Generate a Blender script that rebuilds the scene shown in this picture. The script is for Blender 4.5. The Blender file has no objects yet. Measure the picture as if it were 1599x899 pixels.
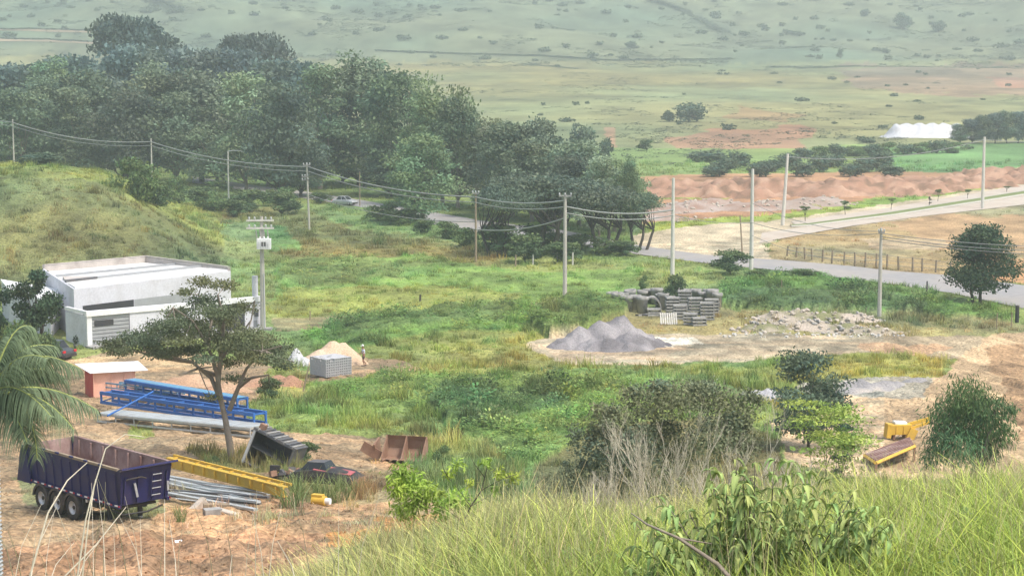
import bpy, bmesh, math, random
import numpy as np
from mathutils import Vector, Matrix
R = math.radians
rnd = random.Random(7)
NR = np.random.RandomState(11)
scn = bpy.context.scene
COL = scn.collection

# ------------------------------------------------------------------ camera, world, sun, exposure
CH = 24.8                      # eye height above the valley floor
F = 3000.0                     # focal length in photograph pixels (1599 wide)
U0, V0, HOR = 799.5, 449.5, 90.0
PITCH = math.atan((V0 - HOR) / F)
cam_d = bpy.data.cameras.new('camera'); cam = bpy.data.objects.new('camera', cam_d); COL.objects.link(cam)
cam.location = (0, 0, CH); cam.rotation_euler = (math.pi / 2 - PITCH, 0, 0)
cam_d.sensor_width = 36.0; cam_d.lens = 36.0 * F / 1599.0
cam_d.clip_start = 0.5; cam_d.clip_end = 20000
scn.camera = cam

SUN_EL, SUN_AZ = R(58), R(125)  # azimuth clockwise from +Y (behind the scene, right)
w = bpy.data.worlds.new('World'); scn.world = w; w.use_nodes = True
nt = w.node_tree; nt.nodes.clear()
sky = nt.nodes.new('ShaderNodeTexSky'); sky.sky_type = 'NISHITA'; sky.sun_disc = False
sky.sun_elevation = SUN_EL; sky.sun_rotation = SUN_AZ; sky.dust_density = 4.0; sky.air_density = 1.0; sky.ozone_density = 1.0
bg = nt.nodes.new('ShaderNodeBackground'); bg.inputs['Strength'].default_value = 0.15
wo = nt.nodes.new('ShaderNodeOutputWorld')
nt.links.new(sky.outputs[0], bg.inputs[0]); nt.links.new(bg.outputs[0], wo.inputs[0])
sl = bpy.data.lights.new('sun', 'SUN'); sl.energy = 2.5; sl.angle = R(9); sl.color = (1.0, 0.95, 0.88)
so = bpy.data.objects.new('sun', sl); COL.objects.link(so)
sdir = Vector((math.sin(SUN_AZ) * math.cos(SUN_EL), math.cos(SUN_AZ) * math.cos(SUN_EL), math.sin(SUN_EL)))
so.rotation_euler = sdir.to_track_quat('Z', 'Y').to_euler(); so.location = (60, 80, 120)
vs = scn.view_settings
vs.view_transform = 'Standard'; vs.look = 'None'; vs.exposure = 0.96; vs.gamma = 1.0
scn.cycles.max_bounces = 5; scn.cycles.diffuse_bounces = 3; scn.cycles.glossy_bounces = 2
scn.cycles.transmission_bounces = 3; scn.cycles.transparent_max_bounces = 4; scn.cycles.volume_bounces = 1
scn.cycles.use_denoising = True

# ------------------------------------------------------------------ noise
def _hash(ix, iy, seed):
    h = (ix.astype(np.int64) * 374761393 + iy.astype(np.int64) * 668265263 + seed * 1442695041) & 0xFFFFFFFF
    h = ((h ^ (h >> 13)) * 1274126177) & 0xFFFFFFFF
    return ((h ^ (h >> 16)) & 0xFFFF) / 65535.0
def vnoise(x, y, seed=0):
    x = np.asarray(x, float); y = np.asarray(y, float)
    ix = np.floor(x); iy = np.floor(y); fx = x - ix; fy = y - iy
    fx = fx * fx * (3 - 2 * fx); fy = fy * fy * (3 - 2 * fy)
    a = _hash(ix, iy, seed); b = _hash(ix + 1, iy, seed); c = _hash(ix, iy + 1, seed); d = _hash(ix + 1, iy + 1, seed)
    return (a + (b - a) * fx) * (1 - fy) + (c + (d - c) * fx) * fy
def fbm(x, y, o=4, seed=0):
    s = 0; a = 0.5; t = 0
    for k in range(o):
        s = s + a * vnoise(np.asarray(x) * 2 ** k + 17.3 * k, np.asarray(y) * 2 ** k - 9.1 * k, seed + k); t += a; a *= 0.5
    return s / t                                     # 0..1
def sst(x, a, b):
    t = np.clip((x - a) / (b - a), 0, 1); return t * t * (3 - 2 * t)

# ------------------------------------------------------------------ terrain heights
YK = np.array([-60, 0, 28, 45, 60, 86, 103, 120, 155, 450, 700, 1000, 1300, 1700, 2200, 3000, 4000.])
def _col(vcrest, z45, z60, z86, z103, z120):
    z28 = CH - 28 * (vcrest - HOR) / F
    return np.array([CH + 1.0, CH - 1.7, z28, z45, z60, z86, z103, z120, 0, 0, 2.5, 10, 20.5, 76, 170, 340, 560.])
UC = np.array([300, 450, 620, 800, 950, 1200, 1599.])
ZC = np.array([_col(1110, 11, 8.0, 4.5, 3.0, 1.8), _col(965, 11.5, 8.0, 4.5, 3.0, 1.7), _col(892, 12, 8, 4.4, 2.7, 1.4), _col(838, 12, 7.8, 4.0, 2.2, 1.1),
               _col(845, 12, 7.6, 3.7, 2.1, 1.2), _col(825, 12, 7.5, 3.5, 2.3, 1.3), _col(795, 12, 7.5, 3.5, 2.4, 1.5)])
def hbase(x, y):
    x = np.asarray(x, float); y = np.asarray(y, float)
    u = U0 + F * x / np.maximum(y, 14.0)
    zz = [np.interp(y, YK, ZC[k]) for k in range(len(UC))]
    # soften the knots
    z = zz[0]
    for k in range(len(UC) - 1):
        t = np.clip((u - UC[k]) / (UC[k + 1] - UC[k]), 0, 1); t = t * t * (3 - 2 * t)
        z = z * (1 - t) + zz[k + 1] * t
    # grassy mound at the left
    us = np.array([-900, -300, 0, 70, 150, 200, 250, 310, 350, 380.]); hc = np.array([9, 11, 10.3, 10.1, 9.2, 7.7, 5.0, 1.6, .5, 0])
    um = U0 + F * x / np.maximum(y, 150)
    zm = np.interp(um, us, hc) * sst(y, 190 - 0 * y, 252) * (1 - sst(y, 262, 330))
    # far land: rolls of the hillside, higher ground behind the forest at the left
    far = sst(y, 1200, 1500) * (fbm(x / 260, y / 330, 4, 5) - .5) * 46 + sst(y, 600, 1300) * (fbm(x / 120, y / 160, 3, 9) - .5) * 5
    return z + zm + far
def ray(u, v):
    cp, sp = math.cos(PITCH), math.sin(PITCH)
    a = (u - U0) / F; b = -(v - V0) / F
    d = Vector((a, cp + b * sp, -sp + b * cp)); return d / d.y
def P(u, v, d):
    r = ray(u, v); return Vector((r.x * d, d, CH + r.z * d))
_ys = np.concatenate([np.arange(12, 60, .1), np.arange(60, 400, .25), np.arange(400, 3900, 2.)])
def G(u, v, dmin=62.):
    r = ray(u, v); ys = _ys[_ys >= dmin]
    dz = CH + r.z * ys - hbase(r.x * ys, ys)
    k = np.argmax(dz < 0)
    if dz[k] >= 0: k = len(ys) - 1
    if k > 0:
        t = dz[k - 1] / (dz[k - 1] - dz[k] + 1e-9); yy = ys[k - 1] + t * (ys[k] - ys[k - 1])
    else: yy = ys[0]
    return Vector((r.x * yy, yy, float(hbase(r.x * yy, yy))))
def proj(x, y, z):
    cp, sp = math.cos(PITCH), math.sin(PITCH)
    f = y * cp - (z - CH) * sp; q = y * sp + (z - CH) * cp
    f = np.maximum(f, .5)
    return U0 + F * x / f, V0 - F * q / f
def inpoly(u, v, poly):
    n = len(poly); ins = np.zeros(u.shape, bool)
    j = n - 1
    for i in range(n):
        xi, yi = poly[i]; xj, yj = poly[j]
        if yi != yj:
            c = ((yi > v) != (yj > v)) & (u < (xj - xi) * (v - yi) / (yj - yi) + xi)
            ins ^= c
        j = i
    return ins

# zones of ground cover: outline on the ground, (r,g,b), vegetation density, tuft height, kind (0 grass,1 leafy), lift
GR = (.165, .225, .07); GR2 = (.12, .20, .06); YG = (.25, .27, .07); OLV = (.19, .185, .075); FARF = (.185, .21, .09)
DIRT = (.335, .235, .16); DIRT2 = (.50, .37, .265); TAN = (.40, .33, .26); PALE = (.52, .43, .34); GREY = (.33, .31, .30)
LEAF = (.085, .165, .055); LEAFL = (.12, .22, .06); TEAL = (.06, .15, .075)
Z = []
def zone(poly, col, dens=0., hh=.4, kind=0, lift=0., warp=6): Z.append((poly, tuple(c * (1.22 if col[1] > col[0] else 1.0) * f_ for c, f_ in zip(col, (1.24, .95, .85) if kind else ((1.03, .97, 1.04) if col[1] > col[0] else (.99, 1.0, .86)))), dens, hh, kind, lift, warp))
zone([(-400, 80), (2000, 80), (2000, 275), (-400, 262)], FARF, .0)
zone([(-400, -900), (2000, -900), (2000, 93), (1350, 96), (1100, 99), (800, 95), (-400, 82)], (.125, .165, .09), 0)
zone([(600, 100), (1330, 108), (1330, 140), (900, 135), (600, 128)], (.23, .225, .11), 0, warp=14)
zone([(1310, 104), (1800, 100), (1800, 152), (1450, 150), (1340, 140)], (.25, .19, .14), 0, warp=10)
zone([(1540, 120), (1800, 122), (1800, 140), (1560, 138)], (.36, .2, .15), 0, warp=6)
zone([(1040, 212), (1120, 203), (1250, 198), (1270, 210), (1240, 240), (1190, 246), (1060, 234)], (.34, .20, .14), 0, warp=9)
zone([(1150, 168), (1260, 178), (1230, 192), (1130, 186)], (.27, .21, .12), 0, warp=8)
zone([(945, 200), (962, 200), (960, 238), (946, 238)], (.42, .25, .17), 0, warp=3)
zone([(820, 232), (1700, 225), (1700, 270), (1080, 284), (830, 272)], (.17, .24, .07), .5, .5, warp=5)
zone([(1380, 232), (1700, 212), (1700, 262), (1480, 272), (1360, 262)], (.13, .25, .08), .5, .5, warp=5)
zone([(990, 290), (1440, 285), (1440, 330), (1000, 350)], (.40, .22, .14), 0, warp=5)
zone([(1000, 276), (1300, 268), (1500, 268), (1760, 256), (1700, 275), (1420, 305), (1000, 292)], (.43, .245, .155), 0, warp=4)
zone([(1020, 303), (1150, 303), (1130, 312), (1020, 311)], (.22, .27, .06), .6, .35, warp=3)
zone([(1010, 346), (1200, 336), (1310, 318), (1480, 290), (1700, 262), (1700, 284), (1260, 344), (1180, 352), (1020, 364)], (.20, .27, .05), .6, .3, warp=3)
zone([(985, 368), (1080, 354), (1240, 341), (1700, 272), (1700, 300), (1560, 324), (1215, 372), (1195, 384), (1205, 400), (1700, 462), (1700, 492), (1330, 432), (1200, 416), (990, 396)], PALE, 0, warp=3)
zone([(1200, 388), (1216, 372), (1330, 352), (1560, 323), (1760, 298), (1760, 440), (1480, 440), (1330, 420), (1208, 402)], (.32, .26, .155), .25, .25, warp=4)
zone([(1370, 345), (1480, 338), (1760, 330), (1760, 396), (1480, 390), (1400, 362)], (.42, .275, .17), 0, warp=10)
zone([(1330, 372), (1470, 374), (1470, 392), (1360, 385)], (.42, .32, .23), 0, warp=6)
zone([(1540, 402), (1620, 405), (1620, 440), (1490, 440)], (.48, .27, .15), 0, warp=4)
zone([(-300, 262), (250, 268), (500, 320), (680, 368), (880, 404), (1210, 424), (1500, 474), (1760, 506), (1760, 530), (1540, 528), (1100, 512), (820, 490), (300, 540), (-300, 540)], GR, .9, .35, warp=4)
zone([(430, 368), (620, 360), (760, 385), (800, 410), (640, 420), (520, 395)], (.19, .215, .075), .9, .5, warp=8)
zone([(320, 310), (470, 330), (560, 360), (700, 380), (800, 408), (400, 400), (330, 350)], OLV, .9, .45, warp=8)
zone([(300, 345), (440, 352), (480, 392), (330, 400)], (.12, .22, .065), .8, .25, warp=6)
zone([(330, 352), (395, 345), (420, 400), (350, 410)], (.16, .21, .075), .6, .25, warp=5)
zone([(430, 410), (640, 398), (800, 424), (1000, 418), (1000, 458), (640, 484), (430, 470)], (.135, .24, .06), .9, .3, warp=6)
zone([(430, 412), (560, 404), (660, 408), (620, 432), (450, 450)], (.11, .205, .07), 1.0, .5, 1, .3, 6)
zone([(440, 452), (700, 445), (830, 462), (640, 486), (440, 500)], (.175, .235, .06), .8, .3, warp=8)
zone([(425, 498), (560, 494), (620, 502), (430, 520)], (.30, .27, .16), .1, .3, warp=3)
zone([(822, 474), (880, 466), (960, 464), (965, 478), (900, 488), (836, 489)], (.46, .38, .27), 0, warp=3)
zone([(950, 480), (1130, 480), (1180, 500), (1160, 524), (980, 528), (930, 505)], (.27, .25, .13), .3, .3, warp=5)
zone([(1130, 440), (1240, 432), (1330, 442), (1460, 470), (1590, 500), (1420, 505), (1330, 486), (1130, 470)], (.09, .20, .055), 1., .5, 1, .5, 5)
zone([(1140, 462), (1320, 462), (1440, 480), (1450, 494), (1330, 488), (1140, 478)], (.07, .14, .055), 1., .6, 1, .8, 5)
zone([(1160, 482), (1480, 494), (1640, 505), (1640, 526), (1380, 528), (1150, 520)], (.21, .22, .09), .9, .4, warp=6)
zone([(470, 520), (600, 492), (720, 480), (840, 478), (900, 500), (760, 520), (600, 548), (480, 548)], (.10, .21, .055), 1., .5, 1, .3, 5)
zone([(500, 520), (620, 496), (790, 484), (800, 500), (640, 522), (520, 540)], LEAF, 1., .6, 1, .8, 5)
zone([(826, 505), (880, 484), (960, 484), (975, 496), (905, 520), (850, 532)], (.075, .155, .05), 1., .6, 1, 1.2, 4)
zone([(560, 545), (700, 520), (830, 515), (900, 575), (1180, 572), (1300, 545), (1480, 552), (1470, 585), (1330, 600), (1260, 640), (400, 640), (540, 590)], (.205, .235, .06), 1., .5, warp=6)
zone([(600, 560), (780, 535), (860, 548), (870, 580), (640, 600)], (.20, .24, .07), 1., .5, warp=9)
zone([(810, 536), (900, 520), (1010, 520), (1200, 522), (1560, 526), (1600, 530), (1500, 560), (1340, 548), (1200, 560), (1050, 570), (870, 568)], TAN, 0, warp=4)
zone([(850, 548), (1000, 535), (1090, 535), (1020, 560), (880, 566)], (.46, .35, .27), 0, warp=6)
zone([(935, 528), (1080, 524), (1100, 536), (1000, 544), (930, 548)], (.62, .58, .54), 0, warp=7)
zone([(1340, 534), (1500, 540), (1440, 556), (1340, 545)], (.46, .31, .22), 0, warp=6)
zone([(1560, 518), (1800, 515), (1800, 760), (1560, 750), (1330, 740), (1120, 700), (1250, 640), (1330, 600), (1470, 590), (1500, 560)], DIRT2, 0, warp=6)
zone([(1330, 590), (1460, 590), (1440, 620), (1320, 620), (1190, 610)], (.33, .31, .29), 0, warp=6)
zone([(1540, 540), (1600, 535), (1640, 700), (1590, 690), (1570, 600)], (.36, .24, .16), 0, warp=8)
zone([(400, 600), (540, 590), (700, 586), (900, 582), (1120, 590), (1200, 640), (1240, 740), (1000, 900), (600, 900), (640, 760), (700, 690), (560, 680), (420, 668), (370, 640)], (.145, .22, .065), 1., .55, 0, .15, 7)
zone([(500, 600), (700, 592), (960, 588), (1060, 610), (900, 640), (600, 640)], (.10, .20, .06), 1., .6, 1, .3, 7)
zone([(680, 622), (860, 626), (880, 662), (760, 682), (690, 662)], (.06, .13, .05), 1., .7, 1, .9, 6)
zone([(380, 640), (560, 636), (660, 668), (640, 680), (440, 672)], (.155, .24, .065), 1., .5, 0, .2, 6)
zone([(700, 680), (860, 650), (960, 640), (960, 720), (840, 790), (740, 780)], (.10, .20, .06), 1., .6, 1, .5, 7)
zone([(-300, 545), (130, 545), (300, 548), (420, 570), (480, 580), (560, 556), (640, 562), (655, 578), (560, 588), (480, 600), (370, 640), (420, 672), (560, 682), (720, 682), (720, 730), (640, 760), (720, 790), (860, 790), (1000, 860), (1000, 1400), (-300, 1400)], DIRT, 0, warp=6)
zone([(100, 545), (250, 550), (330, 560), (300, 580), (100, 575)], (.44, .31, .20), 0, warp=6)
zone([(60, 520), (140, 540), (180, 545), (120, 560), (0, 560), (0, 520)], GR, .8, .3, warp=4)
zone([(420, 575), (480, 582), (470, 625), (400, 620)], (.22, .24, .07), .8, .35, warp=5)
zone([(330, 548), (470, 548), (490, 556), (430, 566), (330, 562)], (.16, .21, .06), .7, .35, warp=5)
zone([(200, 668), (235, 665), (240, 685), (205, 688)], GR, .8, .3, warp=4)
zone([(20, 745), (90, 735), (100, 780), (40, 785)], (.19, .20, .09), .8, .25, warp=9)
zone([(170, 790), (330, 760), (350, 795), (290, 812), (190, 812)], (.18, .19, .09), .8, .4, warp=9)
zone([(300, 700), (370, 705), (450, 715), (580, 745), (560, 790), (480, 790), (430, 740), (330, 728)], (.25, .23, .10), .8, .5, warp=7)
zone([(560, 700), (700, 690), (740, 720), (650, 730), (600, 740)], (.38, .24, .15), .1, .3, warp=6)
zone([(520, 745), (640, 735), (700, 770), (600, 800), (520, 790)], (.30, .22, .13), .5, .4, warp=7)
zone([(660, 690), (760, 690), (840, 760), (840, 800), (700, 800), (640, 770)], (.21, .25, .08), .9, .7, warp=7)
zone([(830, 740), (900, 690), (1000, 660), (1130, 650), (1220, 690), (1230, 800), (1240, 1100), (800, 1100)], (.13, .13, .065), .35, .35, warp=5)
zone([(480, 815), (640, 800), (760, 815), (640, 850), (500, 850)], (.50, .24, .10), 0, warp=8)
zone([(0, 850), (330, 820), (500, 830), (520, 900), (0, 1000)], (.36, .215, .14), .16, .5, warp=14)
zone([(250, 770), (600, 780), (600, 830), (250, 840)], (.37, .235, .15), .14, .45, warp=12)

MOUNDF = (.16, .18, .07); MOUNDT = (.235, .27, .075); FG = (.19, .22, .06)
def ground_info(x, y, zb=None):
    """colour (n,3), density, height, kind, lift at ground points; outlines projected on the ground sheet"""
    if zb is None: zb = hbase(x, y)
    u, v = proj(x, y, zb)
    su = fbm(x / 3.0, y / 5.0, 4, 31) - .5; sv = fbm(x / 3.0 + 50, y / 5.0 + 90, 4, 47) - .5
    far = y > 400
    su = np.where(far, fbm(x / 16, y / 40, 4, 31) - .5, su); sv = np.where(far, fbm(x / 16 + 50, y / 40, 4, 47) - .5, sv)
    n = len(x); col = np.tile(np.array(GR), (n, 1)); dens = np.full(n, .8); hh = np.full(n, .35); kind = np.zeros(n, int); lift = np.zeros(n)
    near = y < 44
    for poly, c, d, h_, k, l, wp in Z:
        wk = 1.9 if k else 1.0
        m = inpoly(u + su * wp * 6 * wk, v + sv * wp * 2.2 * wk, poly) & ~near
        col[m] = c; dens[m] = d; hh[m] = h_; kind[m] = k; lift[m] = l
    um = U0 + F * x / np.maximum(y, 150)
    mm = (y > 196) & (y < 330) & (um < 380) & (np.interp(um + su * 40, [-900, 0, 200, 310, 350, 380], [1, 1, 1, .7, .3, 0]) * sst(y, 190, 215) > .35)
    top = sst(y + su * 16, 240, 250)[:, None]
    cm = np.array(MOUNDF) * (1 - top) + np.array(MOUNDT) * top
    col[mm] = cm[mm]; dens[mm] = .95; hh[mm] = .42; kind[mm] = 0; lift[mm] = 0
    col[near] = FG; dens[near] = 0; lift[near] = 0
    # mottling: drier and greener growth, darker patches; big and small
    s = np.where(y > 400, 22., 3.5)
    m1 = fbm(x / s, y / (s * 1.6), 4, 3); m2 = fbm(x / s * 3 + 9, y / s * 2.2, 3, 8); m3 = fbm(x / (s * 5), y / (s * 7), 3, 21)
    g = (dens > .2) | (y > 420)
    f = 1 + (m1 - .5) * 1.1 + (m2 - .5) * .6
    col = col * np.clip(f, .45, 1.6)[:, None]
    yel = np.clip((m3 - .5) * 1.6, -.35, .3)
    rt_ = (u > 1380) & (y > 100) & (y < 190) & (dens <= .2); rr_ = np.clip((fbm(x / .8 + y * .3, y / 9.0, 3, 36) - .45) * 3.2, -.4, 1); col = np.where(rt_[:, None], col * (1 - .30 * rr_)[:, None] * np.array([1, .95, .9]), col)
    bare_ = (dens <= .2) & (y < 260) & ~rt_; m4 = fbm(x / .9, y / 1.1, 4, 101); m5 = fbm(x / 3.4 + y / 9, y / 1.2, 3, 103)
    fb = 1 + (m4 - .5) * 1.0 + (m5 - .5) * .9; red = np.clip((m5 - .5) * 1.2, -.3, .3)
    cb_ = col * np.clip(fb, .5, 1.5)[:, None] * np.stack([1 + red * .1, 1 - red * .15, 1 - red * .3], 1); col = np.where(bare_[:, None], cb_, col)
    tint = np.stack([1 + yel * .55, 1 + yel * .12, 1 - yel * .1], 1)
    col = np.where(g[:, None], col * tint, col)
    return col, dens, hh, kind, lift, u, v
def relief(x, y, dens, lift):
    n1 = fbm(x / 2.2, y / 2.6, 4, 61) - .5; n2 = fbm(x / .7, y / .8, 3, 71) - .5
    z = np.where(y < 44, n1 * .35, 0)
    mid = (y >= 44) & (y < 460)
    veg = dens > .2
    z = np.where(mid & veg, n1 * .45 + n2 * .12 + lift * (.35 + 1.2 * fbm(x / 2.6, y / 3.2, 3, 91)), z)
    bare = mid & ~veg
    yard = (y < 150) & (y > 44)
    z = np.where(bare, n1 * .10, z); z = np.where(bare & yard, n1 * .42 + n2 * .30, z)
    emb = sst(-y, -86, -74) * (y > 44) * (x < 0)
    z = z + emb * bare * ((fbm(x / 1.4, y / 1.4, 4, 33) - .5) * 1.0)
    # wheel ruts of the track at the right
    uu = U0 + F * x / np.maximum(y, 30)
    rut = (uu > 1400) & (y > 105) & (y < 190) & ~veg
    z = z + rut * (fbm(x / 1.0 + y * .24, y / 11.0, 3, 35) - .5) * .55
    mm = (y > 200) & (y < 330) & (uu < 380)
    z = np.where(mm, z + (fbm(x / 3.2, y / 2.6, 4, 66) - .5) * 1.1, z)
    z = np.where(y > 420, (fbm(x / 9, y / 12, 3, 13) - .5) * .5 * sst(y, 420, 520), z)
    return z
def hground(x, y):
    x = np.atleast_1d(np.asarray(x, float)); y = np.atleast_1d(np.asarray(y, float))
    zb = hbase(x, y); col, dens, hh, kind, lift, u, v = ground_info(x, y, zb)
    return zb + relief(x, y, dens, lift)
def on(p, dz=0.):
    """a point dropped on the finished ground"""
    return Vector((p[0], p[1], float(hground(p[0], p[1])[0]) + dz))

# ------------------------------------------------------------------ materials
def newmat(name):
    m = bpy.data.materials.new(name); m.use_nodes = True; t = m.node_tree
    b = t.nodes['Principled BSDF']; b.inputs['Specular IOR Level'].default_value = .25
    return m, t, b
def N(t, typ, **kw):
    n = t.nodes.new(typ)
    for k, v in kw.items(): setattr(n, k, v)
    return n
def solid(name, col, rough=.7, metal=0., dirt=.25, dirtcol=(.30, .20, .13), scale=1.5, bump=.0, bscale=20):
    m, t, b = newmat(name)
    tc = N(t, 'ShaderNodeTexCoord'); no = N(t, 'ShaderNodeTexNoise'); no.inputs['Scale'].default_value = scale; no.inputs['Detail'].default_value = 6
    t.links.new(tc.outputs['Object'], no.inputs['Vector'])
    rp = N(t, 'ShaderNodeMapRange'); rp.inputs['From Min'].default_value = .42; rp.inputs['From Max'].default_value = .75
    rp.inputs['To Min'].default_value = 0; rp.inputs['To Max'].default_value = dirt
    t.links.new(no.outputs['Fac'], rp.inputs['Value'])
    mx = N(t, 'ShaderNodeMix', data_type='RGBA'); mx.inputs[6].default_value = (*col, 1); mx.inputs[7].default_value = (*dirtcol, 1)
    t.links.new(rp.outputs['Result'], mx.inputs[0])
    n2 = N(t, 'ShaderNodeTexNoise'); n2.inputs['Scale'].default_value = scale * 9; n2.inputs['Detail'].default_value = 4
    t.links.new(tc.outputs['Object'], n2.inputs['Vector'])
    r2 = N(t, 'ShaderNodeMapRange'); r2.inputs['To Min'].default_value = .78; r2.inputs['To Max'].default_value = 1.2
    t.links.new(n2.outputs['Fac'], r2.inputs['Value'])
    m2 = N(t, 'ShaderNodeMix', data_type='RGBA', blend_type='MULTIPLY'); m2.inputs[0].default_value = 1
    t.links.new(mx.outputs[2], m2.inputs[6]); t.links.new(r2.outputs['Result'], m2.inputs[7])
    t.links.new(m2.outputs[2], b.inputs['Base Color'])
    b.inputs['Roughness'].default_value = rough; b.inputs['Metallic'].default_value = metal
    if bump:
        n3 = N(t, 'ShaderNodeTexNoise'); n3.inputs['Scale'].default_value = bscale; n3.inputs['Detail'].default_value = 5
        t.links.new(tc.outputs['Object'], n3.inputs['Vector'])
        bp = N(t, 'ShaderNodeBump'); bp.inputs['Strength'].default_value = 1; bp.inputs['Distance'].default_value = bump
        t.links.new(n3.outputs['Fac'], bp.inputs['Height']); t.links.new(bp.outputs['Normal'], b.inputs['Normal'])
    return m
def vcol_mat(name, rough=.9, bump=.15, bscale=1.2, var=.25, inst=False, trans=0., attr='Col', nscale=6., oinfo=False):
    m, t, b = newmat(name)
    at = N(t, 'ShaderNodeAttribute', attribute_name=attr)
    last = at.outputs['Color']
    if inst:
        ai = N(t, 'ShaderNodeAttribute', attribute_name='icol', attribute_type='INSTANCER')
        mx = N(t, 'ShaderNodeMix', data_type='RGBA', blend_type='MULTIPLY'); mx.inputs[0].default_value = 1
        t.links.new(last, mx.inputs[6]); t.links.new(ai.outputs['Color'], mx.inputs[7]); last = mx.outputs[2]
    if var:
        g = N(t, 'ShaderNodeNewGeometry'); no = N(t, 'ShaderNodeTexNoise'); no.inputs['Scale'].default_value = nscale; no.inputs['Detail'].default_value = 5
        t.links.new(g.outputs['Position'], no.inputs['Vector'])
        r2 = N(t, 'ShaderNodeMapRange'); r2.inputs['From Min'].default_value = .3; r2.inputs['From Max'].default_value = .7
        r2.inputs['To Min'].default_value = 1 - var; r2.inputs['To Max'].default_value = 1 + var
        t.links.new(no.outputs['Fac'], r2.inputs['Value'])
        m2 = N(t, 'ShaderNodeMix', data_type='RGBA', blend_type='MULTIPLY'); m2.inputs[0].default_value = 1
        t.links.new(last, m2.inputs[6]); t.links.new(r2.outputs['Result'], m2.inputs[7]); last = m2.outputs[2]
    if oinfo:
        oi = N(t, 'ShaderNodeObjectInfo'); hs = N(t, 'ShaderNodeHueSaturation')
        for k_, (lo_, hi_), mul in (('Hue', (.475, .522), 1), ('Value', (.78, 1.32), 7.13), ('Saturation', (.75, 1.1), 3.71)):
            mm_ = N(t, 'ShaderNodeMath', operation='MULTIPLY'); mm_.inputs[1].default_value = mul; fr = N(t, 'ShaderNodeMath', operation='FRACT'); mr = N(t, 'ShaderNodeMapRange')
            mr.inputs['To Min'].default_value = lo_; mr.inputs['To Max'].default_value = hi_
            t.links.new(oi.outputs['Random'], mm_.inputs[0]); t.links.new(mm_.outputs[0], fr.inputs[0]); t.links.new(fr.outputs[0], mr.inputs['Value']); t.links.new(mr.outputs['Result'], hs.inputs[k_])
        t.links.new(last, hs.inputs['Color']); last = hs.outputs['Color']
    t.links.new(last, b.inputs['Base Color']); b.inputs['Roughness'].default_value = rough
    if bump:
        g = N(t, 'ShaderNodeNewGeometry'); n3 = N(t, 'ShaderNodeTexNoise'); n3.inputs['Scale'].default_value = bscale; n3.inputs['Detail'].default_value = 8
        t.links.new(g.outputs['Position'], n3.inputs['Vector'])
        bp = N(t, 'ShaderNodeBump'); bp.inputs['Strength'].default_value = 1; bp.inputs['Distance'].default_value = bump
        t.links.new(n3.outputs['Fac'], bp.inputs['Height']); t.links.new(bp.outputs['Normal'], b.inputs['Normal'])
    if trans:
        tr = N(t, 'ShaderNodeBsdfTranslucent'); t.links.new(last, tr.inputs['Color'])
        ms = N(t, 'ShaderNodeMixShader'); ms.inputs[0].default_value = trans
        out = t.nodes['Material Output']
        t.links.new(b.outputs[0], ms.inputs[1]); t.links.new(tr.outputs[0], ms.inputs[2]); t.links.new(ms.outputs[0], out.inputs['Surface'])
    return m
M_ground = vcol_mat('ground_cover', .95, .42, 2.4, .42, nscale=4.5)
M_leaf = vcol_mat('leaf', .8, 0, 1, .12, trans=.25)
M_leafw = vcol_mat('wood_leaf', .85, 0, 1, .22, trans=.28, nscale=.22, oinfo=True)
M_tuft = vcol_mat('grass_blade', .6, 0, 1, 0, inst=True, trans=.25)
M_heap = vcol_mat('loose_heap', .95, .10, 5, .25, nscale=9)
M_bark = solid('bark', (.23, .19, .15), .95, 0, .5, (.32, .30, .26), 2.5, .02, 12)
M_barkd = solid('dark_bark', (.07, .06, .05), .95, 0, .4, (.16, .15, .12), 2.5, .02, 12)
M_twig = solid('dry_twig', (.60, .54, .42), .9, 0, .4, (.25, .2, .14), 2)
M_conc = solid('weathered_concrete', (.36, .35, .33), .9, 0, .75, (.13, .12, .11), 2.2, .01, 14)
M_concw = solid('pale_concrete_post', (.62, .60, .55), .85, 0, .35, (.35, .32, .27), 1.0)
M_pole = solid('grey_concrete_pole', (.46, .44, .39), .9, 0, .4, (.27, .24, .2), .8)
M_galv = solid('galvanised_steel', (.55, .56, .57), .45, .3, .3, (.3, .27, .23), 1.5)
M_wire = solid('cable_sheath', (.27, .28, .27), .6, 0, .1, (.3, .3, .3), 1)
M_dark = solid('dark_iron', (.045, .045, .05), .6, .2, .5, (.13, .09, .06), 2)
M_wood = solid('old_timber', (.31, .245, .17), .95, 0, .5, (.16, .13, .1), 3, .01, 20)
M_white = solid('white_plaster', (.62, .62, .66), .85, 0, .5, (.42, .40, .40), .6, .004, 8)
M_trim = solid('white_trim', (.76, .76, .76), .6, 0, .15, (.5, .48, .44), .8)
M_roof = solid('white_roof_sheet', (.66, .66, .65), .5, 0, .45, (.62, .58, .52), .35)
M_parap = solid('stained_parapet', (.52, .47, .43), .95, 0, .7, (.28, .24, .22), .8)
M_slat = solid('grey_gate_slat', (.36, .37, .38), .6, .1, .3, (.2, .2, .19), 1.5)
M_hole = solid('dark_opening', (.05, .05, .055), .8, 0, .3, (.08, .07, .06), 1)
M_tyre = solid('dusty_tyre', (.045, .042, .04), .9, 0, .6, (.17, .12, .085), 3)
M_rim = solid('silver_wheel', (.62, .61, .60), .4, .4, .4, (.36, .3, .25), 4)
M_navy = solid('navy_paint', (.017, .019, .095), .42, 0, .4, (.07, .05, .065), 1.3)
M_mud = solid('mudguard', (.06, .055, .055), .8, 0, .6, (.2, .14, .1), 2)
M_rustin = solid('rusty_inner_steel', (.20, .115, .10), .85, 0, .9, (.42, .32, .29), .9, .01, 6)
M_refw = solid('reflector_white', (.8, .78, .76), .4, 0, .2, (.4, .3, .3), 4)
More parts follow.
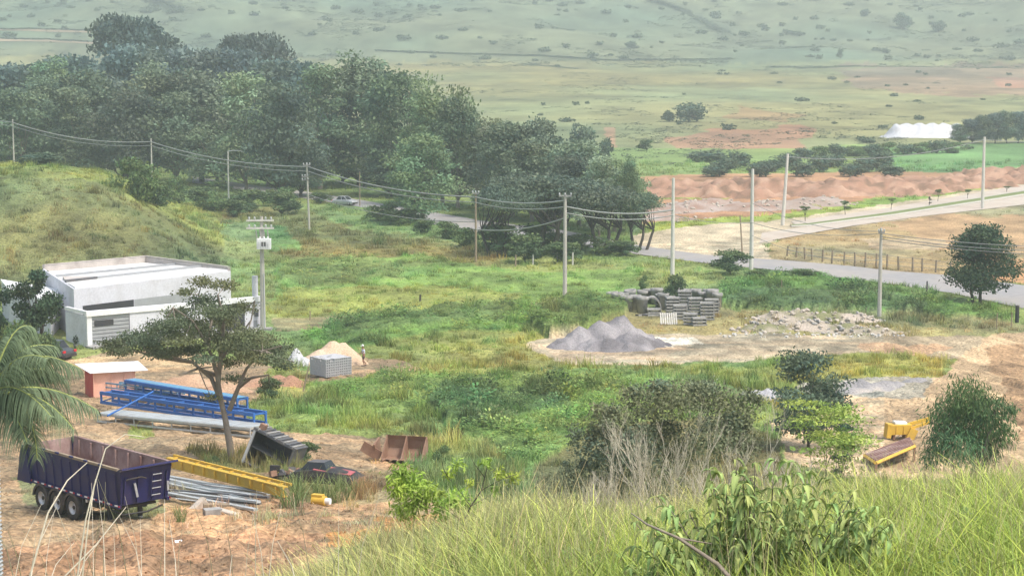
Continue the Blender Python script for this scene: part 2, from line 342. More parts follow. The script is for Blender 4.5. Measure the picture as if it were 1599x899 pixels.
M_refr = solid('reflector_red', (.45, .04, .05), .4, 0, .2, (.2, .1, .1), 4)
M_blue = solid('blue_paint', (.035, .14, .42), .5, 0, .3, (.10, .14, .22), 1.2)
M_blueg = solid('faded_blue_paint', (.12, .30, .45), .6, 0, .5, (.25, .27, .28), 1.2)
M_alu = solid('dull_aluminium', (.50, .53, .53), .5, .3, .5, (.34, .28, .22), 1.3)
M_shed = solid('salmon_paint', (.82, .46, .34), .9, 0, .5, (.68, .34, .25), 2.5)
M_shedshade = solid('salmon_shaded', (.50, .10, .08), .8, 0, .4, (.55, .25, .2), 2)  # salmon of the side away from the sun, its shade put into the colour
M_sheet = solid('white_sheet', (.88, .89, .90), .5, 0, .1, (.6, .6, .6), 1)
M_yel = solid('yellow_paint', (.66, .42, .06), .6, 0, .45, (.42, .27, .09), 1.6)
M_rust = solid('brown_rust', (.26, .15, .10), .9, 0, .7, (.36, .24, .17), 1.5, .01, 8)
M_grey = solid('dark_grey_steel', (.11, .115, .125), .7, .1, .5, (.24, .19, .15), 1.3)
M_block = solid('cement_block', (.46, .46, .47), .95, 0, .35, (.34, .32, .30), 2, .01, 25)
M_glass = solid('dark_glass', (.03, .035, .04), .12, 0, .1, (.1, .09, .08), 1)
M_silver = solid('silver_car_paint', (.50, .52, .54), .3, .3, .15, (.34, .3, .26), 1.5)
M_char = solid('charcoal_car_paint', (.07, .08, .09), .35, .2, .25, (.15, .13, .11), 1.5)
M_red = solid('red_lens', (.55, .02, .03), .3, 0, .1, (.3, .05, .05), 2)
M_skin = solid('skin', (.30, .16, .10), .6, 0, .1, (.22, .12, .08), 8)
M_shirt = solid('pale_shirt', (.60, .64, .74), .9, 0, .1, (.5, .5, .55), 8)
M_shorts = solid('dark_shorts', (.07, .045, .05), .9, 0, .1, (.1, .07, .06), 8)
M_cap = solid('pale_cap', (.70, .72, .72), .9, 0, .1, (.5, .5, .5), 8)
M_stone = solid('rubble_stone', (.50, .44, .37), .95, 0, .5, (.30, .25, .2), 2.5, .02, 9)
M_tarp = solid('white_tarpaulin', (.62, .62, .65), .6, 0, .7, (.5, .48, .47), .5, .03, 2.5)
M_road = solid('worn_asphalt', (.30, .29, .285), .9, 0, .6, (.42, .36, .30), .12, .006, 9)
M_sandroad = solid('dusty_carriageway', (.50, .44, .37), .95, 0, .7, (.42, .33, .25), .15, .01, 6)
M_kerb = solid('kerb_stone', (.5, .47, .42), .9, 0, .4, (.34, .28, .22), 1)
M_palm = solid('palm_rachis', (.38, .42, .12), .6, 0, .3, (.25, .3, .1), 2)

# ------------------------------------------------------------------ mesh helpers
def tag(o, label=None, cat=None, group=None, kind=None):
    if label: o['label'] = label
    if cat: o['category'] = cat
    if group: o['group'] = group
    if kind: o['kind'] = kind
    return o
def link(o, parent=None):
    COL.objects.link(o)
    if parent: o.parent = parent
    return o
def empty(name, loc=(0, 0, 0), rz=0., label=None, cat=None, group=None, parent=None, sc=1.):
    o = bpy.data.objects.new(name, None); o.location = loc; o.rotation_euler = (0, 0, rz); o.scale = (sc,) * 3 if not hasattr(sc, '__len__') else sc
    o.empty_display_size = .3
    return tag(link(o, parent), label, cat, group)
def mesh_np(name, co, quads=None, tris=None, col=None, mat=None, smooth=False):
    """fast mesh from numpy arrays; col per vertex"""
    me = bpy.data.meshes.new(name)
    co = np.asarray(co, np.float32); nq = 0 if quads is None else len(quads); ntr = 0 if tris is None else len(tris)
    me.vertices.add(len(co)); me.vertices.foreach_set('co', co.ravel())
    loops = []; starts = []; k = 0
    if nq: loops.append(np.asarray(quads, np.int32).ravel()); starts.append(np.arange(nq) * 4); k = nq * 4
    if ntr: loops.append(np.asarray(tris, np.int32).ravel()); starts.append(k + np.arange(ntr) * 3)
    lp = np.concatenate(loops); st = np.concatenate(starts).astype(np.int32)
    me.loops.add(len(lp)); me.loops.foreach_set('vertex_index', lp)
    me.polygons.add(len(st)); me.polygons.foreach_set('loop_start', st)
    if smooth: me.polygons.foreach_set('use_smooth', np.ones(len(st), bool))
    if col is not None:
        a = me.color_attributes.new('Col', 'FLOAT_COLOR', 'POINT')
        c = np.ones((len(co), 4), np.float32); c[:, :3] = col; a.data.foreach_set('color', c.ravel())
    me.update(calc_edges=True); me.validate()
    if mat: me.materials.append(mat)
    return me
def obj_np(name, co, quads=None, tris=None, col=None, mat=None, parent=None, smooth=False, loc=None):
    o = bpy.data.objects.new(name, mesh_np(name, co, quads, tris, col, mat, smooth))
    if loc is not None: o.location = loc
    return link(o, parent)
class MB:
    def __init__(s): s.v = []; s.f = []; s.fm = []; s.mats = []; s.sm = []
    def mi(s, m):
        if m not in s.mats: s.mats.append(m)
        return s.mats.index(m)
    def add(s, vs, fs, m, smooth=False):
        b = len(s.v); s.v += [tuple(p) for p in vs]; i = s.mi(m)
        for f in fs: s.f.append([b + k for k in f]); s.fm.append(i); s.sm.append(smooth)
        return s
    def box(s, c, d, m, rot=None, taper=1.):
        x, y, z = d[0] / 2, d[1] / 2, d[2] / 2
        vs = [Vector((sx * x * (taper if sz > 0 else 1), sy * y * (taper if sz > 0 else 1), sz * z)) for sz in (-1, 1) for sx, sy in ((-1, -1), (1, -1), (1, 1), (-1, 1))]
        if rot is not None: vs = [rot @ p for p in vs]
        vs = [p + Vector(c) for p in vs]
        return s.add(vs, [(3, 2, 1, 0), (4, 5, 6, 7), (0, 1, 5, 4), (1, 2, 6, 5), (2, 3, 7, 6), (3, 0, 4, 7)], m)
    def prism(s, base, z0, z1, m, top=None):
        n = len(base); top = top or base
        zb = z0 if hasattr(z0, '__len__') else [z0] * n; zt = z1 if hasattr(z1, '__len__') else [z1] * n
        vs = [(p[0], p[1], zb[i]) for i, p in enumerate(base)] + [(p[0], p[1], zt[i]) for i, p in enumerate(top)]
        return s.add(vs, [tuple(range(n))[::-1], tuple(range(n, 2 * n))] + [(i, (i + 1) % n, n + (i + 1) % n, n + i) for i in range(n)], m)
    def ext(s, prof, a, b, m, axis='y'):
        """profile of 2-D points extruded between a and b along an axis"""
        n = len(prof); vs = []
        for k in (a, b):
            for p in prof: vs.append((p[0], k, p[1]) if axis == 'y' else ((k, p[0], p[1]) if axis == 'x' else (p[0], p[1], k)))
        return s.add(vs, [tuple(range(n)), tuple(range(n, 2 * n))[::-1]] + [(i, (i + 1) % n, n + (i + 1) % n, n + i) for i in range(n)], m)
    def tube(s, pts, rad, m, n=6, cap=True, smooth=True):
        pts = [Vector(p) for p in pts]
        if not hasattr(rad, '__len__'): rad = [rad] * len(pts)
        vs = []; ref = None
        for i, p in enumerate(pts):
            t = (pts[min(i + 1, len(pts) - 1)] - pts[max(i - 1, 0)])
            t = t.normalized() if t.length > 1e-9 else Vector((0, 0, 1))
            if ref is None: ref = Vector((1, 0, 0)) if abs(t.x) < .8 else Vector((0, 1, 0))
            a = (ref - t * ref.dot(t)).normalized(); b = t.cross(a); ref = a
            for k in range(n):
                an = 2 * math.pi * k / n; vs.append(p + (a * math.cos(an) + b * math.sin(an)) * rad[i])
        fs = [(i * n + k, i * n + (k + 1) % n, (i + 1) * n + (k + 1) % n, (i + 1) * n + k) for i in range(len(pts) - 1) for k in range(n)]
        s.add(vs, fs, m, smooth)
        if cap: s.add(vs[:n], [tuple(range(n))[::-1]], m); s.add(vs[-n:], [tuple(range(n))], m)
        return s
    def cyl(s, a, b, r, m, n=12, r2=None): return s.tube([a, b], [r, r if r2 is None else r2], m, n)
    def lathe(s, prof, m, n=24, axis='z', c=(0, 0, 0)):
        vs = []; c = Vector(c)
        for r, h in prof:
            for k in range(n):
                a = 2 * math.pi * k / n; x, y = r * math.cos(a), r * math.sin(a)
                vs.append(c + (Vector((x, y, h)) if axis == 'z' else Vector((x, h, y))))
        fs = [(i * n + k, i * n + (k + 1) % n, (i + 1) * n + (k + 1) % n, (i + 1) * n + k) for i in range(len(prof) - 1) for k in range(n)]
        return s.add(vs, fs, m, True)
    def mesh(s, name):
        me = bpy.data.meshes.new(name); me.from_pydata(s.v, [], s.f)
        for m in s.mats: me.materials.append(m)
        me.polygons.foreach_set('material_index', s.fm); me.polygons.foreach_set('use_smooth', s.sm); me.update(); return me
    def build(s, name, parent=None, loc=None, bevel=0.):
        o = bpy.data.objects.new(name, s.mesh(name))
        if loc is not None: o.location = loc
        if bevel:
            b = o.modifiers.new('bevel', 'BEVEL'); b.width = bevel; b.segments = 2; b.limit_method = 'ANGLE'
        return link(o, parent)
def inst(name, me, parent=None, loc=(0, 0, 0), rot=(0, 0, 0), sc=1.):
    o = bpy.data.objects.new(name, me); o.location = loc; o.rotation_euler = rot
    o.scale = (sc,) * 3 if not hasattr(sc, '__len__') else sc
    return link(o, parent)
def copy_tree(o, parent=None):
    c = o.copy(); COL.objects.link(c); c.parent = parent
    for ch in list(o.children): copy_tree(ch, c)
    return c

# ------------------------------------------------------------------ the ground sheets
def build_terrain():
    ys = list(np.arange(-40, 12, 4.0)); y = 12.
    while y < 3600:
        ys.append(y)
        if y < 44: y += .35
        elif y < 62: y += 1.0
        elif y < 450: y += max(.22, y * y / 72000 * 1.35)
        elif y < 1300: y += max(3.5, y * y / 72000 * .55)
        else: y += 11 if y < 1900 else 60
    ys = np.array(ys)
    tt = np.concatenate([np.linspace(-1.1, -.31, 40)[:-1], np.linspace(-.31, .31, 640), np.linspace(.31, 1.1, 40)[1:]])
    OFF = 3.
    T, Y = np.meshgrid(tt, ys); X = T * (np.maximum(Y, -OFF + 22) + OFF)
    x = X.ravel(); yv = Y.ravel()
    zb = hbase(x, yv); col, dens, hh, kind, lift, u, v = ground_info(x, yv, zb)
    z = zb + relief(x, yv, dens, lift)
    rm = road_mask(x, yv); z[rm] = zb[rm] - .04      # the ground stays below the paved strips
    co = np.stack([x, yv, z], 1); ny, nx = Y.shape
    idx = np.arange(nx * ny).reshape(ny, nx)
    Q = np.stack([idx[:-1, :-1], idx[:-1, 1:], idx[1:, 1:], idx[1:, :-1]], -1).reshape(-1, 4)
    yq = yv[Q[:, 0]]; xq = x[Q[:, 0]]; uq = U0 + F * xq / np.maximum(yq, 150)
    which = np.zeros(len(Q), int)
    which[yq < 44] = 1
    which[(yq > 196) & (yq < 330) & (uq < 350) & (np.interp(uq, [-900, 200, 310, 350], [1, 1, .8, .5]) * sst(yq, 190, 215) > .35)] = 2
    which[yq > 1240] = 3
    for k, nm in enumerate(('ground', 'grassy_slope', 'grassy_mound', 'hillside')):
        q = Q[which == k]; used = np.unique(q); mp = np.full(len(co), -1); mp[used] = np.arange(len(used))
        o = obj_np(nm, co[used], mp[q], None, col[used], M_ground, smooth=True)
        tag(o, kind='structure')
# ------------------------------------------------------------------ paved strips (edges given where they lie on the ground)
ROADS = [
 ('main_road', [(1760, 466), (1599, 446), (1480, 430), (1400, 424), (1330, 416), (1240, 408), (1180, 404), (1100, 398), (1000, 384), (960, 376), (880, 360), (760, 346), (690, 334), (640, 326), (560, 312), (480, 300), (400, 290), (300, 276)],
  [(1760, 512), (1599, 482), (1480, 457), (1400, 445), (1330, 436), (1240, 425), (1180, 419), (1100, 411), (1000, 398), (960, 392), (880, 380), (760, 367), (690, 354), (640, 341), (560, 323), (480, 311), (400, 300), (300, 286)], 0.05, 'M_road'),
 ('avenue_far_lane', [(1235, 346), (1380, 326), (1480, 309), (1599, 289), (1780, 258)], [(1243, 352), (1380, 333), (1480, 317), (1599, 298), (1780, 268)], 0.05, 'M_sandroad'),
 ('avenue_near_lane', [(1190, 364), (1262, 354), (1400, 337), (1490, 323), (1599, 306), (1780, 278)], [(1186, 380), (1230, 371), (1330, 353), (1440, 338), (1599, 320), (1780, 294)], 0.05, 'M_sandroad'),
]
def _strip(up, lo, n=14):
    A = []; B = []
    for (a, b, c, d) in zip(up[:-1], up[1:], lo[:-1], lo[1:]):
        for k in range(n):
            t = k / n
            A.append(G(a[0] + (b[0] - a[0]) * t, a[1] + (b[1] - a[1]) * t)); B.append(G(c[0] + (d[0] - c[0]) * t, c[1] + (d[1] - c[1]) * t))
    A.append(G(*up[-1])); B.append(G(*lo[-1])); return A, B
STRIPS = [(nm, *_strip(up, lo), dz, m) for nm, up, lo, dz, m in ROADS]
_RP = [np.array([(p.x, p.y) for p in A] + [(p.x, p.y) for p in B[::-1]]) for nm, A, B, dz, m in STRIPS]
def road_mask(x, y):
    out = np.zeros(np.shape(x), bool); far = (y > 180) & (y < 520)
    for pl in _RP: out[far] |= inpoly(x[far], y[far], [tuple(p) for p in pl[::4]] if len(pl) > 400 else [tuple(p) for p in pl])
    return out
def build_roads():
    for nm, A, B, dz, m in STRIPS:
        co = []; q = []; K = 5
        for a, b in zip(A, B):
            for k in range(K + 1):
                p = a.lerp(b, k / K); crown = .04 * (1 - abs(k / K - .5) * 2)
                co.append((p.x, p.y, float(hbase(p.x, p.y)) + dz + crown))
        for i in range(len(A) - 1):
            for k in range(K): q.append((i * (K + 1) + k, i * (K + 1) + k + 1, (i + 1) * (K + 1) + k + 1, (i + 1) * (K + 1) + k))
        tag(obj_np(nm, co, q, None, None, globals()[m], smooth=True), kind='structure')
    # raised planted median between the two lanes, with kerbs
    up = [(1234, 352.5), (1262, 350), (1380, 333.5), (1480, 317.5), (1599, 298.5), (1780, 268.5)]; lo = [(1236, 354.5), (1264, 353.4), (1400, 336.4), (1490, 322.4), (1599, 305.4), (1780, 277.4)]
    A, B = _strip(up, lo, 10); co = []; q = []; cols = []
    for a, b in zip(A, B):
        for t, h in ((0, 0), (0, .14), (.06, .14), (.3, .2), (.7, .2), (.94, .14), (1, .14), (1, 0)):
            p = a.lerp(b, t); co.append((p.x, p.y, float(hbase(p.x, p.y)) + .03 + h)); cols.append((.5, .47, .42) if h < .2 else (.17, .21, .07))
    for i in range(len(A) - 1):
        for k in range(7): q.append((i * 8 + k, i * 8 + k + 1, (i + 1) * 8 + k + 1, (i + 1) * 8 + k))
    tag(obj_np('median_strip', co, q, None, np.array(cols), M_heap), kind='structure')

build_terrain()
build_roads()

# ------------------------------------------------------------------ scattered growth (uncountable)
def blades_mesh(name, n, h, spread, wd, seed, lean=.5, seg=2, cl=(.8, 1.25), stalk=0):
    r = np.random.RandomState(seed); co = []; q = []; c = []
    for i in range(n):
        a = r.uniform(0, 6.283); rr = spread * math.sqrt(r.uniform()); bx, by = rr * math.cos(a), rr * math.sin(a)
        hh = h * r.uniform(.55, 1.1); la = r.uniform(0, 6.283); ln = hh * lean * r.uniform(.1, 1.)
        ww = wd * r.uniform(.7, 1.3); fa = r.uniform(0, 3.1416); dx, dy = ww * math.cos(fa) / 2, ww * math.sin(fa) / 2
        k = len(co); b = r.uniform(*cl); tint = np.array([b * r.uniform(.9, 1.15), b, b * r.uniform(.8, 1.1)])
        for s in range(seg + 1):
            t = s / seg; x = bx + ln * t * t * math.cos(la); y = by + ln * t * t * math.sin(la); z = hh * (t - .18 * lean * t * t)
            wf = 1 - t * .85
            co += [(x - dx * wf, y - dy * wf, z), (x + dx * wf, y + dy * wf, z)]; c += [tint * (.85 + .3 * t)] * 2
        for s in range(seg): q.append((k + 2 * s, k + 2 * s + 1, k + 2 * s + 3, k + 2 * s + 2))
    return bpy.data.objects.new(name, mesh_np(name, co, q, None, np.array(c), M_tuft))
def leafclump_mesh(name, n, h, spread, ls, seed, asp=.55):
    r = np.random.RandomState(seed); co = []; q = []; c = []
    for i in range(n):
        a = r.uniform(0, 6.283); rr = spread * r.uniform() ** .6; z = h * r.uniform(.1, 1) * (1 - .5 * (rr / spread) ** 2)
        p = np.array([rr * math.cos(a), rr * math.sin(a), z]); d = np.array([math.cos(a + r.normal() * .8), math.sin(a + r.normal() * .8), r.uniform(-.5, .7)]); d /= np.linalg.norm(d)
        s = np.cross(d, [0, 0, 1]); s /= np.linalg.norm(s) + 1e-6; s = s + np.array([0, 0, r.uniform(-.5, .5)])
        L = ls * r.uniform(.6, 1.3); k = len(co); b = r.uniform(.65, 1.4)
        co += [p, p + d * L * .5 + s * L * asp * .5, p + d * L, p + d * L * .5 - s * L * asp * .5]; c += [np.array([b * r.uniform(.85, 1.2), b, b * .95])] * 4
        q.append((k, k + 1, k + 2, k + 3))
    return bpy.data.objects.new(name, mesh_np(name, co, q, None, np.array(c), M_tuft))
def scatter(name, pts, sc, rot, col, proto, label):
    me = bpy.data.meshes.new(name); n = len(pts)
    me.vertices.add(n); me.vertices.foreach_set('co', np.asarray(pts, np.float32).ravel())
    for nm, ty, key, arr in (('isc', 'FLOAT_VECTOR', 'vector', sc), ('irot', 'FLOAT_VECTOR', 'vector', rot), ('icol', 'FLOAT_COLOR', 'color', np.concatenate([col, np.ones((n, 1))], 1))):
        a = me.attributes.new(nm, ty, 'POINT'); a.data.foreach_set(key, np.asarray(arr, np.float32).ravel())
    o = bpy.data.objects.new(name, me); link(o); tag(o, label, None, None, 'stuff')
    g = bpy.data.node_groups.new(name + '_nodes', 'GeometryNodeTree')
    g.interface.new_socket('Geometry', in_out='INPUT', socket_type='NodeSocketGeometry'); g.interface.new_socket('Geometry', in_out='OUTPUT', socket_type='NodeSocketGeometry')
    gi = g.nodes.new('NodeGroupInput'); go = g.nodes.new('NodeGroupOutput'); ip = g.nodes.new('GeometryNodeInstanceOnPoints')
    oi = g.nodes.new('GeometryNodeObjectInfo'); oi.inputs['Object'].default_value = proto; oi.inputs['As Instance'].default_value = True
    a1 = g.nodes.new('GeometryNodeInputNamedAttribute'); a1.data_type = 'FLOAT_VECTOR'; a1.inputs['Name'].default_value = 'isc'
    a2 = g.nodes.new('GeometryNodeInputNamedAttribute'); a2.data_type = 'FLOAT_VECTOR'; a2.inputs['Name'].default_value = 'irot'
    g.links.new(gi.outputs[0], ip.inputs['Points']); g.links.new(oi.outputs['Geometry'], ip.inputs['Instance'])
    g.links.new(a1.outputs['Attribute'], ip.inputs['Scale']); g.links.new(a2.outputs['Attribute'], ip.inputs['Rotation'])
    g.links.new(ip.outputs['Instances'], go.inputs[0])
    md = o.modifiers.new('scatter', 'NODES'); md.node_group = g
    return o
TUFT = [blades_mesh('tuft_a', 26, 1., .55, .055, 1), blades_mesh('tuft_b', 22, .9, .6, .07, 2, .8)]
CLUMP = [leafclump_mesh('clump_a', 52, 1.0, .75, .25, 3), leafclump_mesh('clump_b', 44, .8, .85, .22, 4)]
FARCL = leafclump_mesh('clump_far', 26, .8, .8, .5, 6)

def mid_growth():
    # candidates in bands of distance, thinner and coarser with distance
    P_, S_, Rr, C_, K_ = [], [], [], [], []
    for y0, y1, cell in ((44, 110, .42), (110, 160, .55), (160, 220, .72), (220, 300, 1.0), (300, 460, 1.6)):
        area = 0.5 * .56 * (y1 * y1 - y0 * y0) * 1.15
        n = int(area / cell ** 2)
        y = np.sqrt(NR.uniform(y0 * y0, y1 * y1, n)); x = NR.uniform(-.31, .31, n) * y
        zb = hbase(x, y); col, dens, hh, kind, lift, u, v = ground_info(x, y, zb)
        patch = fbm(x / 2.5, y / 3.5, 3, 77)
        k = NR.uniform(0, 1, n) < dens * np.clip((patch - .22) * 3.2, .25, 1)
        k &= ~((y < 75) & (u < 700))
        k &= ~road_mask(x, y)
        x, y, zb, col, hh, kind, dens, lift = [a[k] for a in (x, y, zb, col, hh, kind, dens, lift)]
        z = zb + relief(x, y, dens, lift)
        n = len(x); big = np.clip((fbm(x / 1.8, y / 2.2, 3, 177) - .3) * 3, .35, 1.5)
        kind = np.where((kind == 1) & (fbm(x / 1.2, y / 1.6, 3, 188) > .56), 0, kind); col = np.where((dens < .2)[:, None] & (y < 100)[:, None], np.array([.46, .38, .24]), col)
        col = col * np.stack([1 + (fbm(x / 2, y / 3, 3, 190) - .5) * .9, np.ones(n), 1 + (fbm(x / 1.5, y / 2, 2, 193) - .5) * .8], 1)
        s = hh * big * NR.uniform(.6, 1.5, n) * (1 + (cell - .4) * .35); wdt = (s * .6 + cell * .75) * NR.uniform(.8, 1.2, n)
        P_.append(np.stack([x, y, z - .05], 1)); S_.append(np.stack([wdt, wdt, s * 1.25], 1))
        Rr.append(np.stack([NR.normal(0, .12, n), NR.normal(0, .12, n), NR.uniform(0, 6.28, n)], 1))
        C_.append(np.clip(col * NR.uniform(.8, 1.6, n)[:, None], 0, .8)); K_.append(kind)
    P_, S_, Rr, C_, K_ = [np.concatenate(a) for a in (P_, S_, Rr, C_, K_)]
    h = NR.randint(0, 2, len(K_))
    for kd, prs, nm, lb in ((0, TUFT, 'grass', 'tufted green and yellow grass covering the valley floor'), (1, CLUMP, 'creeper', 'dense dark green leafy creeper spreading in bands over the ground')):
        for j in (0, 1):
            m = (K_ == kd) & (h == j)
            if m.any(): scatter(nm, P_[m], S_[m], Rr[m], C_[m], prs[j], lb)

def far_growth():
    # low scrub patches on far field and hillside (beyond counting)
    n = 60000; y = NR.uniform(430, 1900, n); x = NR.uniform(-.30, .30, n) * y
    p = fbm(x / 45, y / 70, 4, 55); q = fbm(x / 14, y / 20, 3, 56)
    k = (p * .6 + q * .4) > np.where(y > 1250, .55, .60); x, y = x[k], y[k]
    z = hground(x, y); n = len(x); s = NR.uniform(.3, 1.5, n) * np.where(y > 1250, 1.15, .6)
    col = np.array([.07, .10, .06]) * NR.uniform(.6, 1.4, n)[:, None]
    scatter('scrub', np.stack([x, y, z - .2], 1), np.stack([s * 1.9, s * 1.9, s], 1), np.stack([0 * s, 0 * s, NR.uniform(0, 6.28, n)], 1), col, FARCL, 'low dark scrub speckling the far pasture and hillside')

# ------------------------------------------------------------------ foreground grass on the near slope
def near_grass():
    protoA = blades_mesh('near_a', 30, .60, .17, .015, 21, .7, 4, (.6, 1.5)); protoB = blades_mesh('near_b', 26, .46, .2, .02, 22, 1.1, 4, (.55, 1.4))
    protoC = blades_mesh('near_stalk', 9, .95, .16, .006, 23, .35, 4, (.9, 1.3))
    n = 15000; y = np.sqrt(NR.uniform(11.5 ** 2, 33 ** 2, n)); x = NR.uniform(-.30, .30, n) * y
    z = hground(x, y); u, v = proj(x, y, z)
    ok = (v < 1010) & (u > 180)
    # sparse on the bare left corner
    ok &= NR.uniform(0, 1, n) < np.interp(u, [100, 300, 450], [.0, .5, 1])
    x, y, z, u, v = [a[ok] for a in (x, y, z, u, v)]; n = len(x)
    pt = fbm(x / 1.3, y / 1.8, 3, 88); dry = np.clip((pt - .42) * 3, 0, 1); back = sst(y, 18, 27)
    green = np.array([.29, .37, .08]); olive = np.array([.36, .37, .17]); straw = np.array([.50, .45, .27]); deep = np.array([.20, .29, .07])
    rt = np.clip((u - 1150) / 400, 0, 1)[:, None]
    c = green * (1 - dry[:, None] * .6) + deep * dry[:, None] * .6
    left = np.clip(1 - (u - 500) / 500, 0, 1)[:, None] * .65
    c = c * (1 - left) + olive * left
    mix = (back * .6 * (1 - rt[:, 0]) * NR.uniform(0, 1, n))[:, None]; c = c * (1 - mix) + straw * mix
    s = NR.uniform(.65, 1.25, n); kind = NR.choice(4, n, p=[.48, .36, .11, .05])
    c[kind == 2] = straw * .95
    c = c * (NR.uniform(.6, 1.35, n) * (.75 + .6 * fbm(x / .6, y / .8, 2, 91)))[:, None]
    rot = np.stack([NR.normal(0, .15, n), NR.normal(0, .15, n), NR.uniform(0, 6.28, n)], 1); wd = s * NR.uniform(.9, 1.6, n)
    wd[kind == 3] *= .30; s[kind == 3] *= .42; c[kind == 3] = np.array([.16, .25, .07])
    for k, pr in enumerate((protoA, protoB, protoC, CLUMP[0])):
        m = kind == k
        scatter('grass', np.stack([x, y, z - .03], 1)[m], np.stack([wd, wd, s], 1)[m], rot[m], c[m], pr, 'long yellow-green grass blades on the near slope')

# ------------------------------------------------------------------ trees
def crown_arrays(r, blobs, n, ls, asp=.6, droop=0., colr=(.06, .10, .04), cvar=.35, shell=.55, up=.35):
    """leaf quads through the outer volume of a set of ellipsoids; blob: (cx,cy,cz, rx,ry,rz)"""
    B = np.array(blobs, float); wgt = (B[:, 3] * B[:, 4] + B[:, 3] * B[:, 5]) ; wgt = wgt / wgt.sum()
    bi = r.choice(len(B), n, p=wgt); d = r.normal(size=(n, 3)); d /= np.linalg.norm(d, axis=1)[:, None]
    rad = shell + (1 - shell) * r.uniform(0, 1, n) ** .6; rad *= 1 + .20 * r.normal(size=n)
    c = B[bi, :3] + d * rad[:, None] * B[bi, 3:6]
    ax = d * .5 + r.normal(size=(n, 3)) * .6 + np.array([0, 0, -droop]); ax /= np.linalg.norm(ax, axis=1)[:, None]
    nm = d * .7 + r.normal(size=(n, 3)) * .5 + np.array([0, 0, up]); sd = np.cross(ax, nm); sd /= np.linalg.norm(sd, axis=1)[:, None] + 1e-9
    L = ls * r.uniform(.6, 1.35, n)[:, None]; W = L * asp * .5
    v = np.stack([c - ax * L * .5, c + sd * W, c + ax * L * .5, c - sd * W], 1).reshape(-1, 3)
    q = np.arange(n * 4).reshape(-1, 4)
    bt = r.uniform(1 - cvar, 1 + cvar, len(B))[bi] * r.uniform(.8, 1.22, n)
    hue = r.uniform(.86, 1.12, len(B))[bi]
    col = np.stack([colr[0] * bt * hue, colr[1] * bt, colr[2] * bt / hue], 1)
    return v, q, np.repeat(col, 4, 0)
def limb(mb, a, b, r0, r1, mat, r, bend=.12, n=4, sides=6):
    a = Vector(a); b = Vector(b); L = (b - a).length; pts = []; rd = []
    off = [Vector((r.uniform(-1, 1), r.uniform(-1, 1), r.uniform(-.5, .5))) * L * bend for _ in range(2)]
    for i in range(n + 1):
        t = i / n; p = a.lerp(b, t) + off[0] * math.sin(math.pi * t) + off[1] * math.sin(2 * math.pi * t) * .4
        pts.append(p); rd.append(r0 + (r1 - r0) * t)
    mb.tube(pts, rd, mat, sides, cap=False)
    return pts
def proto_tree(kind, seed, H, W, leafcol, n, ls, nb=16, trunk_r=.35, bark=None, cb=.22, asp=.6, droop=0., ntr=1, flat=.7):
    """returns (trunk mesh, crown mesh) standing at the origin, H high, W wide"""
    r = np.random.RandomState(seed); blobs = []; R_ = W / 2
    for i in range(nb):
        a = r.uniform(0, 6.283); 
        if kind == 'round': t = r.uniform(0, 1); z = H * (cb + (1 - cb) * (.12 + .78 * t)); rm = R_ * math.sin(math.pi * (.18 + .72 * t)) ** .7 * .72
        elif kind == 'tall': t = r.uniform(0, 1); z = H * (cb + (1 - cb) * (.08 + .84 * t)); rm = R_ * (1 - .55 * t) * .7
        elif kind == 'flat': t = r.uniform(.45, 1); z = H * (.55 + .37 * t) ; rm = R_ * .78 * (1.25 - t * .6)
        else: t = r.uniform(0, 1); z = H * (cb + (1 - cb) * (.1 + .8 * t)); rm = R_ * .65
        rr = rm * math.sqrt(r.uniform(.02, 1)); br = R_ * r.uniform(.15, .34) * (1.1 if kind != 'flat' else 1.15)
        zf = flat * r.uniform(.7, 1.1) if kind != 'flat' else .38
        z = min(z, H - br * zf * .9)
        blobs.append((rr * math.cos(a), rr * math.sin(a), z, br, br * r.uniform(.8, 1.2), br * zf))
    v, q, c = crown_arrays(r, blobs, n, ls, asp, droop, leafcol)
    cm = mesh_np('crown', v, q, None, c, M_leafw if H > 10 else M_leaf)
    mb = MB(); bark = bark or M_bark; rr = random.Random(seed)
    zt = H * cb * 1.15
    for k in range(ntr):
        a = rr.uniform(0, 6.28); o = Vector((math.cos(a), math.sin(a), 0)) * (W * .10 * k)
        top = Vector((o.x * 1.5, o.y * 1.5, zt)); limb(mb, o - Vector((0, 0, .4)), top, trunk_r, trunk_r * .75, bark, rr, .06, 5, 8)
        for b in blobs[k::ntr][:9]:
            c_ = Vector(b[:3]); m_ = top.lerp(c_, .55) + Vector((0, 0, -.05 * H * rr.random()))
            limb(mb, top, m_, trunk_r * .5, trunk_r * .25, bark, rr, .08, 3, 5); limb(mb, m_, c_, trunk_r * .25, trunk_r * .07, bark, rr, .1, 3, 4)
    return mb.mesh('trunk'), cm, H, W
def place_tree(name, pr, u, vb, vt, wpx, label, cat='tree', group=None, rz=None, d=None, dz=0., lean=0.):
    tm, cm, H, W = pr
    p = G(u, vb) if d is None else P(u, vb, d)
    if d is not None: p.z = float(hbase(p.x, p.y))
    p = on(p); d_ = p.y
    # height from the top row on the same distance
    top = P(u, vt, d_).z - p.z
    e = empty(name, p + Vector((0, 0, dz)), rnd.uniform(0, 6.28) if rz is None else rz, label, cat, group)
    sw = (wpx * d_ / F) / W; sh = top / H
    e.scale = (sw, sw, sh)
    inst('trunk', tm, e); inst('crown', cm, e)
    return e
DG = (.125, .18, .115); MG = (.16, .225, .125); LG = (.21, .27, .14); BG_ = (.11, .16, .14); DKG = (.04, .075, .035)
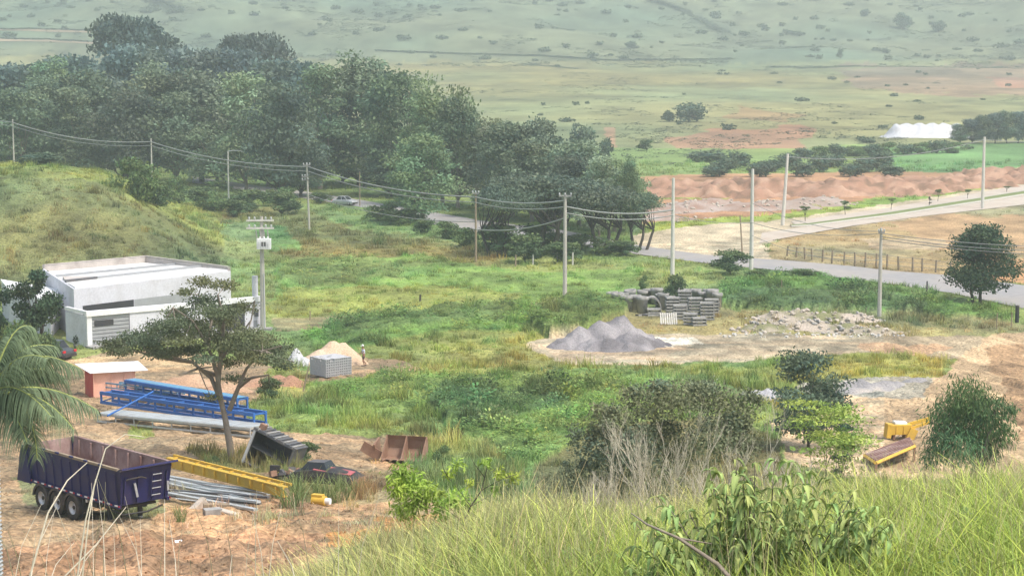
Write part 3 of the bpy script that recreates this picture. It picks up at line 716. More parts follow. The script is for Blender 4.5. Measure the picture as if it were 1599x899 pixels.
PT = [proto_tree('round', 101, 20, 16, MG, 9500, .60, 60, .45, None, .06),
      proto_tree('round', 102, 20, 16, DG, 9500, .62, 60, .45, M_barkd, .05),
      proto_tree('tall', 103, 22, 13, LG, 8500, .56, 60, .35, None, .05, .5, .3),
      proto_tree('tall', 104, 22, 14, MG, 8500, .60, 60, .35, M_barkd, .05, .5, .2),
      proto_tree('any', 105, 18, 16, (.185, .225, .12), 6200, .56, 44, .4, None, .12),
      proto_tree('flat', 106, 14, 18, DG, 8000, .5, 46, .34, M_barkd, .30, ntr=3)]
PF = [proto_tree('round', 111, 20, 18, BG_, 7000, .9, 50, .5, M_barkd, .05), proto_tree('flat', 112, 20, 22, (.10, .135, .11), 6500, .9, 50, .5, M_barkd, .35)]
PB = [proto_tree('round', 121, 4, 5, (.12, .18, .08), 2600, .32, 26, .1, M_barkd, .05), proto_tree('round', 122, 4, 6, (.15, .215, .08), 2600, .34, 26, .1, M_barkd, .05),
      proto_tree('round', 123, 4, 6, (.11, .165, .11), 1800, .45, 24, .1, M_barkd, .03)]
def forest():
    g = 'trees of the wood behind the power line'
    L = [ # proto, u, base row, top row, width px, label
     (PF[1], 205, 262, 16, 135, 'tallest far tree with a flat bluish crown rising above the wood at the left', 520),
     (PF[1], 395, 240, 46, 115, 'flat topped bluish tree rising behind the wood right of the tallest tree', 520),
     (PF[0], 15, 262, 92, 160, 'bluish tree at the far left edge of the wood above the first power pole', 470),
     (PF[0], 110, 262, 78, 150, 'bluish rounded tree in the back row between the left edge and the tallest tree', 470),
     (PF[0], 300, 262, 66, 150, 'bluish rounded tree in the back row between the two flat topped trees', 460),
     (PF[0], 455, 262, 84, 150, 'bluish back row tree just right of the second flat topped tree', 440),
     (PT[1], -20, 285, 105, 150, 'dark tree cut by the left edge of the photo behind the mound', 400),
     (PT[3], 70, 285, 112, 130, 'dark tall tree right of the first power pole behind the mound', 395),
     (PT[1], 150, 285, 100, 150, 'dark rounded tree behind the mound left of the second power pole', 390),
     (PT[3], 235, 285, 92, 140, 'dark tall tree standing straight behind the second power pole', 385),
     (PT[1], 315, 290, 98, 150, 'dark rounded tree rising behind the street lamp', 385),
     (PT[2], 385, 300, 104, 120, 'light green tall tree just right of the street lamp', 360),
     (PT[1], 440, 308, 118, 140, 'dark tree shading the road behind the pole left of the silver car', 340),
     (PT[2], 500, 300, 92, 140, 'light green tall tree rising above the silver car', 365),
     (PT[3], 570, 300, 74, 150, 'tallest green tree of the wood, rising right of the silver car', 370),
     (PT[0], 625, 312, 108, 140, 'mid green tree at the highest middle part of the wood', 345),
     (PT[4], 690, 322, 114, 120, 'sparse brownish tree with thin twigs at the shoulder of the wood', 325),
     (PT[0], 660, 352, 205, 120, 'mid green tree overhanging the road left of the open road stretch', 288),
     (PT[4], 745, 322, 168, 120, 'sparse tree behind the open stretch of road', 320),
     (PT[0], 800, 345, 188, 130, 'mid green tree behind the wooden looking pole by the road', 300),
     (PT[1], 850, 350, 178, 120, 'pointed dark tree top above the right half of the wood', 296),
     (PT[0], 905, 362, 215, 120, 'mid green tree behind the crossarm of the tall pole', 285),
     (PT[5], 850, 403, 270, 190, 'wide dark tree standing behind the tall pole with a crossarm', 246),
     (PT[0], 960, 380, 248, 110, 'light topped tree behind the row of slim trunks', 275),
     (PT[5], 925, 404, 290, 150, 'spreading dark tree with several slim trunks by the road bend', 244),
     (PT[5], 985, 402, 300, 110, 'rightmost spreading tree of the wood leaning over the pale junction', 247),
     (PT[4], 340, 300, 190, 120, 'low pale green tree beside the street lamp at the wood edge', 372),
     (PT[1], 535, 290, 180, 110, 'dark tree standing right behind the silver car', 380),
     (PT[1], 610, 308, 215, 110, 'dark tree on the far verge right of the silver car', 345),
     (PT[1], 470, 310, 210, 100, 'dark low tree left of the silver car', 345)]
    L += [(PT[0], 30, 285, 135, 130, 'mid green tree low between the two leftmost dark trees', 380), (PT[2], 115, 285, 128, 110, 'pale green tree low in the wood left of the second power pole', 378), (PT[1], 195, 288, 130, 130, 'dark tree low in the wood right behind the mound shoulder', 376), (PT[0], 275, 292, 140, 130, 'mid green tree low in the wood above the light green bush', 378),
     (PT[3], 350, 295, 120, 110, 'mid green tall tree just behind the street lamp', 382), (PT[0], 420, 300, 130, 120, 'mid green tree between the street lamp and the leaning pole', 372), (PT[2], 660, 325, 140, 110, 'pale green tree filling the shoulder of the wood', 322), (PT[0], 715, 330, 150, 110, 'mid green tree behind the sparse twiggy tree', 318), (PT[2], 770, 335, 190, 100, 'pale tree behind the open road at its right end', 312),
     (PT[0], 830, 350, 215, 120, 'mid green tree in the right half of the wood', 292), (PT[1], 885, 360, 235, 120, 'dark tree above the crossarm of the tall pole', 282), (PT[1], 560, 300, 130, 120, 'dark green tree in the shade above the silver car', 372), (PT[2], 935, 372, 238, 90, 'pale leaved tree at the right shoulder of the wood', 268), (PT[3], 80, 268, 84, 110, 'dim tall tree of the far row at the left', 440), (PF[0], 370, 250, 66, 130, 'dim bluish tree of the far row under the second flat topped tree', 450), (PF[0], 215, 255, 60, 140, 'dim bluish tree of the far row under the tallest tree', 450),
     (PT[5], 790, 408, 290, 110, 'wide dark tree between the wooden looking pole and the tall pole', 240), (PT[3], 985, 372, 240, 50, 'slim layered tree top standing above the rightmost spreading tree', 262)]
    for pr, u, vb, vt, w_, lb, d in L: place_tree('tree', pr, u, vb, vt, w_ * 1.18, lb, 'tree', g, d=d)
    g = 'bushes along the foot of the wood'
    for u, vb, vt, w_, lb, k in ((215, 312, 246, 95, 'large round light green bush at the right shoulder of the mound', 1), (245, 325, 285, 60, 'dark bush below the large round light green bush', 0), (275, 318, 275, 60, 'green bush between the mound and the street lamp', 1),
       (130, 262, 236, 110, 'long dark hedge bush behind the top of the mound', 2), (60, 258, 238, 90, 'dark bush behind the mound near the first power pole', 2), (320, 322, 292, 80, 'low dark bush below the street lamp', 0), (390, 330, 296, 80, 'low dark bush right of the street lamp', 0),
       (440, 335, 300, 70, 'low dark bush left of the second concrete pole', 0), (600, 345, 318, 70, 'low bush beside the road right of the silver car', 1), (640, 352, 326, 60, 'low bush at the left end of the open road stretch', 0),
       (700, 372, 345, 60, 'low bush below the open road stretch', 1), (780, 400, 350, 90, 'broad bush between the wooden looking pole and the tall pole', 0), (730, 385, 355, 60, 'bush left of the wooden looking pole foot', 1), (820, 410, 365, 80, 'dark bush left of the tall pole with a crossarm', 0), (880, 412, 378, 80, 'dark bush right behind the tall pole with a crossarm', 0),
       (705, 298, 272, 70, 'dry pinkish bush on the far side of the open road', 1), (1100, 252, 236, 90, 'teal bush at the left end of the long thicket', 2)):
        place_tree('bush', PB[k], u, vb, vt, w_, lb, 'bush', g)
    ORD = 'first second third fourth fifth sixth seventh eighth ninth tenth eleventh twelfth thirteenth fourteenth fifteenth'.split()
    for i, (u, vb, vt, w_) in enumerate(((835, 392, 352, 70), (870, 394, 362, 60), (905, 396, 366, 60), (940, 398, 372, 60), (975, 400, 376, 50), (440, 322, 292, 60), (500, 318, 300, 40), (620, 352, 328, 50), (665, 366, 342, 40), (770, 392, 362, 50), (800, 398, 368, 50), (330, 330, 300, 60), (365, 338, 312, 50))):
        place_tree('bush', PB[i % 2], u, vb, vt, w_ * 1.2, ORD[i] + ' low shade bush under the trees of the wood along the road', 'bush', g)

# ------------------------------------------------------------------ heaps of loose material
def heap(name, peaks, cols, label, cat='heap', res=.3, rough=.12, seed=1, parent=None, rgh=1.4):
    """peaks: (u, v, height, rx, ry) where v is the row the peak stands on"""
    g = [(G(u, v), h, rx, ry) for u, v, h, rx, ry in peaks]
    x0 = min(p.x - rx * 1.6 for p, h, rx, ry in g); x1 = max(p.x + rx * 1.6 for p, h, rx, ry in g)
    y0 = min(p.y - ry * 1.6 for p, h, rx, ry in g); y1 = max(p.y + ry * 1.6 for p, h, rx, ry in g)
    xs = np.arange(x0, x1 + res, res); ys = np.arange(y0, y1 + res, res); X, Y = np.meshgrid(xs, ys); x = X.ravel(); y = Y.ravel()
    hz = np.zeros(len(x)); wob = (fbm(x / 1.7, y / 1.7, 3, seed) - .5)
    for p, h, rx, ry in g:
        d = np.sqrt(((x - p.x) / rx) ** 2 + ((y - p.y) / ry) ** 2) * (1 + wob * .5)
        hz = np.maximum(hz, h * np.clip(1.12 - d - .12 * np.clip(d, 0, 1), 0, 1) ** 1.08)
    m = sst(hz, 0, .3); hz = hz + m * ((fbm(x / rgh, y / rgh, 4, seed + 5) - .5) * rough * 4 + (fbm(x * 2.2, y * 2.2, 2, seed + 7) - .5) * rough)
    z = hground(x, y) + hz - .10 * (1 - m)
    cc = np.array(cols); nz = np.clip((fbm(x / 2.0, y / 2.0, 3, seed + 9) - .3) * 2.2, 0, .999) * (len(cc) - 1)
    i0 = nz.astype(int); t = (nz - i0)[:, None]; col = cc[i0] * (1 - t) + cc[np.minimum(i0 + 1, len(cc) - 1)] * t
    ny, nx = X.shape; idx = np.arange(nx * ny).reshape(ny, nx)
    Q = np.stack([idx[:-1, :-1], idx[:-1, 1:], idx[1:, 1:], idx[1:, :-1]], -1).reshape(-1, 4)
    Q = Q[(hz[Q].max(1) > .03)]
    used = np.unique(Q); mp = np.full(len(x), -1); mp[used] = np.arange(len(used)); c = g[0][0]
    co = np.stack([x, y, z], 1)[used] - np.array([c.x, c.y, c.z])
    o = obj_np(name, co, mp[Q], None, col[used], M_heap, parent, True, c)
    if label: tag(o, label, cat)
    return o, (lambda xx, yy: float(hground(xx, yy)[0]))
def stone_mesh(name, seed, mat, s=1.):
    bm = bmesh.new(); bmesh.ops.create_icosphere(bm, subdivisions=1, radius=.5); r = random.Random(seed)
    for v in bm.verts: v.co = Vector((v.co.x * r.uniform(.8, 1.4), v.co.y * r.uniform(.6, 1.1), v.co.z * r.uniform(.45, .85))) * s
    me = bpy.data.meshes.new(name); bm.to_mesh(me); bm.free(); me.materials.append(mat); return me
def surf_z(o, x, y):
    """height of a heap mesh at world x, y (nearest vertex)"""
    if not hasattr(surf_z, 'c'): surf_z.c = {}
    if o.name not in surf_z.c:
        a = np.empty(len(o.data.vertices) * 3); o.data.vertices.foreach_get('co', a); surf_z.c[o.name] = a.reshape(-1, 3) + np.array(o.location)
    a = surf_z.c[o.name]; d = (a[:, 0] - x) ** 2 + (a[:, 1] - y) ** 2; k = d.argmin()
    return a[k, 2] if d[k] < .4 else None
def strew(o, n, lo, hi, meshes, name='stone', rng=None, zmin=-9, region=None):
    rng = rng or random.Random(3); a = np.empty(len(o.data.vertices) * 3); o.data.vertices.foreach_get('co', a); a = a.reshape(-1, 3)
    for i in range(n):
        p = a[rng.randrange(len(a))]
        s = rng.uniform(lo, hi)
        inst(name, rng.choice(meshes), o, (p[0] + rng.uniform(-.15, .15), p[1] + rng.uniform(-.15, .15), p[2] + s * .15), (rng.uniform(-.4, .4), rng.uniform(-.4, .4), rng.uniform(0, 6)), s)
GRV = [(.15, .14, .145), (.23, .215, .22), (.32, .30, .30)]
SND = [(.50, .36, .24), (.56, .41, .28), (.60, .46, .33)]
def heaps():
    o, _ = heap('gravel_heap', [(985, 541, 1.2, 2.6, 3.0), (968, 533, 2.1, 3.0, 3.4), (937, 536, 1.8, 2.6, 2.8), (908, 538, 1.5, 2.4, 2.6), (885, 541, .8, 2.0, 2.2), (925, 544, .9, 2, 2), (955, 545, .9, 1.8, 2), (1015, 538, .7, 2.2, 2.4)], GRV, 'three peaked dark grey gravel heap on the pale lot in front of the concrete pieces', 'gravel heap', .18, .22, 3, rgh=1.0)
    heap('gravel_heap', [(1365, 608, .45, 2.2, 1.5), (1340, 604, .6, 1.7, 1.4), (1385, 602, .4, 1.6, 1.4), (1432, 598, .5, 1.3, 1.2), (1330, 612, .35, 2, 1.2)], [(.24, .23, .23), (.33, .31, .30), (.44, .39, .34)], 'low spread grey gravel heap beside the dark leaved tree and the yellow machine', 'gravel heap', .22, .09, 5)
    heap('gravel_heap', [(1200, 622, .7, 1.8, 1.6), (1180, 618, .5, 1.4, 1.3)], [(.38, .37, .38), (.46, .44, .43)], 'small pale grey gravel heap half hidden left of the dark leaved tree', 'gravel heap', .22, .08, 6)
    heap('sand_heap', [(520, 566, 1.75, 2.5, 2.4), (535, 566, 1.6, 2.2, 2.2), (500, 568, 1.2, 2.0, 2)], SND, 'pale brown sand heap behind the stack of cement blocks', 'sand heap', .18, .03, 8, None, 2.5)
    heap('gravel_heap', [(463, 569, 1.35, 1.0, 1.0), (472, 570, .7, 1.5, 1.1)], [(.42, .43, .44), (.50, .50, .50)], 'small pointed light grey gravel heap left of the sand heap', 'gravel heap', .14, .03, 9)
    # rubble
    o, _ = heap('rubble_heap', [(1190, 516, .55, 3, 2), (1235, 512, .7, 3.4, 2.4), (1275, 514, .75, 3.6, 2.4), (1320, 516, .7, 3.4, 2), (1365, 520, .55, 3.2, 1.6), (1240, 498, .8, 5, 2.4), (1310, 500, .75, 5, 2.2)], [(.20, .20, .10), (.36, .31, .24), (.46, .39, .32)], 'long heap of broken concrete and stones at the back of the grey lot', 'rubble heap', .25, .16, 12)
    sm = [stone_mesh('stone', k, m) for k, m in ((1, M_stone), (2, M_stone), (3, M_stone), (4, M_conc))]
    strew(o, 300, .2, .62, sm, rng=random.Random(4))
    e = MB(); rr = random.Random(8)
    for i in range(60):
        p = on(G(rr.uniform(1120, 1420), rr.uniform(519, 527))); s = rr.uniform(.12, .3)
        e.box(p + Vector((0, 0, s * .3)), (s, s * .8, s * .7), M_concw, Matrix.Rotation(rr.uniform(0, 3), 3, 'Z') @ Matrix.Rotation(rr.uniform(-.4, .4), 3, 'X'))
    tag(e.build('pebbles'), 'pale broken bits strewn along the edge of the lot', None, None, 'stuff')
    o, _ = heap('rubble_heap', [(1040, 330, 1.0, 8, 6), (1080, 326, 1.3, 8, 6), (1120, 322, 1.3, 9, 6), (1160, 326, 1.2, 8, 6), (1030, 342, .8, 7, 4), (1200, 322, 1.2, 8, 6)], [(.30, .19, .14), (.35, .26, .21), (.40, .34, .31)], 'greyish pink rubble heap behind the tall white pole in front of the red soil bank', 'rubble heap', .8, .3, 14, None, 3.)
    strew(o, 120, .3, .9, sm[:2], rng=random.Random(5))
    o, _ = heap('rubble_heap', [(1225, 324, 1.2, 7, 5), (1258, 320, 1.3, 7, 5), (1280, 318, 1.0, 6, 4)], [(.32, .24, .19), (.38, .32, .28)], 'grey rubble heap right of the pole at the avenue mouth below the red soil bank', 'rubble heap', .8, .3, 15, None, 3.)
    strew(o, 60, .3, .9, sm[:2], rng=random.Random(6))
    S = [(.20, .125, .08), (.36, .205, .135), (.45, .29, .20)]
    pk = []
    rr = random.Random(21)
    for i, u in enumerate(range(1000, 1620, 22)):
        vb = np.interp(u, [1000, 1300, 1450, 1620], [302, 302, 292, 272]); pk.append((u + rr.uniform(-6, 6), float(vb) + rr.uniform(-3, 3), rr.uniform(1.0, 2.5) * float(np.interp(u, [1000, 1050, 1450, 1620], [.6, 1, .9, .5])), rr.uniform(9, 17), rr.uniform(8, 13)))
    o, _ = heap('soil_bank', pk, S, 'long bank of red excavated soil running across the right background', 'soil bank', 1.0, 1.0, 16, None, 3.0)
    tag(o, kind='structure')
    # white plastic covered stack far right
    o, _ = heap('tarpaulin_covered_stack', [(1412, 214, 3.9, 7, 7), (1432, 214, 4.4, 8, 7), (1452, 214, 4.6, 8, 7), (1472, 214, 4.6, 8, 7), (1486, 214, 4.1, 6, 7)], [(.75, .75, .77), (.84, .84, .85)], None, res=1.0, rough=.1, seed=17)
    o.data.materials.clear(); o.data.materials.append(M_tarp)
    a = np.empty(len(o.data.vertices) * 3); o.data.vertices.foreach_get('co', a); a = a.reshape(-1, 3); a[:, 2] = np.where(a[:, 2] > 1.0, 1 + 2.6 * (1 - np.exp(-(a[:, 2] - 1) * 1.4)) * 1.25 * (.86 + .13 * np.sin(a[:, 0] * 1.7) + .28 * (fbm(a[:, 0] / 1.6, a[:, 1] / 1.6, 3, 4) - .5)), a[:, 2]); o.data.vertices.foreach_set('co', a.ravel()); o.data.update()
    tag(o, 'white plastic sheeting thrown over a long stack beside the dark hedge far right', 'covered stack')

# ------------------------------------------------------------------ poles and cables
def pole(name, u, vb, vt, rb, rt, mat, label, d=None, arms=(), insul=True, cat='utility pole', group='poles of the power line', rz=0., sq=True):
    p = on(G(u, vb) if d is None else Vector((P(u, vb, d).x, d, 0)))
    H = P(u, vt, p.y).z - p.z
    e = empty(name, p, rz, label, cat, group)
    m = MB(); n = 4 if sq else 10
    m.tube([(0, 0, -.5), (0, 0, H * .5), (0, 0, H)], [rb, (rb + rt) / 2, rt], mat, 8, True, not sq); m.build('shaft', e)
    for (h, L, dx) in arms:
        a = MB(); a.box((dx, -.16, H - h), (L, .12, .14), M_conc); a.build('crossarm', e)
        for sx in (-.45, 0, .45):
            b = MB(); b.lathe([(.03, 0), (.10, .04), (.06, .1), (.10, .16), (.05, .24), (0, .26)], M_galv, 10, c=(dx + sx * L, -.16, H - h + .07)); b.build('insulator', e)
    return e, H
def cable(pts, r, label, sag=.8, group='cables of the power line', n=14, mat=None):
    P_ = []
    for a, b, s in pts:
        a = Vector(a); b = Vector(b)
        for k in range(n + 1):
            t = k / n; p = a.lerp(b, t); p.z -= s * 4 * t * (1 - t); P_.append(p)
    m = MB(); m.tube(P_, r, mat or M_wire, 4, False)
    c = Vector(P_[0]); o = m.build('cable'); o.data.transform(Matrix.Translation(-c)); o.location = c
    return tag(o, label, 'cable', group)
def power():
    PP = {}
    def pl(key, *a, **k): PP[key] = pole('utility_pole', *a, **k)
    pl('A', 22, 261, 186, .17, .11, M_pole, 'leftmost concrete power pole rising from behind the mound top', d=345)
    pl('B', 238, 315, 216, .17, .11, M_pole, 'concrete power pole behind the round light green bush', d=331)
    pl('D', 483, 360, 254, .17, .11, M_pole, 'slightly leaning concrete pole in the meadow left of the silver car', arms=((.35, 1.0, 0), (2.0, .9, -.3), (2.5, .9, -.3)))
    PP['D'][0].rotation_euler = (0, R(-1.5), 0)
    pl('E', 743, 410, 300, .15, .10, M_wood, 'thin brownish pole in front of the open stretch of road', arms=((.15, .8, 0),))
    pl('F', 882, 467, 304, .24, .15, M_pole, 'tall pale pole with a short crossarm beside the sand patch', arms=((.12, 1.3, 0),))
    pl('G', 1050, 430, 278, .26, .16, M_concw, 'tall whitish pole by the junction above the concrete pieces', group='bare whitish poles round the junction')
    pl('H', 1173, 420, 264, .26, .17, M_concw, 'tall whitish pole beside the round bush at the junction', group='bare whitish poles round the junction')
    pl('I', 1222, 352, 240, .30, .18, M_concw, 'whitish leaning pole where the avenue begins', group='bare whitish poles round the junction')
    PP['I'][0].rotation_euler = (0, R(3.2), 0)
    pl('J', 1534, 326, 214, .30, .2, M_concw, 'tall whitish pole beside the avenue at the far right', group='bare whitish poles round the junction')
    pl('K', 1373, 493, 356, .22, .13, M_pole, 'grey power pole rising behind the rubble heap', arms=((.4, .6, 0),))
    pl('M', 562, 322, 268, .10, .07, M_wood, 'thin short pole just right of the silver car')
    for u, vb, vt, lb in ((1159, 394, 336, 'thin leaning post left of the round bush at the junction'), ):
        e, H = pole('signal_post', u, vb, vt, .11, .08, M_wood, lb, cat='post', group='thin roadside posts'); e.rotation_euler = (0, R(-4), 0)
    # transformer pole by the building
    e, H = pole('transformer_pole', 411, 516, 338, .27, .15, M_pole, 'pole carrying a white transformer box at the right end of the white building', d=None)
    p = e.location
    for zz, L in ((.35, 2.5), (1.05, 2.5)):
        a = MB(); a.box((-.1, -.2, H - zz), (L, .14, .16), M_concw); a.build('crossarm', e)
        for sx in (-1.0, -.5, .5, 1.0):
            b = MB(); b.lathe([(.03, 0), (.11, .04), (.06, .1), (.11, .16), (.05, .24), (0, .26)], M_galv, 10, c=(-.1 + sx, -.2, H - zz + .08)); b.build('insulator', e)
    for sx in (-.5, -.15, .2, .55):
        b = MB(); b.cyl((sx, -.25, H - 1.2), (sx + .1, -.3, H - 1.95), .05, M_conc, 8); b.build('fuse_holder', e)
    t = MB(); t.box((.25, -.42, H - 2.45), (1.25, .62, .95), M_trim); t.box((.25, -.74, H - 2.45), (.5, .03, .4), M_grey)
    for k in range(5): t.box((-.2 + k * .22, -.76, H - 2.5), (.04, .12, .6), M_galv)
    tr = t.build('transformer', e, bevel=.03)
    for sx in (-.1, .25, .6):
        b = MB(); b.lathe([(.05, 0), (.09, .05), (.05, .1), (.09, .15), (.03, .24)], M_trim, 10, c=(sx, -.42, H - 2.03)); b.build('bushing', tr)
    b = MB(); b.cyl((.16, -.22, .2), (.16, -.22, 5.2), .05, M_galv, 6); b.build('conduit', e)
    b = MB(); b.box((0, 0, .05), (1.6, 1.2, .25), M_conc); b.build('footing', e)
    # street lamp
    p = on(Vector((P(357, 300, 338).x, 338, 0))); H = P(357, 236, p.y).z - p.z
    e = empty('street_lamp', p, 0, 'street lamp with a short curved arm beside the wood', 'street lamp')
    m = MB(); m.tube([(0, 0, -.3), (0, 0, H)], [.16, .11], M_concw, 8); m.build('shaft', e)
    m = MB(); m.tube([(0, 0, H - .05), (.9, 0, H + .1), (2.1, 0, H + .05), (2.6, 0, H - .1)], .07, M_galv, 6); m.build('arm', e)
    m = MB(); m.box((2.8, 0, H - .2), (.8, .3, .18), M_galv, Matrix.Rotation(.15, 3, 'Y')); m.build('lamp_head', e, bevel=.04)
    # cables
    def top(k, dz=0., dx=0.):
        e, H = PP[k]; return Vector((e.location.x + dx, e.location.y - .15, e.location.z + H + dz))
    L = Vector((P(-60, 168, 500)))
    for j, (dz, r, nm) in enumerate(((-.6, .085, 'upper cable'), (-1.25, .06, 'lower cable'))):
        for a, b, s, wh in (('B', 'A', 1.2, 'behind the mound between the two leftmost poles'), ('D', 'B', 1.0, 'past the street lamp to the leaning concrete pole'), ('D', 'E', .9, 'above the silver car from the leaning pole to the thin brownish pole'), ('E', 'F', .5, 'from the thin brownish pole to the tall pole with a crossarm'), ('F', 'G', .6, 'from the tall pole with a crossarm towards the junction')):
            A_ = top(a, dz - (.6 if a == 'F' and b == 'G' else 0)); B_ = top(b, dz if b != 'G' else -3.0 + dz)
            cable([(A_, B_, s)], r, (nm + ' ' + wh))
        cable([(top('A', dz), L + Vector((0, 0, dz)), .5)], r, nm + ' running off the photo from the leftmost pole')
    cable([(top('F', -2.4), top('E', -4.5), .6)], .07, 'low slanting cable from the tall pole down to the left')
    cable([(top('E', -3.6), top('D', -4.6), 1.0)], .045, 'low thin cable crossing the meadow edge below the silver car')
    kx = top('K', -.5)
    cable([(top('G', -4.2), top('H', -6.3), .4), (top('H', -6.3), kx, .7)], .035, 'thin cable running from the bare poles over the sandy island to the grey pole', group='thin cables over the junction')
    cable([(top('H', -4.0), kx + Vector((0, 0, .2)), .9)], .03, 'second thin cable crossing the pale junction to the grey pole', group='thin cables over the junction')
    cable([(top('H', -7.8), kx + Vector((0, 0, -2.6)), .9)], .03, 'lowest thin cable crossing above the fence posts', group='thin cables over the junction')
    for dz, lb in ((0., 'uppermost'), (-.55, 'middle'), (-.95, 'lowest')):
        R_ = P(1700, 386 - dz * 14, 168)
        cable([(kx + Vector((0, 0, dz * .6)), R_, .35)], .035, lb + ' of the three pale cables passing in front of the dark round tree', group='cables in front of the round tree')
    cable([(top('I', -.4), top('J', -.4), 1.5)], .05, 'cable between the avenue pole and the far right pole', group='cables along the avenue')
    cable([(top('J', -.4), P(1760, 205, 330), 1.0)], .05, 'cable leaving the far right pole to the right', group='cables along the avenue')

# ------------------------------------------------------------------ white building
def building():
    def at(u, v, z):           # point at height z seen at u, v
        r = ray(u, v); d = (z - CH) / r.z; return Vector((r.x * d, d, z))
    zt = 4.75
    D = at(115, 447, zt); C_ = at(360, 419, zt); B_ = at(228, 397, zt + .3); A = at(66, 411, zt + .3); B_.z = A.z = zt
    e = empty('white_building', (D.x, D.y, 0), 0, 'low white building with a flat white roof at the foot of the mound', 'building')
    o = Vector((D.x, D.y, 0)); lc = lambda p: ((p.x - o.x), (p.y - o.y))
    q = [lc(D), lc(C_), lc(B_), lc(A)]
    def inset(poly, k):
        c = Vector((sum(p[0] for p in poly) / 4, sum(p[1] for p in poly) / 4)); return [((p[0] - c.x) * k + c.x, (p[1] - c.y) * k + c.y) for p in poly]
    m = MB(); m.prism(q, -.4, zt - .75, M_white)
    # parapet walls round the roof
    qi = inset(q, .975)
    for i in range(4):
        j = (i + 1) % 4; h = [zt - .08, zt + .05, zt + .1, zt][i]
        if i in (0, 3): h = zt - .25
        m.prism([q[i], q[j], qi[j], qi[i]], zt - .75, h, M_white if i in (0, 3) else M_parap)
    m.build('wall', e)
    m = MB()
    for i in (1, 2):
        j = (i + 1) % 4; m.prism([q[i], q[j], inset(q, .97)[j], inset(q, .97)[i]], zt + .11, zt + .19, M_parap)
    m.build('coping', e)
    # roof: sheets falling to the back, in strips
    qq = inset(q, .972); P4 = [Vector((*p, 0)) for p in qq]; n = 5
    zf, zb = zt - .12, zt - .55
    for k in range(n):
        t0, t1 = k / n, (k + 1) / n
        a = P4[0].lerp(P4[3], t0); b = P4[1].lerp(P4[2], t0); c = P4[1].lerp(P4[2], t1); d = P4[0].lerp(P4[3], t1)
        z0 = zf + (zb - zf) * t0; z1 = zf + (zb - zf) * t1 - .0
        m = MB(); m.prism([(a.x, a.y), (b.x, b.y), (c.x, c.y), (d.x, d.y)], [zt - .8] * 4, [z0, z0, z1 + .05, z1 + .05], M_roof); m.build('roof_panel', e)
    m = MB()
    for t, w_ in ((.3, .25), (.62, .18)):
        a = P4[0].lerp(P4[3], t); b = P4[1].lerp(P4[2], t); dd = (P4[3] - P4[0]).normalized() * w_
        z = zf + (zb - zf) * t + .09
        m.prism([(a.x, a.y), (b.x, b.y), (b.x + dd.x, b.y + dd.y), (a.x + dd.x, a.y + dd.y)], z - .1, z + .14, M_slat)
    m.build('roof_ridge', e)
    # sunk light well at the left edge of the roof
    a = P4[0].lerp(P4[3], .30); dd = (P4[3] - P4[0]).normalized(); ff = (P4[1] - P4[0]).normalized()
    w0 = a; w1 = a + ff * 3.6; w2 = a + dd * 3.0 + ff * .3
    m = MB(); m.prism([(w0.x, w0.y), (w1.x, w1.y), (w2.x, w2.y)], zt - .5, zf - .02 + .1, M_parap); m.prism([(w0.x, w0.y), (w1.x, w1.y), ((w1 - dd * .3).x, (w1 - dd * .3).y), ((w0 - dd * .3).x, (w0 - dd * .3).y)], zt - .5, zf + .12, M_grey); m.build('light_well', e)
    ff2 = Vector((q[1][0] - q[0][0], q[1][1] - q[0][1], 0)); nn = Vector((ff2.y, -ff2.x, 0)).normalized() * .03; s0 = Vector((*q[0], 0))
    for t0, t1, mt in ((.05, .36, M_hole), (.365, .72, M_slat)):  # dark and grey strips paint the shade above the yard beam onto the wall
        a = s0 + ff2 * t0; b = s0 + ff2 * t1; m = MB(); m.prism([(a.x + nn.x, a.y + nn.y), (b.x + nn.x, b.y + nn.y), (b.x - nn.x, b.y - nn.y), (a.x - nn.x, a.y - nn.y)], 1.6, 2.92, mt); m.build('shade_band', e)
    # front yard wall with beam on top, gates and the pier at the right end
    F1 = G(137, 541); F2 = G(407, 514); fa = Vector((F1.x - o.x, F1.y - o.y, 0)); fb = Vector((F2.x - o.x, F2.y - o.y, 0)); fd = (fb - fa).normalized(); nb = Vector((-fd.y, fd.x, 0)); Ln = (fb - fa).length; ang = math.atan2(fd.y, fd.x)
    rot = Matrix.Rotation(ang, 3, 'Z'); zh = 2.95
    def seg(name, s0, s1, z0, z1, th, m_, off=0., parent=e):
        c = fa + fd * ((s0 + s1) / 2) + nb * (off + th / 2); mb = MB(); mb.box((c.x, c.y, (z0 + z1) / 2), (s1 - s0, th, z1 - z0), m_, rot); return mb.build(name, parent)
    gates = [(.45, .235 * Ln), (.745 * Ln, .905 * Ln)]
    seg('front_wall', 0, gates[0][0], -.4, zh - .3, .22, M_trim); seg('front_wall', gates[0][1], gates[1][0], -.4, zh - .3, .2, M_white); seg('front_wall', gates[1][1], Ln, -.4, zh - .3, .22, M_white)
    seg('beam', -.1, Ln + .05, zh - .34, zh + .12, .40, M_trim, -.12)
    # gates
    g0, g1 = gates[0]; gw = g1 - g0
    back = seg('gate', g0, g1, 0, zh - .3, .05, M_grey, .12)
    k = 0; z = .05
    while z < zh - .5:
        c = fa + fd * ((g0 + g1) / 2) + nb * .085; mb = MB(); mb.box((c.x, c.y, z + .14), (gw - .06, .05, .26), M_slat, rot); mb.build('gate_slat', back); z += .32; k += 1
    c = fa + fd * (g0 + gw * .32) + nb * .05; mb = MB(); mb.box((c.x, c.y, 1.95), (gw * .5, .06, .5), M_hole, rot); mb.build('gate_opening', back)
    g0, g1 = gates[1]; dk = seg('gate', g0, g1, 0, zh - .3, .05, M_hole, .14)
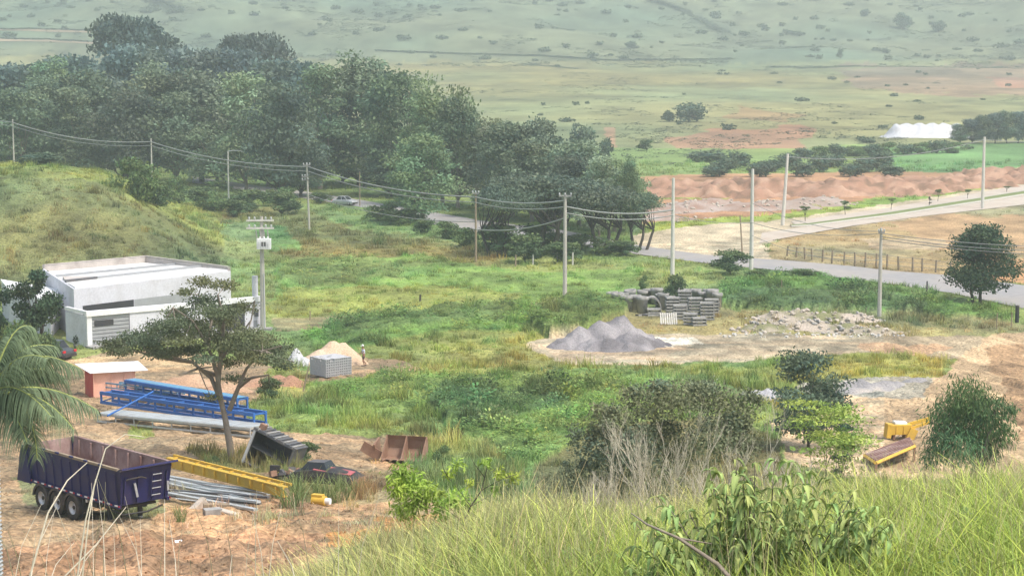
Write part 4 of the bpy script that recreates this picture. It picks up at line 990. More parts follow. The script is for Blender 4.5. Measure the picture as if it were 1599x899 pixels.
    for s in np.linspace(g0 + .15, g1 - .15, 7):
        c = fa + fd * float(s) + nb * .10; mb = MB(); mb.box((c.x, c.y, 1.3), (.05, .05, 2.5), M_grey, rot); mb.build('gate_bar', dk)
    # side wall of the yard and its white beam, left
    bl = fa + nb * 4.3; 
    def wallseg(name, a, b, z0, z1, th, m_):
        d_ = (b - a); an = math.atan2(d_.y, d_.x); c = (a + b) / 2; mb = MB(); mb.box((c.x, c.y, (z0 + z1) / 2), (d_.length, th, z1 - z0), m_, Matrix.Rotation(an, 3, 'Z')); return mb.build(name, e)
    wallseg('side_wall', fa + nb * .24 + fd * .11, bl + fd * .11, -.4, zh - .3, .2, M_white); wallseg('beam', fa + nb * .30 + fd * .11, bl + fd * .11, zh - .18, zh + .1, .3, M_trim)
    # pier
    c = fa + fd * (Ln - .35) + nb * .3; mb = MB(); mb.box((c.x, c.y, 3.95), (.42, .35, 2.0), M_white, rot); mb.build('pier', e)
    c = fa + fd * (Ln - .45) - nb * .04; mb = MB(); mb.box((c.x, c.y, 1.5), (.42, .08, .55), M_grey, rot); mb.build('meter_box', e)
    c = fa + fd * (Ln - .55) - nb * .03; mb = MB(); mb.box((c.x, c.y, .45), (.35, .07, .9), M_slat, rot); mb.build('meter_cabinet', e)
    # pavement slab before it
    a, b = fa - fd * .3 - nb * 1.6, fb + fd * .8 - nb * 1.2; mb = MB(); mb.prism([(a.x, a.y), (b.x, b.y), (b.x + nb.x * 1.3, b.y + nb.y * 1.3), (a.x + nb.x * 1.5, a.y + nb.y * 1.5)], -.3, .12, M_conc); mb.build('doorstep_slab', e)
    # small figure-like plant pot near the corner post
    # annex behind the dark tree at the left
    za = 3.3
    p0 = at(14, 452, za); p1 = at(78, 470, za); p2 = at(95, 452, za); p3 = at(2, 436, za)
    e2 = empty('white_annex', (p0.x, p0.y, 0), 0, 'low white annex behind the dark tree at the left of the white building', 'building')
    s = [(p.x - p0.x, p.y - p0.y) for p in (p0, p1, p2, p3)]
    m = MB(); m.prism(s, -.4, za - .25, M_white); m.build('wall', e2)
    cx = sum(p[0] for p in s) / 4; cy = sum(p[1] for p in s) / 4
    s2 = [((p[0] - cx) * 1.03 + cx, (p[1] - cy) * 1.03 + cy) for p in s]
    m = MB(); m.prism(s2, za - .25, za, M_trim); m.build('roof_band', e2)
    p4 = at(-60, 440, za); s3 = [(p.x - p0.x, p.y - p0.y) for p in (p4, p0, p3)]
    # little dark lantern by the front corner
    q_ = F1 - Vector((.9, .6, 0)); q_ = on(q_)
    e3 = empty('potted_shrub', q_, 0, 'small dark potted shrub at the front corner of the white building', 'plant')
    m = MB(); m.lathe([(.0, 0), (.16, 0), (.22, .35), (.19, .36)], M_grey, 12); m.build('pot', e3)
    v, qd, c = crown_arrays(np.random.RandomState(5), [(0, 0, .75, .25, .25, .4)], 120, .16, colr=(.03, .05, .03)); obj_np('foliage', v, qd, None, c, M_leaf, e3)

# ------------------------------------------------------------------ dump trailer
def wheel_meshes():
    t = MB(); t.lathe([(.30, -.14), (.47, -.15), (.53, -.12), (.54, 0), (.53, .12), (.47, .15), (.30, .14)], M_tyre, 28, 'y'); 
    for k in range(28):
        a = 2 * math.pi * k / 28; t.box((.535 * math.cos(a), 0, .535 * math.sin(a)), (.03, .25, .05), M_tyre, Matrix.Rotation(-a, 3, 'Y'))
    r = MB(); r.lathe([(0, -.02), (.10, -.03), (.13, .02), (.24, .03), (.27, -.10), (.31, -.13), (.32, -.10), (.31, .12)], M_rim, 24, 'y')
    for k in range(10):
        a = 2 * math.pi * k / 10; r.cyl((.18 * math.cos(a), .03, .18 * math.sin(a)), (.18 * math.cos(a), -.03, .18 * math.sin(a)), .018, M_galv, 6)
    return t.mesh('tyre'), r.mesh('rim')
TY, RI = wheel_meshes()
def wheel(parent, p, flip=1, sc=1., name='wheel'):
    w_ = empty(name, p, 0 if flip == 1 else math.pi, parent=parent, sc=sc); inst('tyre', TY, w_); inst('rim', RI, w_); return w_
def trailer():
    p = G(112, 806); rz = R(-46)
    # local frame: +x front, -y the side seen from the camera; origin under the front near wheel
    e = empty('dump_trailer', on(p), rz, 'navy blue three axle dump trailer parked on the orange dirt', 'trailer')
    hw = 1.28; xf, xr = 3.7, -4.15; zb, zt = 1.22, 2.72; fl = .10
    c = Vector((0, hw, 0))
    def Y(s, z): return hw + s * (hw - .12 + fl * (z - zb) / (zt - zb))
    # side walls with ribs
    for s in (-1, 1):
        m = MB(); th = .06
        for (x0, x1) in ((xr + .35, xf),):
            o0, o1 = Y(s, zb), Y(s, zt); m.add([(x0, o0, zb), (x1, o0, zb), (x1, o1, zt), (x0, o1, zt), (x0, o0 - s * th, zb), (x1, o0 - s * th, zb), (x1, o1 - s * th, zt), (x0, o1 - s * th, zt)],
              [(0, 1, 2, 3), (0, 1, 5, 4), (1, 2, 6, 5), (2, 3, 7, 6), (3, 0, 4, 7)], M_navy)
            m.add([(x0, o0 - s * th, zb), (x1, o0 - s * th, zb), (x1, o1 - s * th, zt), (x0, o1 - s * th, zt)], [(0, 1, 2, 3)], M_rustin)
        w_ = m.build('side_wall', e)
        for k in range(11):
            x = xr + .5 + k * .71; m = MB(); m.add([(x - .05, Y(s, zb), zb), (x + .05, Y(s, zb), zb), (x + .05, Y(s, zt - .15), zt - .15), (x - .05, Y(s, zt - .15), zt - .15), (x - .03, Y(s, zb) + s * .045, zb), (x + .03, Y(s, zb) + s * .045, zb), (x + .03, Y(s, zt - .15) + s * .045, zt - .15), (x - .03, Y(s, zt - .15) + s * .045, zt - .15)],
               [(4, 5, 6, 7), (0, 4, 7, 3), (1, 5, 6, 2), (0, 1, 5, 4), (3, 2, 6, 7)], M_navy); m.build('side_rib', w_)
        m = MB(); m.box(((xr + xf) / 2 + .15, Y(s, zt) - s * .02, zt + .05), (xf - xr - .3, .14, .10), M_rustin if s == 1 else M_wood); m.build('top_rail', w_)
        m = MB(); m.box(((xr + xf) / 2 + .15, Y(s, zb) + s * .03, zb - .04), (xf - xr - .3, .12, .14), M_navy); m.build('bottom_rail', w_)
        for k in range(13):
            x = xr + .6 + k * .59; m = MB(); m.box((x, Y(s, zb) + s * .10, zb + .0), (.24, .02, .06), M_refw); m.box((x + .19, Y(s, zb) + s * .10, zb), (.13, .02, .06), M_refr); m.build('reflector', w_)
        if s == -1:
            for k in range(6):
                m = MB(); m.box((xr + .9 + k * 1.15, Y(s, zt) - .10, zt + .10), (.22, .08, .08), M_navy); m.build('cover_hook', w_)
    # interior ribs on the far wall
    for k in range(7):
        x = xr + .9 + k * 1.0; m = MB(); m.box((x, Y(1, zt - .2) - .12, zt - .35), (.10, .1, .7), M_rustin); m.build('inner_rib', e)
    # front wall leaning forward with a lip
    m = MB(); y0, y1 = Y(-1, zb), Y(1, zb); t0, t1 = Y(-1, zt), Y(1, zt)
    m.add([(xf, y0, zb), (xf, y1, zb), (xf + .22, t1, zt), (xf + .22, t0, zt), (xf - .06, y0, zb), (xf - .06, y1, zb), (xf + .16, t1, zt), (xf + .16, t0, zt)], [(0, 1, 2, 3), (4, 5, 6, 7), (0, 1, 5, 4), (3, 2, 6, 7), (0, 3, 7, 4), (1, 2, 6, 5)], M_navy)
    m.add([(xf, y0 , zb), (xf + .22, t0, zt), (xf - .3, t0, zt), (xf - .3, y0, zb)], [(0, 1, 2, 3)], M_navy)
    m.add([(xf, y1, zb), (xf + .22, t1, zt), (xf - .3, t1, zt), (xf - .3, y1, zb)], [(0, 1, 2, 3)], M_navy)
    fw = m.build('front_wall', e)
    m = MB(); m.add([(xf + .05, t0 - .05, zt - .02), (xf + .55, t0 - .12, zt + .12), (xf + .55, t1 + .12, zt + .12), (xf + .05, t1 + .05, zt - .02), (xf + .05, t0 - .05, zt + .05), (xf + .52, t0 - .12, zt + .20), (xf + .52, t1 + .12, zt + .20), (xf + .05, t1 + .05, zt + .05)],
        [(0, 1, 2, 3), (4, 5, 6, 7), (0, 1, 5, 4), (1, 2, 6, 5), (2, 3, 7, 6), (3, 0, 4, 7)], M_navy); m.build('front_lip', fw)
    for yy in (.25, .9, 1.65, 2.3):
        m = MB(); m.box((xf + .13, yy, (zb + zt) / 2 - .1), (.10, .09, zt - zb - .35), M_navy, Matrix.Rotation(.147, 3, 'Y')); m.build('front_rib', fw)
    # bolted brackets and ladder
    ld = MB(); 
    for yy in (1.50, 2.0): ld.tube([(xf + .18, yy, 1.45), (xf + .32, yy, 2.5)], .03, M_galv if False else M_navy, 6)
    for zz in (1.5, 1.8, 2.1, 2.4): ld.tube([(xf + .17 + (zz - 1.45) * .14, 1.5, zz), (xf + .17 + (zz - 1.45) * .14, 2.0, zz)], .025, M_slat, 6)
    ld.build('ladder', e)
    m = MB(); m.box((xf + .22, .75, 1.85), (.05, .10, .62), M_slat, Matrix.Rotation(.2, 3, 'X')); m.build('data_plate', e)
    m = MB(); m.box((xf + .22, 2.32, 1.8), (.05, .08, .4), M_slat); m.build('data_plate', e)
    m = MB(); m.tube([(xf + .25, .25, 2.35), (xf + .4, .9, 2.42), (xf + .3, 1.2, 2.3)], .035, M_dark, 6); m.build('hydraulic_hose', e)
    # rear
    m = MB(); m.add([(xr + .35, y0, zb), (xr + .35, y1, zb), (xr + .1, t1, zt), (xr + .1, t0, zt), (xr + .30, y0, zb), (xr + .30, y1, zb), (xr + .05, t1, zt), (xr + .05, t0, zt)], [(0, 1, 2, 3), (4, 5, 6, 7), (0, 1, 5, 4), (3, 2, 6, 7), (0, 3, 7, 4), (1, 2, 6, 5)], M_rustin); m.build('tailgate', e)
    for s in (-1, 1):
        m = MB(); m.ext([(xr - .35, zb - .15), (xr + .8, zb - .15), (xr + .5, zt), (xr + .05, zt)], Y(s, zt) - .05, Y(s, zt) + .05, M_navy, 'y'); m.build('tail_fin', e)
    # floor with leftover sand
    m = MB(); m.box(((xf + xr) / 2, hw, zb + .02), (xf - xr - .4, 2 * hw - .35, .08), M_rustin); m.build('load_floor', e)
    xs = np.linspace(xr + .5, xf - .1, 40); yy = np.linspace(.18, 2 * hw - .18, 14); X, Yv = np.meshgrid(xs, yy)
    hz = zb + .08 + .75 * np.exp(-((X - .9) / 1.9) ** 2 - ((Yv - hw - .1) / 1.1) ** 2) + .18 * fbm(X * 1.2, Yv * 1.2, 3, 4)
    idx = np.arange(X.size).reshape(X.shape); Q = np.stack([idx[:-1, :-1], idx[:-1, 1:], idx[1:, 1:], idx[1:, :-1]], -1).reshape(-1, 4)
    n_ = fbm(X.ravel(), Yv.ravel(), 3, 6)[:, None]; cc = np.array([.36, .27, .26]) * (1 - n_) + np.array([.48, .40, .38]) * n_
    obj_np('leftover_sand', np.stack([X.ravel(), Yv.ravel(), hz.ravel()], 1), Q, None, cc, M_heap, e, True)
    # chassis
    m = MB()
    for yy_ in (hw - .45, hw + .45): m.box((-.4, yy_, .98), (7.0, .14, .28), M_dark)
    for x in (-3.4, -1.9, 0, 1.4, 2.6): m.box((x, hw, .98), (.12, .9, .2), M_dark)
    m.build('chassis', e)
    m = MB(); m.box((2.9, hw, .98), (.5, 1.9, .10), M_dark); m.tube([(2.4, .2, .95), (3.6, .3, .8), (3.9, 1.3, .85), (3.5, 2.3, .9)], .04, M_dark, 6); m.build('coupling_plate', e)
    for s in (-.75, .75):
        lg = MB(); lg.box((2.2, hw + s, .62), (.16, .16, .75), M_dark); lg.box((2.2, hw + s, .16), (.14, .14, .5), M_galv); lg.box((2.2, hw + s, -.06), (.34, .30, .06), M_dark); lg.build('landing_leg', e)
    for k, x in enumerate((0., -1.28, -2.56)):
        a = MB(); a.cyl((x, .1, .54), (x, 2 * hw - .1, .54), .09, M_dark, 8); a.build('axle', e)
        for s, y in ((1, .17), (-1, 2 * hw - .17)):
            wheel(e, (x, y, .54), 1 if s == 1 else -1)
            m = MB(); r0 = .66; pts = [(math.cos(a_) * r0, math.sin(a_) * r0) for a_ in np.linspace(.05, math.pi - .05, 10)]
            ys_ = (y - .20, y + .20)
            vs = [(x + px, yv, .54 + pz) for px, pz in pts for yv in ys_]
            m.add(vs, [(2 * i, 2 * i + 1, 2 * i + 3, 2 * i + 2) for i in range(9)], M_mud, True)
            o_ = -.20 * s
            m.add([(x + px, y + o_, .54 + pz) for px, pz in pts] + [(x + px * .84, y + o_, .54 + pz * .84) for px, pz in pts], [(i, i + 1, 11 + i, 10 + i) for i in range(9)], M_mud); m.build('mudguard', e)
        if k == 0:
            m = MB(); m.box((.75, .30, .75), (.05, .40, .6), M_mud); m.build('mud_flap', e)
    m = MB(); m.cyl((1.15, .35, .9), (1.75, .35, .9), .16, M_dark, 14); m.build('air_tank', e)
    m = MB(); m.box((.95, .2, 1.0), (.12, .08, .16), M_refw); m.build('marker_lamp', e)

def car(name, p, rz, paint, label, L=4.2, Wd=1.72, H=1.48):
    e = empty(name, on(p, 0.02), rz, label, 'car')
    hw = Wd / 2; st = [(-L / 2, .30, .45, .62), (-L / 2 + .1, .22, .72, .80), (-L * .32, .2, .88, .92), (-L * .1, .2, .90, .95), (L * .14, .2, .92, .95), (L * .30, .2, .86, .90), (L / 2 - .12, .22, .66, .74), (L / 2, .32, .48, .58)]
    vs = []; 
    for x, zb, zs, zt in st:
        w_ = hw * (.86 if abs(x) > L / 2 - .05 else (.95 if abs(x) > L / 2 - .2 else 1))
        vs += [(x, -w_ * .92, zb), (x, -w_, (zb + zs) / 2), (x, -w_ * .97, zs), (x, -w_ * .7, zt), (x, w_ * .7, zt), (x, w_ * .97, zs), (x, w_, (zb + zs) / 2), (x, w_ * .92, zb)]
    fs = [(i * 8 + k, i * 8 + (k + 1) % 8, (i + 1) * 8 + (k + 1) % 8, (i + 1) * 8 + k) for i in range(len(st) - 1) for k in range(8)]
    m = MB(); m.add(vs, fs, paint, True); m.add(vs[:8], [tuple(range(8))], paint); m.add(vs[-8:], [tuple(range(8))[::-1]], paint); m.build('body', e, bevel=.02)
    # cabin: glass house and roof
    b = [(-L * .30, .90), (L * .24, .90)]; t = [(-L * .19, H - .05), (L * .08, H - .05)]
    g = MB(); g.add([(b[0][0], -hw * .9, .9), (b[1][0], -hw * .9, .9), (b[1][0], hw * .9, .9), (b[0][0], hw * .9, .9), (t[0][0], -hw * .72, t[0][1]), (t[1][0], -hw * .72, t[1][1]), (t[1][0], hw * .72, t[1][1]), (t[0][0], hw * .72, t[0][1])],
                    [(0, 1, 5, 4), (1, 2, 6, 5), (2, 3, 7, 6), (3, 0, 4, 7)], M_glass); g.build('window_glass', e)
    r = MB(); r.box(((t[0][0] + t[1][0]) / 2, 0, H - .02), (t[1][0] - t[0][0] + .12, hw * 1.52, .07), paint); r.build('roof', e, bevel=.03)
    for s in (-1, 1):
        for xa, xb in ((b[0][0], t[0][0]), (b[1][0], t[1][0]), ((b[0][0] + b[1][0]) / 2, (t[0][0] + t[1][0]) / 2)):
            q = MB(); q.tube([(xa, s * hw * .91, .9), (xb, s * hw * .735, H - .04)], .045, paint, 5); q.build('window_pillar', e)
        q = MB(); q.box((L * .12, s * (hw + .09), .98), (.12, .18, .13), paint); q.build('mirror', e)
        q = MB(); q.box((L / 2 - .07, s * hw * .68, .64), (.1, .36, .15), M_refw); q.build('headlight', e)
        q = MB(); q.box((-L / 2 + .05, s * hw * .74, .72), (.1, .3, .18), M_red); q.build('tail_light', e)
        for x in (-L * .31, L * .31): wheel(e, (x, s * (hw - .1), .31), 1 if s == -1 else -1, .58)
    q = MB(); q.box((L / 2 + .0, 0, .38), (.10, Wd * .86, .22), M_dark); q.box((-L / 2 + .0, 0, .38), (.10, Wd * .86, .22), M_dark); q.build('bumper', e)
    return e

# ------------------------------------------------------------------ person
def skin_obj(name, chains, mat, parent, root=0, sub=1):
    """chains: list of [(x,y,z,r), ...] sharing joints by equal position"""
    vs = []; rs = []; ed = []; key = {}
    for ch in chains:
        pr = None
        for x, y, z, r in ch:
            k = (round(x, 4), round(y, 4), round(z, 4))
            if k not in key: key[k] = len(vs); vs.append((x, y, z)); rs.append(r)
            if pr is not None and pr != key[k]: ed.append((pr, key[k]))
            pr = key[k]
    me = bpy.data.meshes.new(name); me.from_pydata(vs, ed, []); me.materials.append(mat)
    o = bpy.data.objects.new(name, me); link(o, parent)
    md = o.modifiers.new('skin', 'SKIN'); md.use_smooth_shade = True
    for i, r in enumerate(rs):
        d = me.skin_vertices[0].data[i]; d.radius = (r, r); d.use_root = (i == root)
    s = o.modifiers.new('sub', 'SUBSURF'); s.levels = sub; s.render_levels = sub
    return o
def person():
    p = on(G(568, 571)); e = empty('person', p, R(200), 'person in a white cap, pale shirt and dark shorts walking beside the sand heap', 'person')
    # facing +x local ; left side +y
    hip = (0, 0, .92)
    ch = [[(0, 0, .92, .12), (0, 0, 1.08, .12), (.02, 0, 1.25, .14), (.03, 0, 1.40, .11), (.04, 0, 1.47, .055), (.06, 0, 1.53, .055), (.075, 0, 1.61, .085), (.075, 0, 1.68, .08)],
          [(0, 0, .92, .12), (0, .10, .88, .09), (.10, .11, .48, .058), (-.02, .11, .10, .040), (.0, .11, .05, .040), (.14, .12, .03, .032)],
          [(0, 0, .92, .12), (0, -.10, .88, .09), (.02, -.11, .47, .058), (-.22, -.11, .14, .040), (-.22, -.11, .08, .040), (-.08, -.12, .03, .032)],
          [(.03, 0, 1.40, .11), (.03, .18, 1.39, .055), (.08, .24, 1.12, .042), (.30, .17, 1.02, .030), (.37, .15, 1.01, .026)],
          [(.03, 0, 1.40, .11), (.03, -.18, 1.39, .055), (.08, -.24, 1.12, .042), (.30, -.17, 1.02, .030), (.37, -.15, 1.01, .026)]]
    b = skin_obj('body', ch, M_skin, e)
    for s in (1, -1):
        for k in range(5):
            y0 = s * (.15 + (k - 2) * .016); L = (.05, .075, .085, .078, .06)[k]
            skin_obj('hand', [[(.37, s * .15, 1.01, .014), (.42, y0, 1.0, .009), (.42 + L * .6, y0, .985, .008), (.42 + L, y0, .955, .006)]], M_skin, b, 0, 0) if k == 2 else None
        m = MB()
        for k in range(5):
            y0 = s * .15 + (k - 2) * .017
            m.tube([(.40, y0, 1.005), (.43, y0, .995), (.455, y0, .975), (.46, y0, .95)], [.009, .008, .0075, .006], M_skin, 5)
        m.build('fingers', b)
    m = MB(); m.lathe([(0, .0), (.010, .01), (.008, .03)], M_skin, 6, c=(.165, 0, 1.60)); m.box((.155, .03, 1.635), (.012, .02, .008), M_dark); m.box((.155, -.03, 1.635), (.012, .02, .008), M_dark); m.box((.15, 0, 1.565), (.012, .04, .006), M_red)
    for s in (1, -1): m.box((.07, s * .085, 1.62), (.03, .012, .05), M_skin)
    m.build('face', b)
    skin_obj('shirt', [[(0, 0, .93, .145), (0, 0, 1.08, .14), (.02, 0, 1.25, .16), (.03, 0, 1.39, .13)], [(.03, 0, 1.39, .13), (.03, .19, 1.385, .072), (.07, .235, 1.2, .064)], [(.03, 0, 1.39, .13), (.03, -.19, 1.385, .072), (.07, -.235, 1.2, .064)]], M_shirt, e)
    skin_obj('shorts', [[(0, 0, .93, .142), (0, 0, .88, .13), (0, .10, .84, .105), (.09, .11, .54, .088)], [(0, 0, .88, .13), (0, -.10, .84, .105), (.02, -.11, .53, .088)]], M_shorts, e)
    m = MB(); m.lathe([(.10, 0), (.105, .04), (.09, .09), (.05, .125), (0, .135)], M_cap, 14, c=(.07, 0, 1.64)); m.box((.19, 0, 1.65), (.12, .15, .015), M_cap); m.build('cap', e)
    m = MB(); 
    for x, y, r_ in ((.09, .115, 0), (-.13, -.115, .4)): m.box((x, y, .03 if x > 0 else .035), (.25, .09, .06), M_dark)
    m.build('shoes', e)

# ------------------------------------------------------------------ yard objects
def block_mesh():
    m = MB(); L, W_, H_ = .39, .19, .19; t = .03
    # hollow block: outer shell with two voids open on the end faces (along y)
    m.box((0, 0, -H_ / 2 + t / 2), (L, W_, t), M_block); m.box((0, 0, H_ / 2 - t / 2), (L, W_, t), M_block)
    for x in (-L / 2 + t / 2, 0, L / 2 - t / 2): m.box((x, 0, 0), (t, W_, H_ - 2 * t), M_block)
    m.box((0, 0, 0), (L - 2 * t, .02, H_ - 2 * t), M_block)
    return m.mesh('block')
def yard():
    # block stack
    p = on(G(527, 589)); e = empty('cement_block_stack', p, R(40), 'squared stack of grey hollow cement blocks in front of the sand heap', 'block stack')
    bm_ = block_mesh(); r = random.Random(5)
    nx, ny, nz = 6, 11, 7
    for i in range(nx):
        for j in range(ny):
            for k in range(nz):
                if not (i in (0, nx - 1) or j == 0 or k == nz - 1): continue
                if k == nz - 1 and r.random() < .12: continue
                inst('block', bm_, e, (-(i + .5) * .40 + 1.2 + r.uniform(-.01, .01), (j + .5) * .2 - .2 + r.uniform(-.012, .012), .10 + k * .195), (0, 0, r.uniform(-.03, .03)))
    # salmon shed
    zt = 1.75
    a = on(G(146, 622)); e = empty('salmon_shed', a, 0, 'small salmon painted plywood shed under a white sheet', 'shed')
    q = [(0, 0), (2.75, .75), (2.2, 2.3), (-.9, 1.6)]
    m = MB(); m.prism([(0, 0), (2.75, .75), (2.75 - .05, .8), (0, .08)], -.2, zt, M_shed); m.build('front_panel', e)
    m = MB(); m.prism([(0, 0.02), (0, .1), (-.85, 1.6), (-.92, 1.58)], -.2, zt, M_shedshade); m.build('side_panel', e)
    m = MB(); m.prism([(2.75, .77), (2.8, .8), (2.25, 2.3), (2.2, 2.25)], -.2, zt, M_shed); m.build('side_panel', e)
    m = MB(); m.prism([(-.88, 1.6), (2.2, 2.25), (2.2, 2.3), (-.88, 1.65)], -.2, zt, M_shed); m.build('back_panel', e)
    for t in (0.02, .45, .76, .98):
        x, y = 2.75 * t, .75 * t; m = MB(); m.box((x, y - .04, zt / 2), (.07, .06, zt), M_shedshade if t == 1 else M_shed); m.build('batten', e)
    m = MB(); m.box((2.35, .59, .95), (.55, .06, .10), M_shed, Matrix.Rotation(.266, 3, 'Z')); m.build('batten', e)
    m = MB(); m.prism([(-.1, -.45), (3.7, .75), (2.6, 2.9), (-1.7, 2.0)], [zt + .0, zt + .03, zt + .3, zt + .25], [zt + .05, zt + .08, zt + .35, zt + .3], M_sheet); m.build('roof_sheet', e)
    # blue steel frames: three long trusses lying on a grey one
    def truss(name, u0, v0, u1, v1, z0, hgt, wid, mat, label, nb=7, rail=.09, diag=True, h1=None, floor=None, group=None, cat='steel frame'):
        A = on(G(u0, v0)); B = on(G(u1, v1)); A.z += z0; B.z += z0 if h1 is None else h1
        d = (B - A); L = d.length; az = math.atan2(d.y, d.x); el = math.asin(d.z / L)
        e = empty(name, A, 0, label, cat, group); e.rotation_euler = (0, -el, az)
        for zz in (0, hgt):
            for yy in (0, wid):
                m = MB(); m.box((L / 2, yy, zz), (L, rail, rail * (1.5 if zz else 1.2)), mat); m.build('rail', e)
        for k in range(nb):
            x = L * (k + .03) / (nb - .94)
            for yy in (0, wid): m = MB(); m.box((x, yy, hgt / 2), (rail * .8, rail * .7, hgt - rail), mat); m.build('post', e)
            m = MB(); m.box((x, wid / 2, hgt), (rail * .6, wid - rail, rail * .6), mat); m.build('cross_tie', e)
            if diag and k % 2 == 0 and k < nb - 1:
                m = MB(); m.tube([(x + .05, .0, .05), (x + L / (nb - .94) - .05, .0, hgt - .05)], rail * .3, mat, 5); m.build('brace', e)
        if floor:
            n = int(L / .5)
            for k in range(n):
                m = MB(); m.box((L * (k + .5) / n, wid / 2, hgt + rail * .8), (L / n - .06, wid - .1, .03), floor); m.build('plank', e)
        return e
    truss('steel_truss', 152, 660, 392, 684, .1, .45, 1.6, M_alu, 'long dull grey frame at the bottom of the blue steel frames', 9, .09, False, None, M_alu, 'long frames laid in the yard')
    truss('steel_truss', 158, 640, 398, 678, .5, .62, .9, M_blue, 'nearest long blue steel frame with posts, resting on the grey frame', 9, .15, True, .5, None, 'long frames laid in the yard')
    truss('steel_truss', 196, 624, 372, 652, 0.75, .6, .8, M_blue, 'middle bright blue steel frame behind the nearest one', 7, .15, False, .5, M_blueg, 'long frames laid in the yard')
    truss('steel_truss', 152, 620, 278, 632, .75, .3, .7, M_blueg, 'thin faded blue frame lying furthest back beside the shed', 5, .07, False, None, None, 'long frames laid in the yard')
    # loose diagonal blue bar
    a = on(G(168, 664), .5); b = on(G(240, 652), 1.7); m = MB(); m.tube([(0, 0, 0), b - a], .06, M_blue, 6); o = m.build('steel_bar', None, a); tag(o, 'loose blue bar leaning up against the nearest blue frame', 'steel bar')
    # yellow girder
    A = on(G(262, 742), .35); B = on(G(444, 790), .25); B = A + (B - A)
    d = B - A; L = d.length; az = math.atan2(d.y, d.x); e = empty('yellow_girder', A, 0, 'long yellow ribbed girder lying beside the dump trailer', 'girder'); e.rotation_euler = (0, -math.asin(d.z / L), az)
    m = MB(); m.box((L / 2, 0, .38), (L, .05, .38), M_yel); m.build('web', e)
    m = MB(); m.box((L / 2, .08, .60), (L, .30, .06), M_yel); m.build('top_flange', e)
    m = MB(); m.box((L / 2, .05, .17), (L, .22, .05), M_yel); m.build('bottom_flange', e)
    m = MB(); m.box((L / 2, .38, .68), (L, .10, .12), M_yel); m.build('top_pipe', e)
    for k in range(10): m = MB(); m.box((L * (k + .5) / 10, -.07, .38), (.04, .12, .36), M_yel); m.build('stiffener', e)
    for k in range(10): m = MB(); m.box((L * (k + .5) / 10, .24, .66), (.05, .3, .05), M_yel); m.build('cross_tie', e)
    # bundle of grey profiles
    e0 = on(G(258, 770), .1)
    r = random.Random(9)
    for i in range(15):
        u0, v0 = 246 + r.uniform(-6, 25) , 746 + i * 2.6 + r.uniform(-3, 3); u1, v1 = 376 + r.uniform(0, 48), 778 + i * 1.6 + r.uniform(-4, 4)
        a = on(G(u0, v0), .12 + .10 * ((i * 7) % 4)); b = on(G(u1, v1), .10 + .09 * ((i * 5) % 4)); d = b - a
        m = MB(); L = d.length
        if i % 3: m.box((L / 2, 0, 0), (L, .16 + .08 * (i % 2), .10), M_alu if i % 2 else (M_grey if i % 4 else M_galv))
        else: m.box((L / 2, 0, 0), (L, .22, .03), M_alu); m.box((L / 2, .1, .04), (L, .02, .08), M_alu)
        o = m.build('metal_profile', None, a); o.rotation_euler = (0, -math.asin(d.z / L), math.atan2(d.y, d.x))
        tag(o, ORDS[i] + ' grey metal profile from the back of the pile below the yellow girder', 'metal profile', 'metal profiles piled beside the trailer')
    for i in range(8):
        a = on(G(268 + i * 17, 772 + i * 3 + r.uniform(-3, 3)), .02); m = MB(); m.box((0, 0, .06), (.14, 1.5, .12), M_wood, Matrix.Rotation(r.uniform(-.3, .3), 3, 'Z')); o = m.build('timber_bearer', None, a); tag(o, 'dark timber bearer under the pile of metal profiles', 'timber', 'bearers under the metal profiles')
    # timber and concrete blocks
    for u, v, d, rx, rz_, mat, lb in ((307, 796, (1.1, .32, .30), -.5, .9, M_stone, 'tilted pale wooden beam end leaning up in front of the metal pile'), (338, 798, (1.15, .38, .22), .05, .2, M_wood, 'flat lying timber slab right of the tilted beam'), (332, 806, (.75, .5, .35), .0, .4, M_conc, 'grey concrete lump under the timber slab'), (355, 806, (.9, .4, .2), .2, -.3, M_stone, 'pale broken slab at the end of the timber slab')):
        a = on(G(u, v), d[2] * .4); m = MB(); m.box((0, 0, 0), d, mat); o = m.build('beam_offcut', None, a, .02); o.rotation_euler = (0, rx, rz_); tag(o, lb, 'beam offcut')
    # tipped dark skip
    p = on(G(452, 728)); e = empty('tipped_skip', p, R(-12), 'dark steel skip tipped on its side among weeds', 'skip', sc=(1, 1, 1))
    e.rotation_euler = (R(-6), R(22), R(-22)); e.location = p + Vector((-.75, 0, .7))
    W_, D_, H_ = 2.5, 1.5, 1.9
    for nm, c, d in (('floor_plate', (0, D_ / 2, 0), (W_, .06, H_)), ('side_plate', (-W_ / 2, 0, 0), (.06, D_, H_)), ('side_plate', (W_ / 2, 0, 0), (.06, D_, H_)), ('top_plate', (0, 0, H_ / 2), (W_ + .1, D_, .06)), ('bottom_plate', (0, 0, -H_ / 2), (W_, D_, .06)), ('inner_shelf', (0, .1, -.05), (W_ - .1, D_ - .2, .05))):
        m = MB(); m.box(c, d, M_grey); m.build(nm, e)
    for x in (-W_ / 2, W_ / 2): m = MB(); m.box((x, -D_ / 2, 0), (.14, .12, H_ + .1), M_galv if x < 0 else M_grey); m.build('edge_rail', e)
    m = MB(); m.box((0, -D_ / 2, H_ / 2), (W_ + .2, .14, .14), M_grey); m.build('edge_rail', e)
    for k in range(9): m = MB(); m.box((-W_ / 2 + .2 + k * .27, -.1, H_ / 2 + .06), (.07, D_, .10), M_grey if k % 2 else M_conc); m.build('top_rib', e)
    m = MB(); m.box((-W_ / 2 + .25, -.5, H_ / 2 + .22), (.32, .3, .3), M_rust); m.build('hinge_block', e)
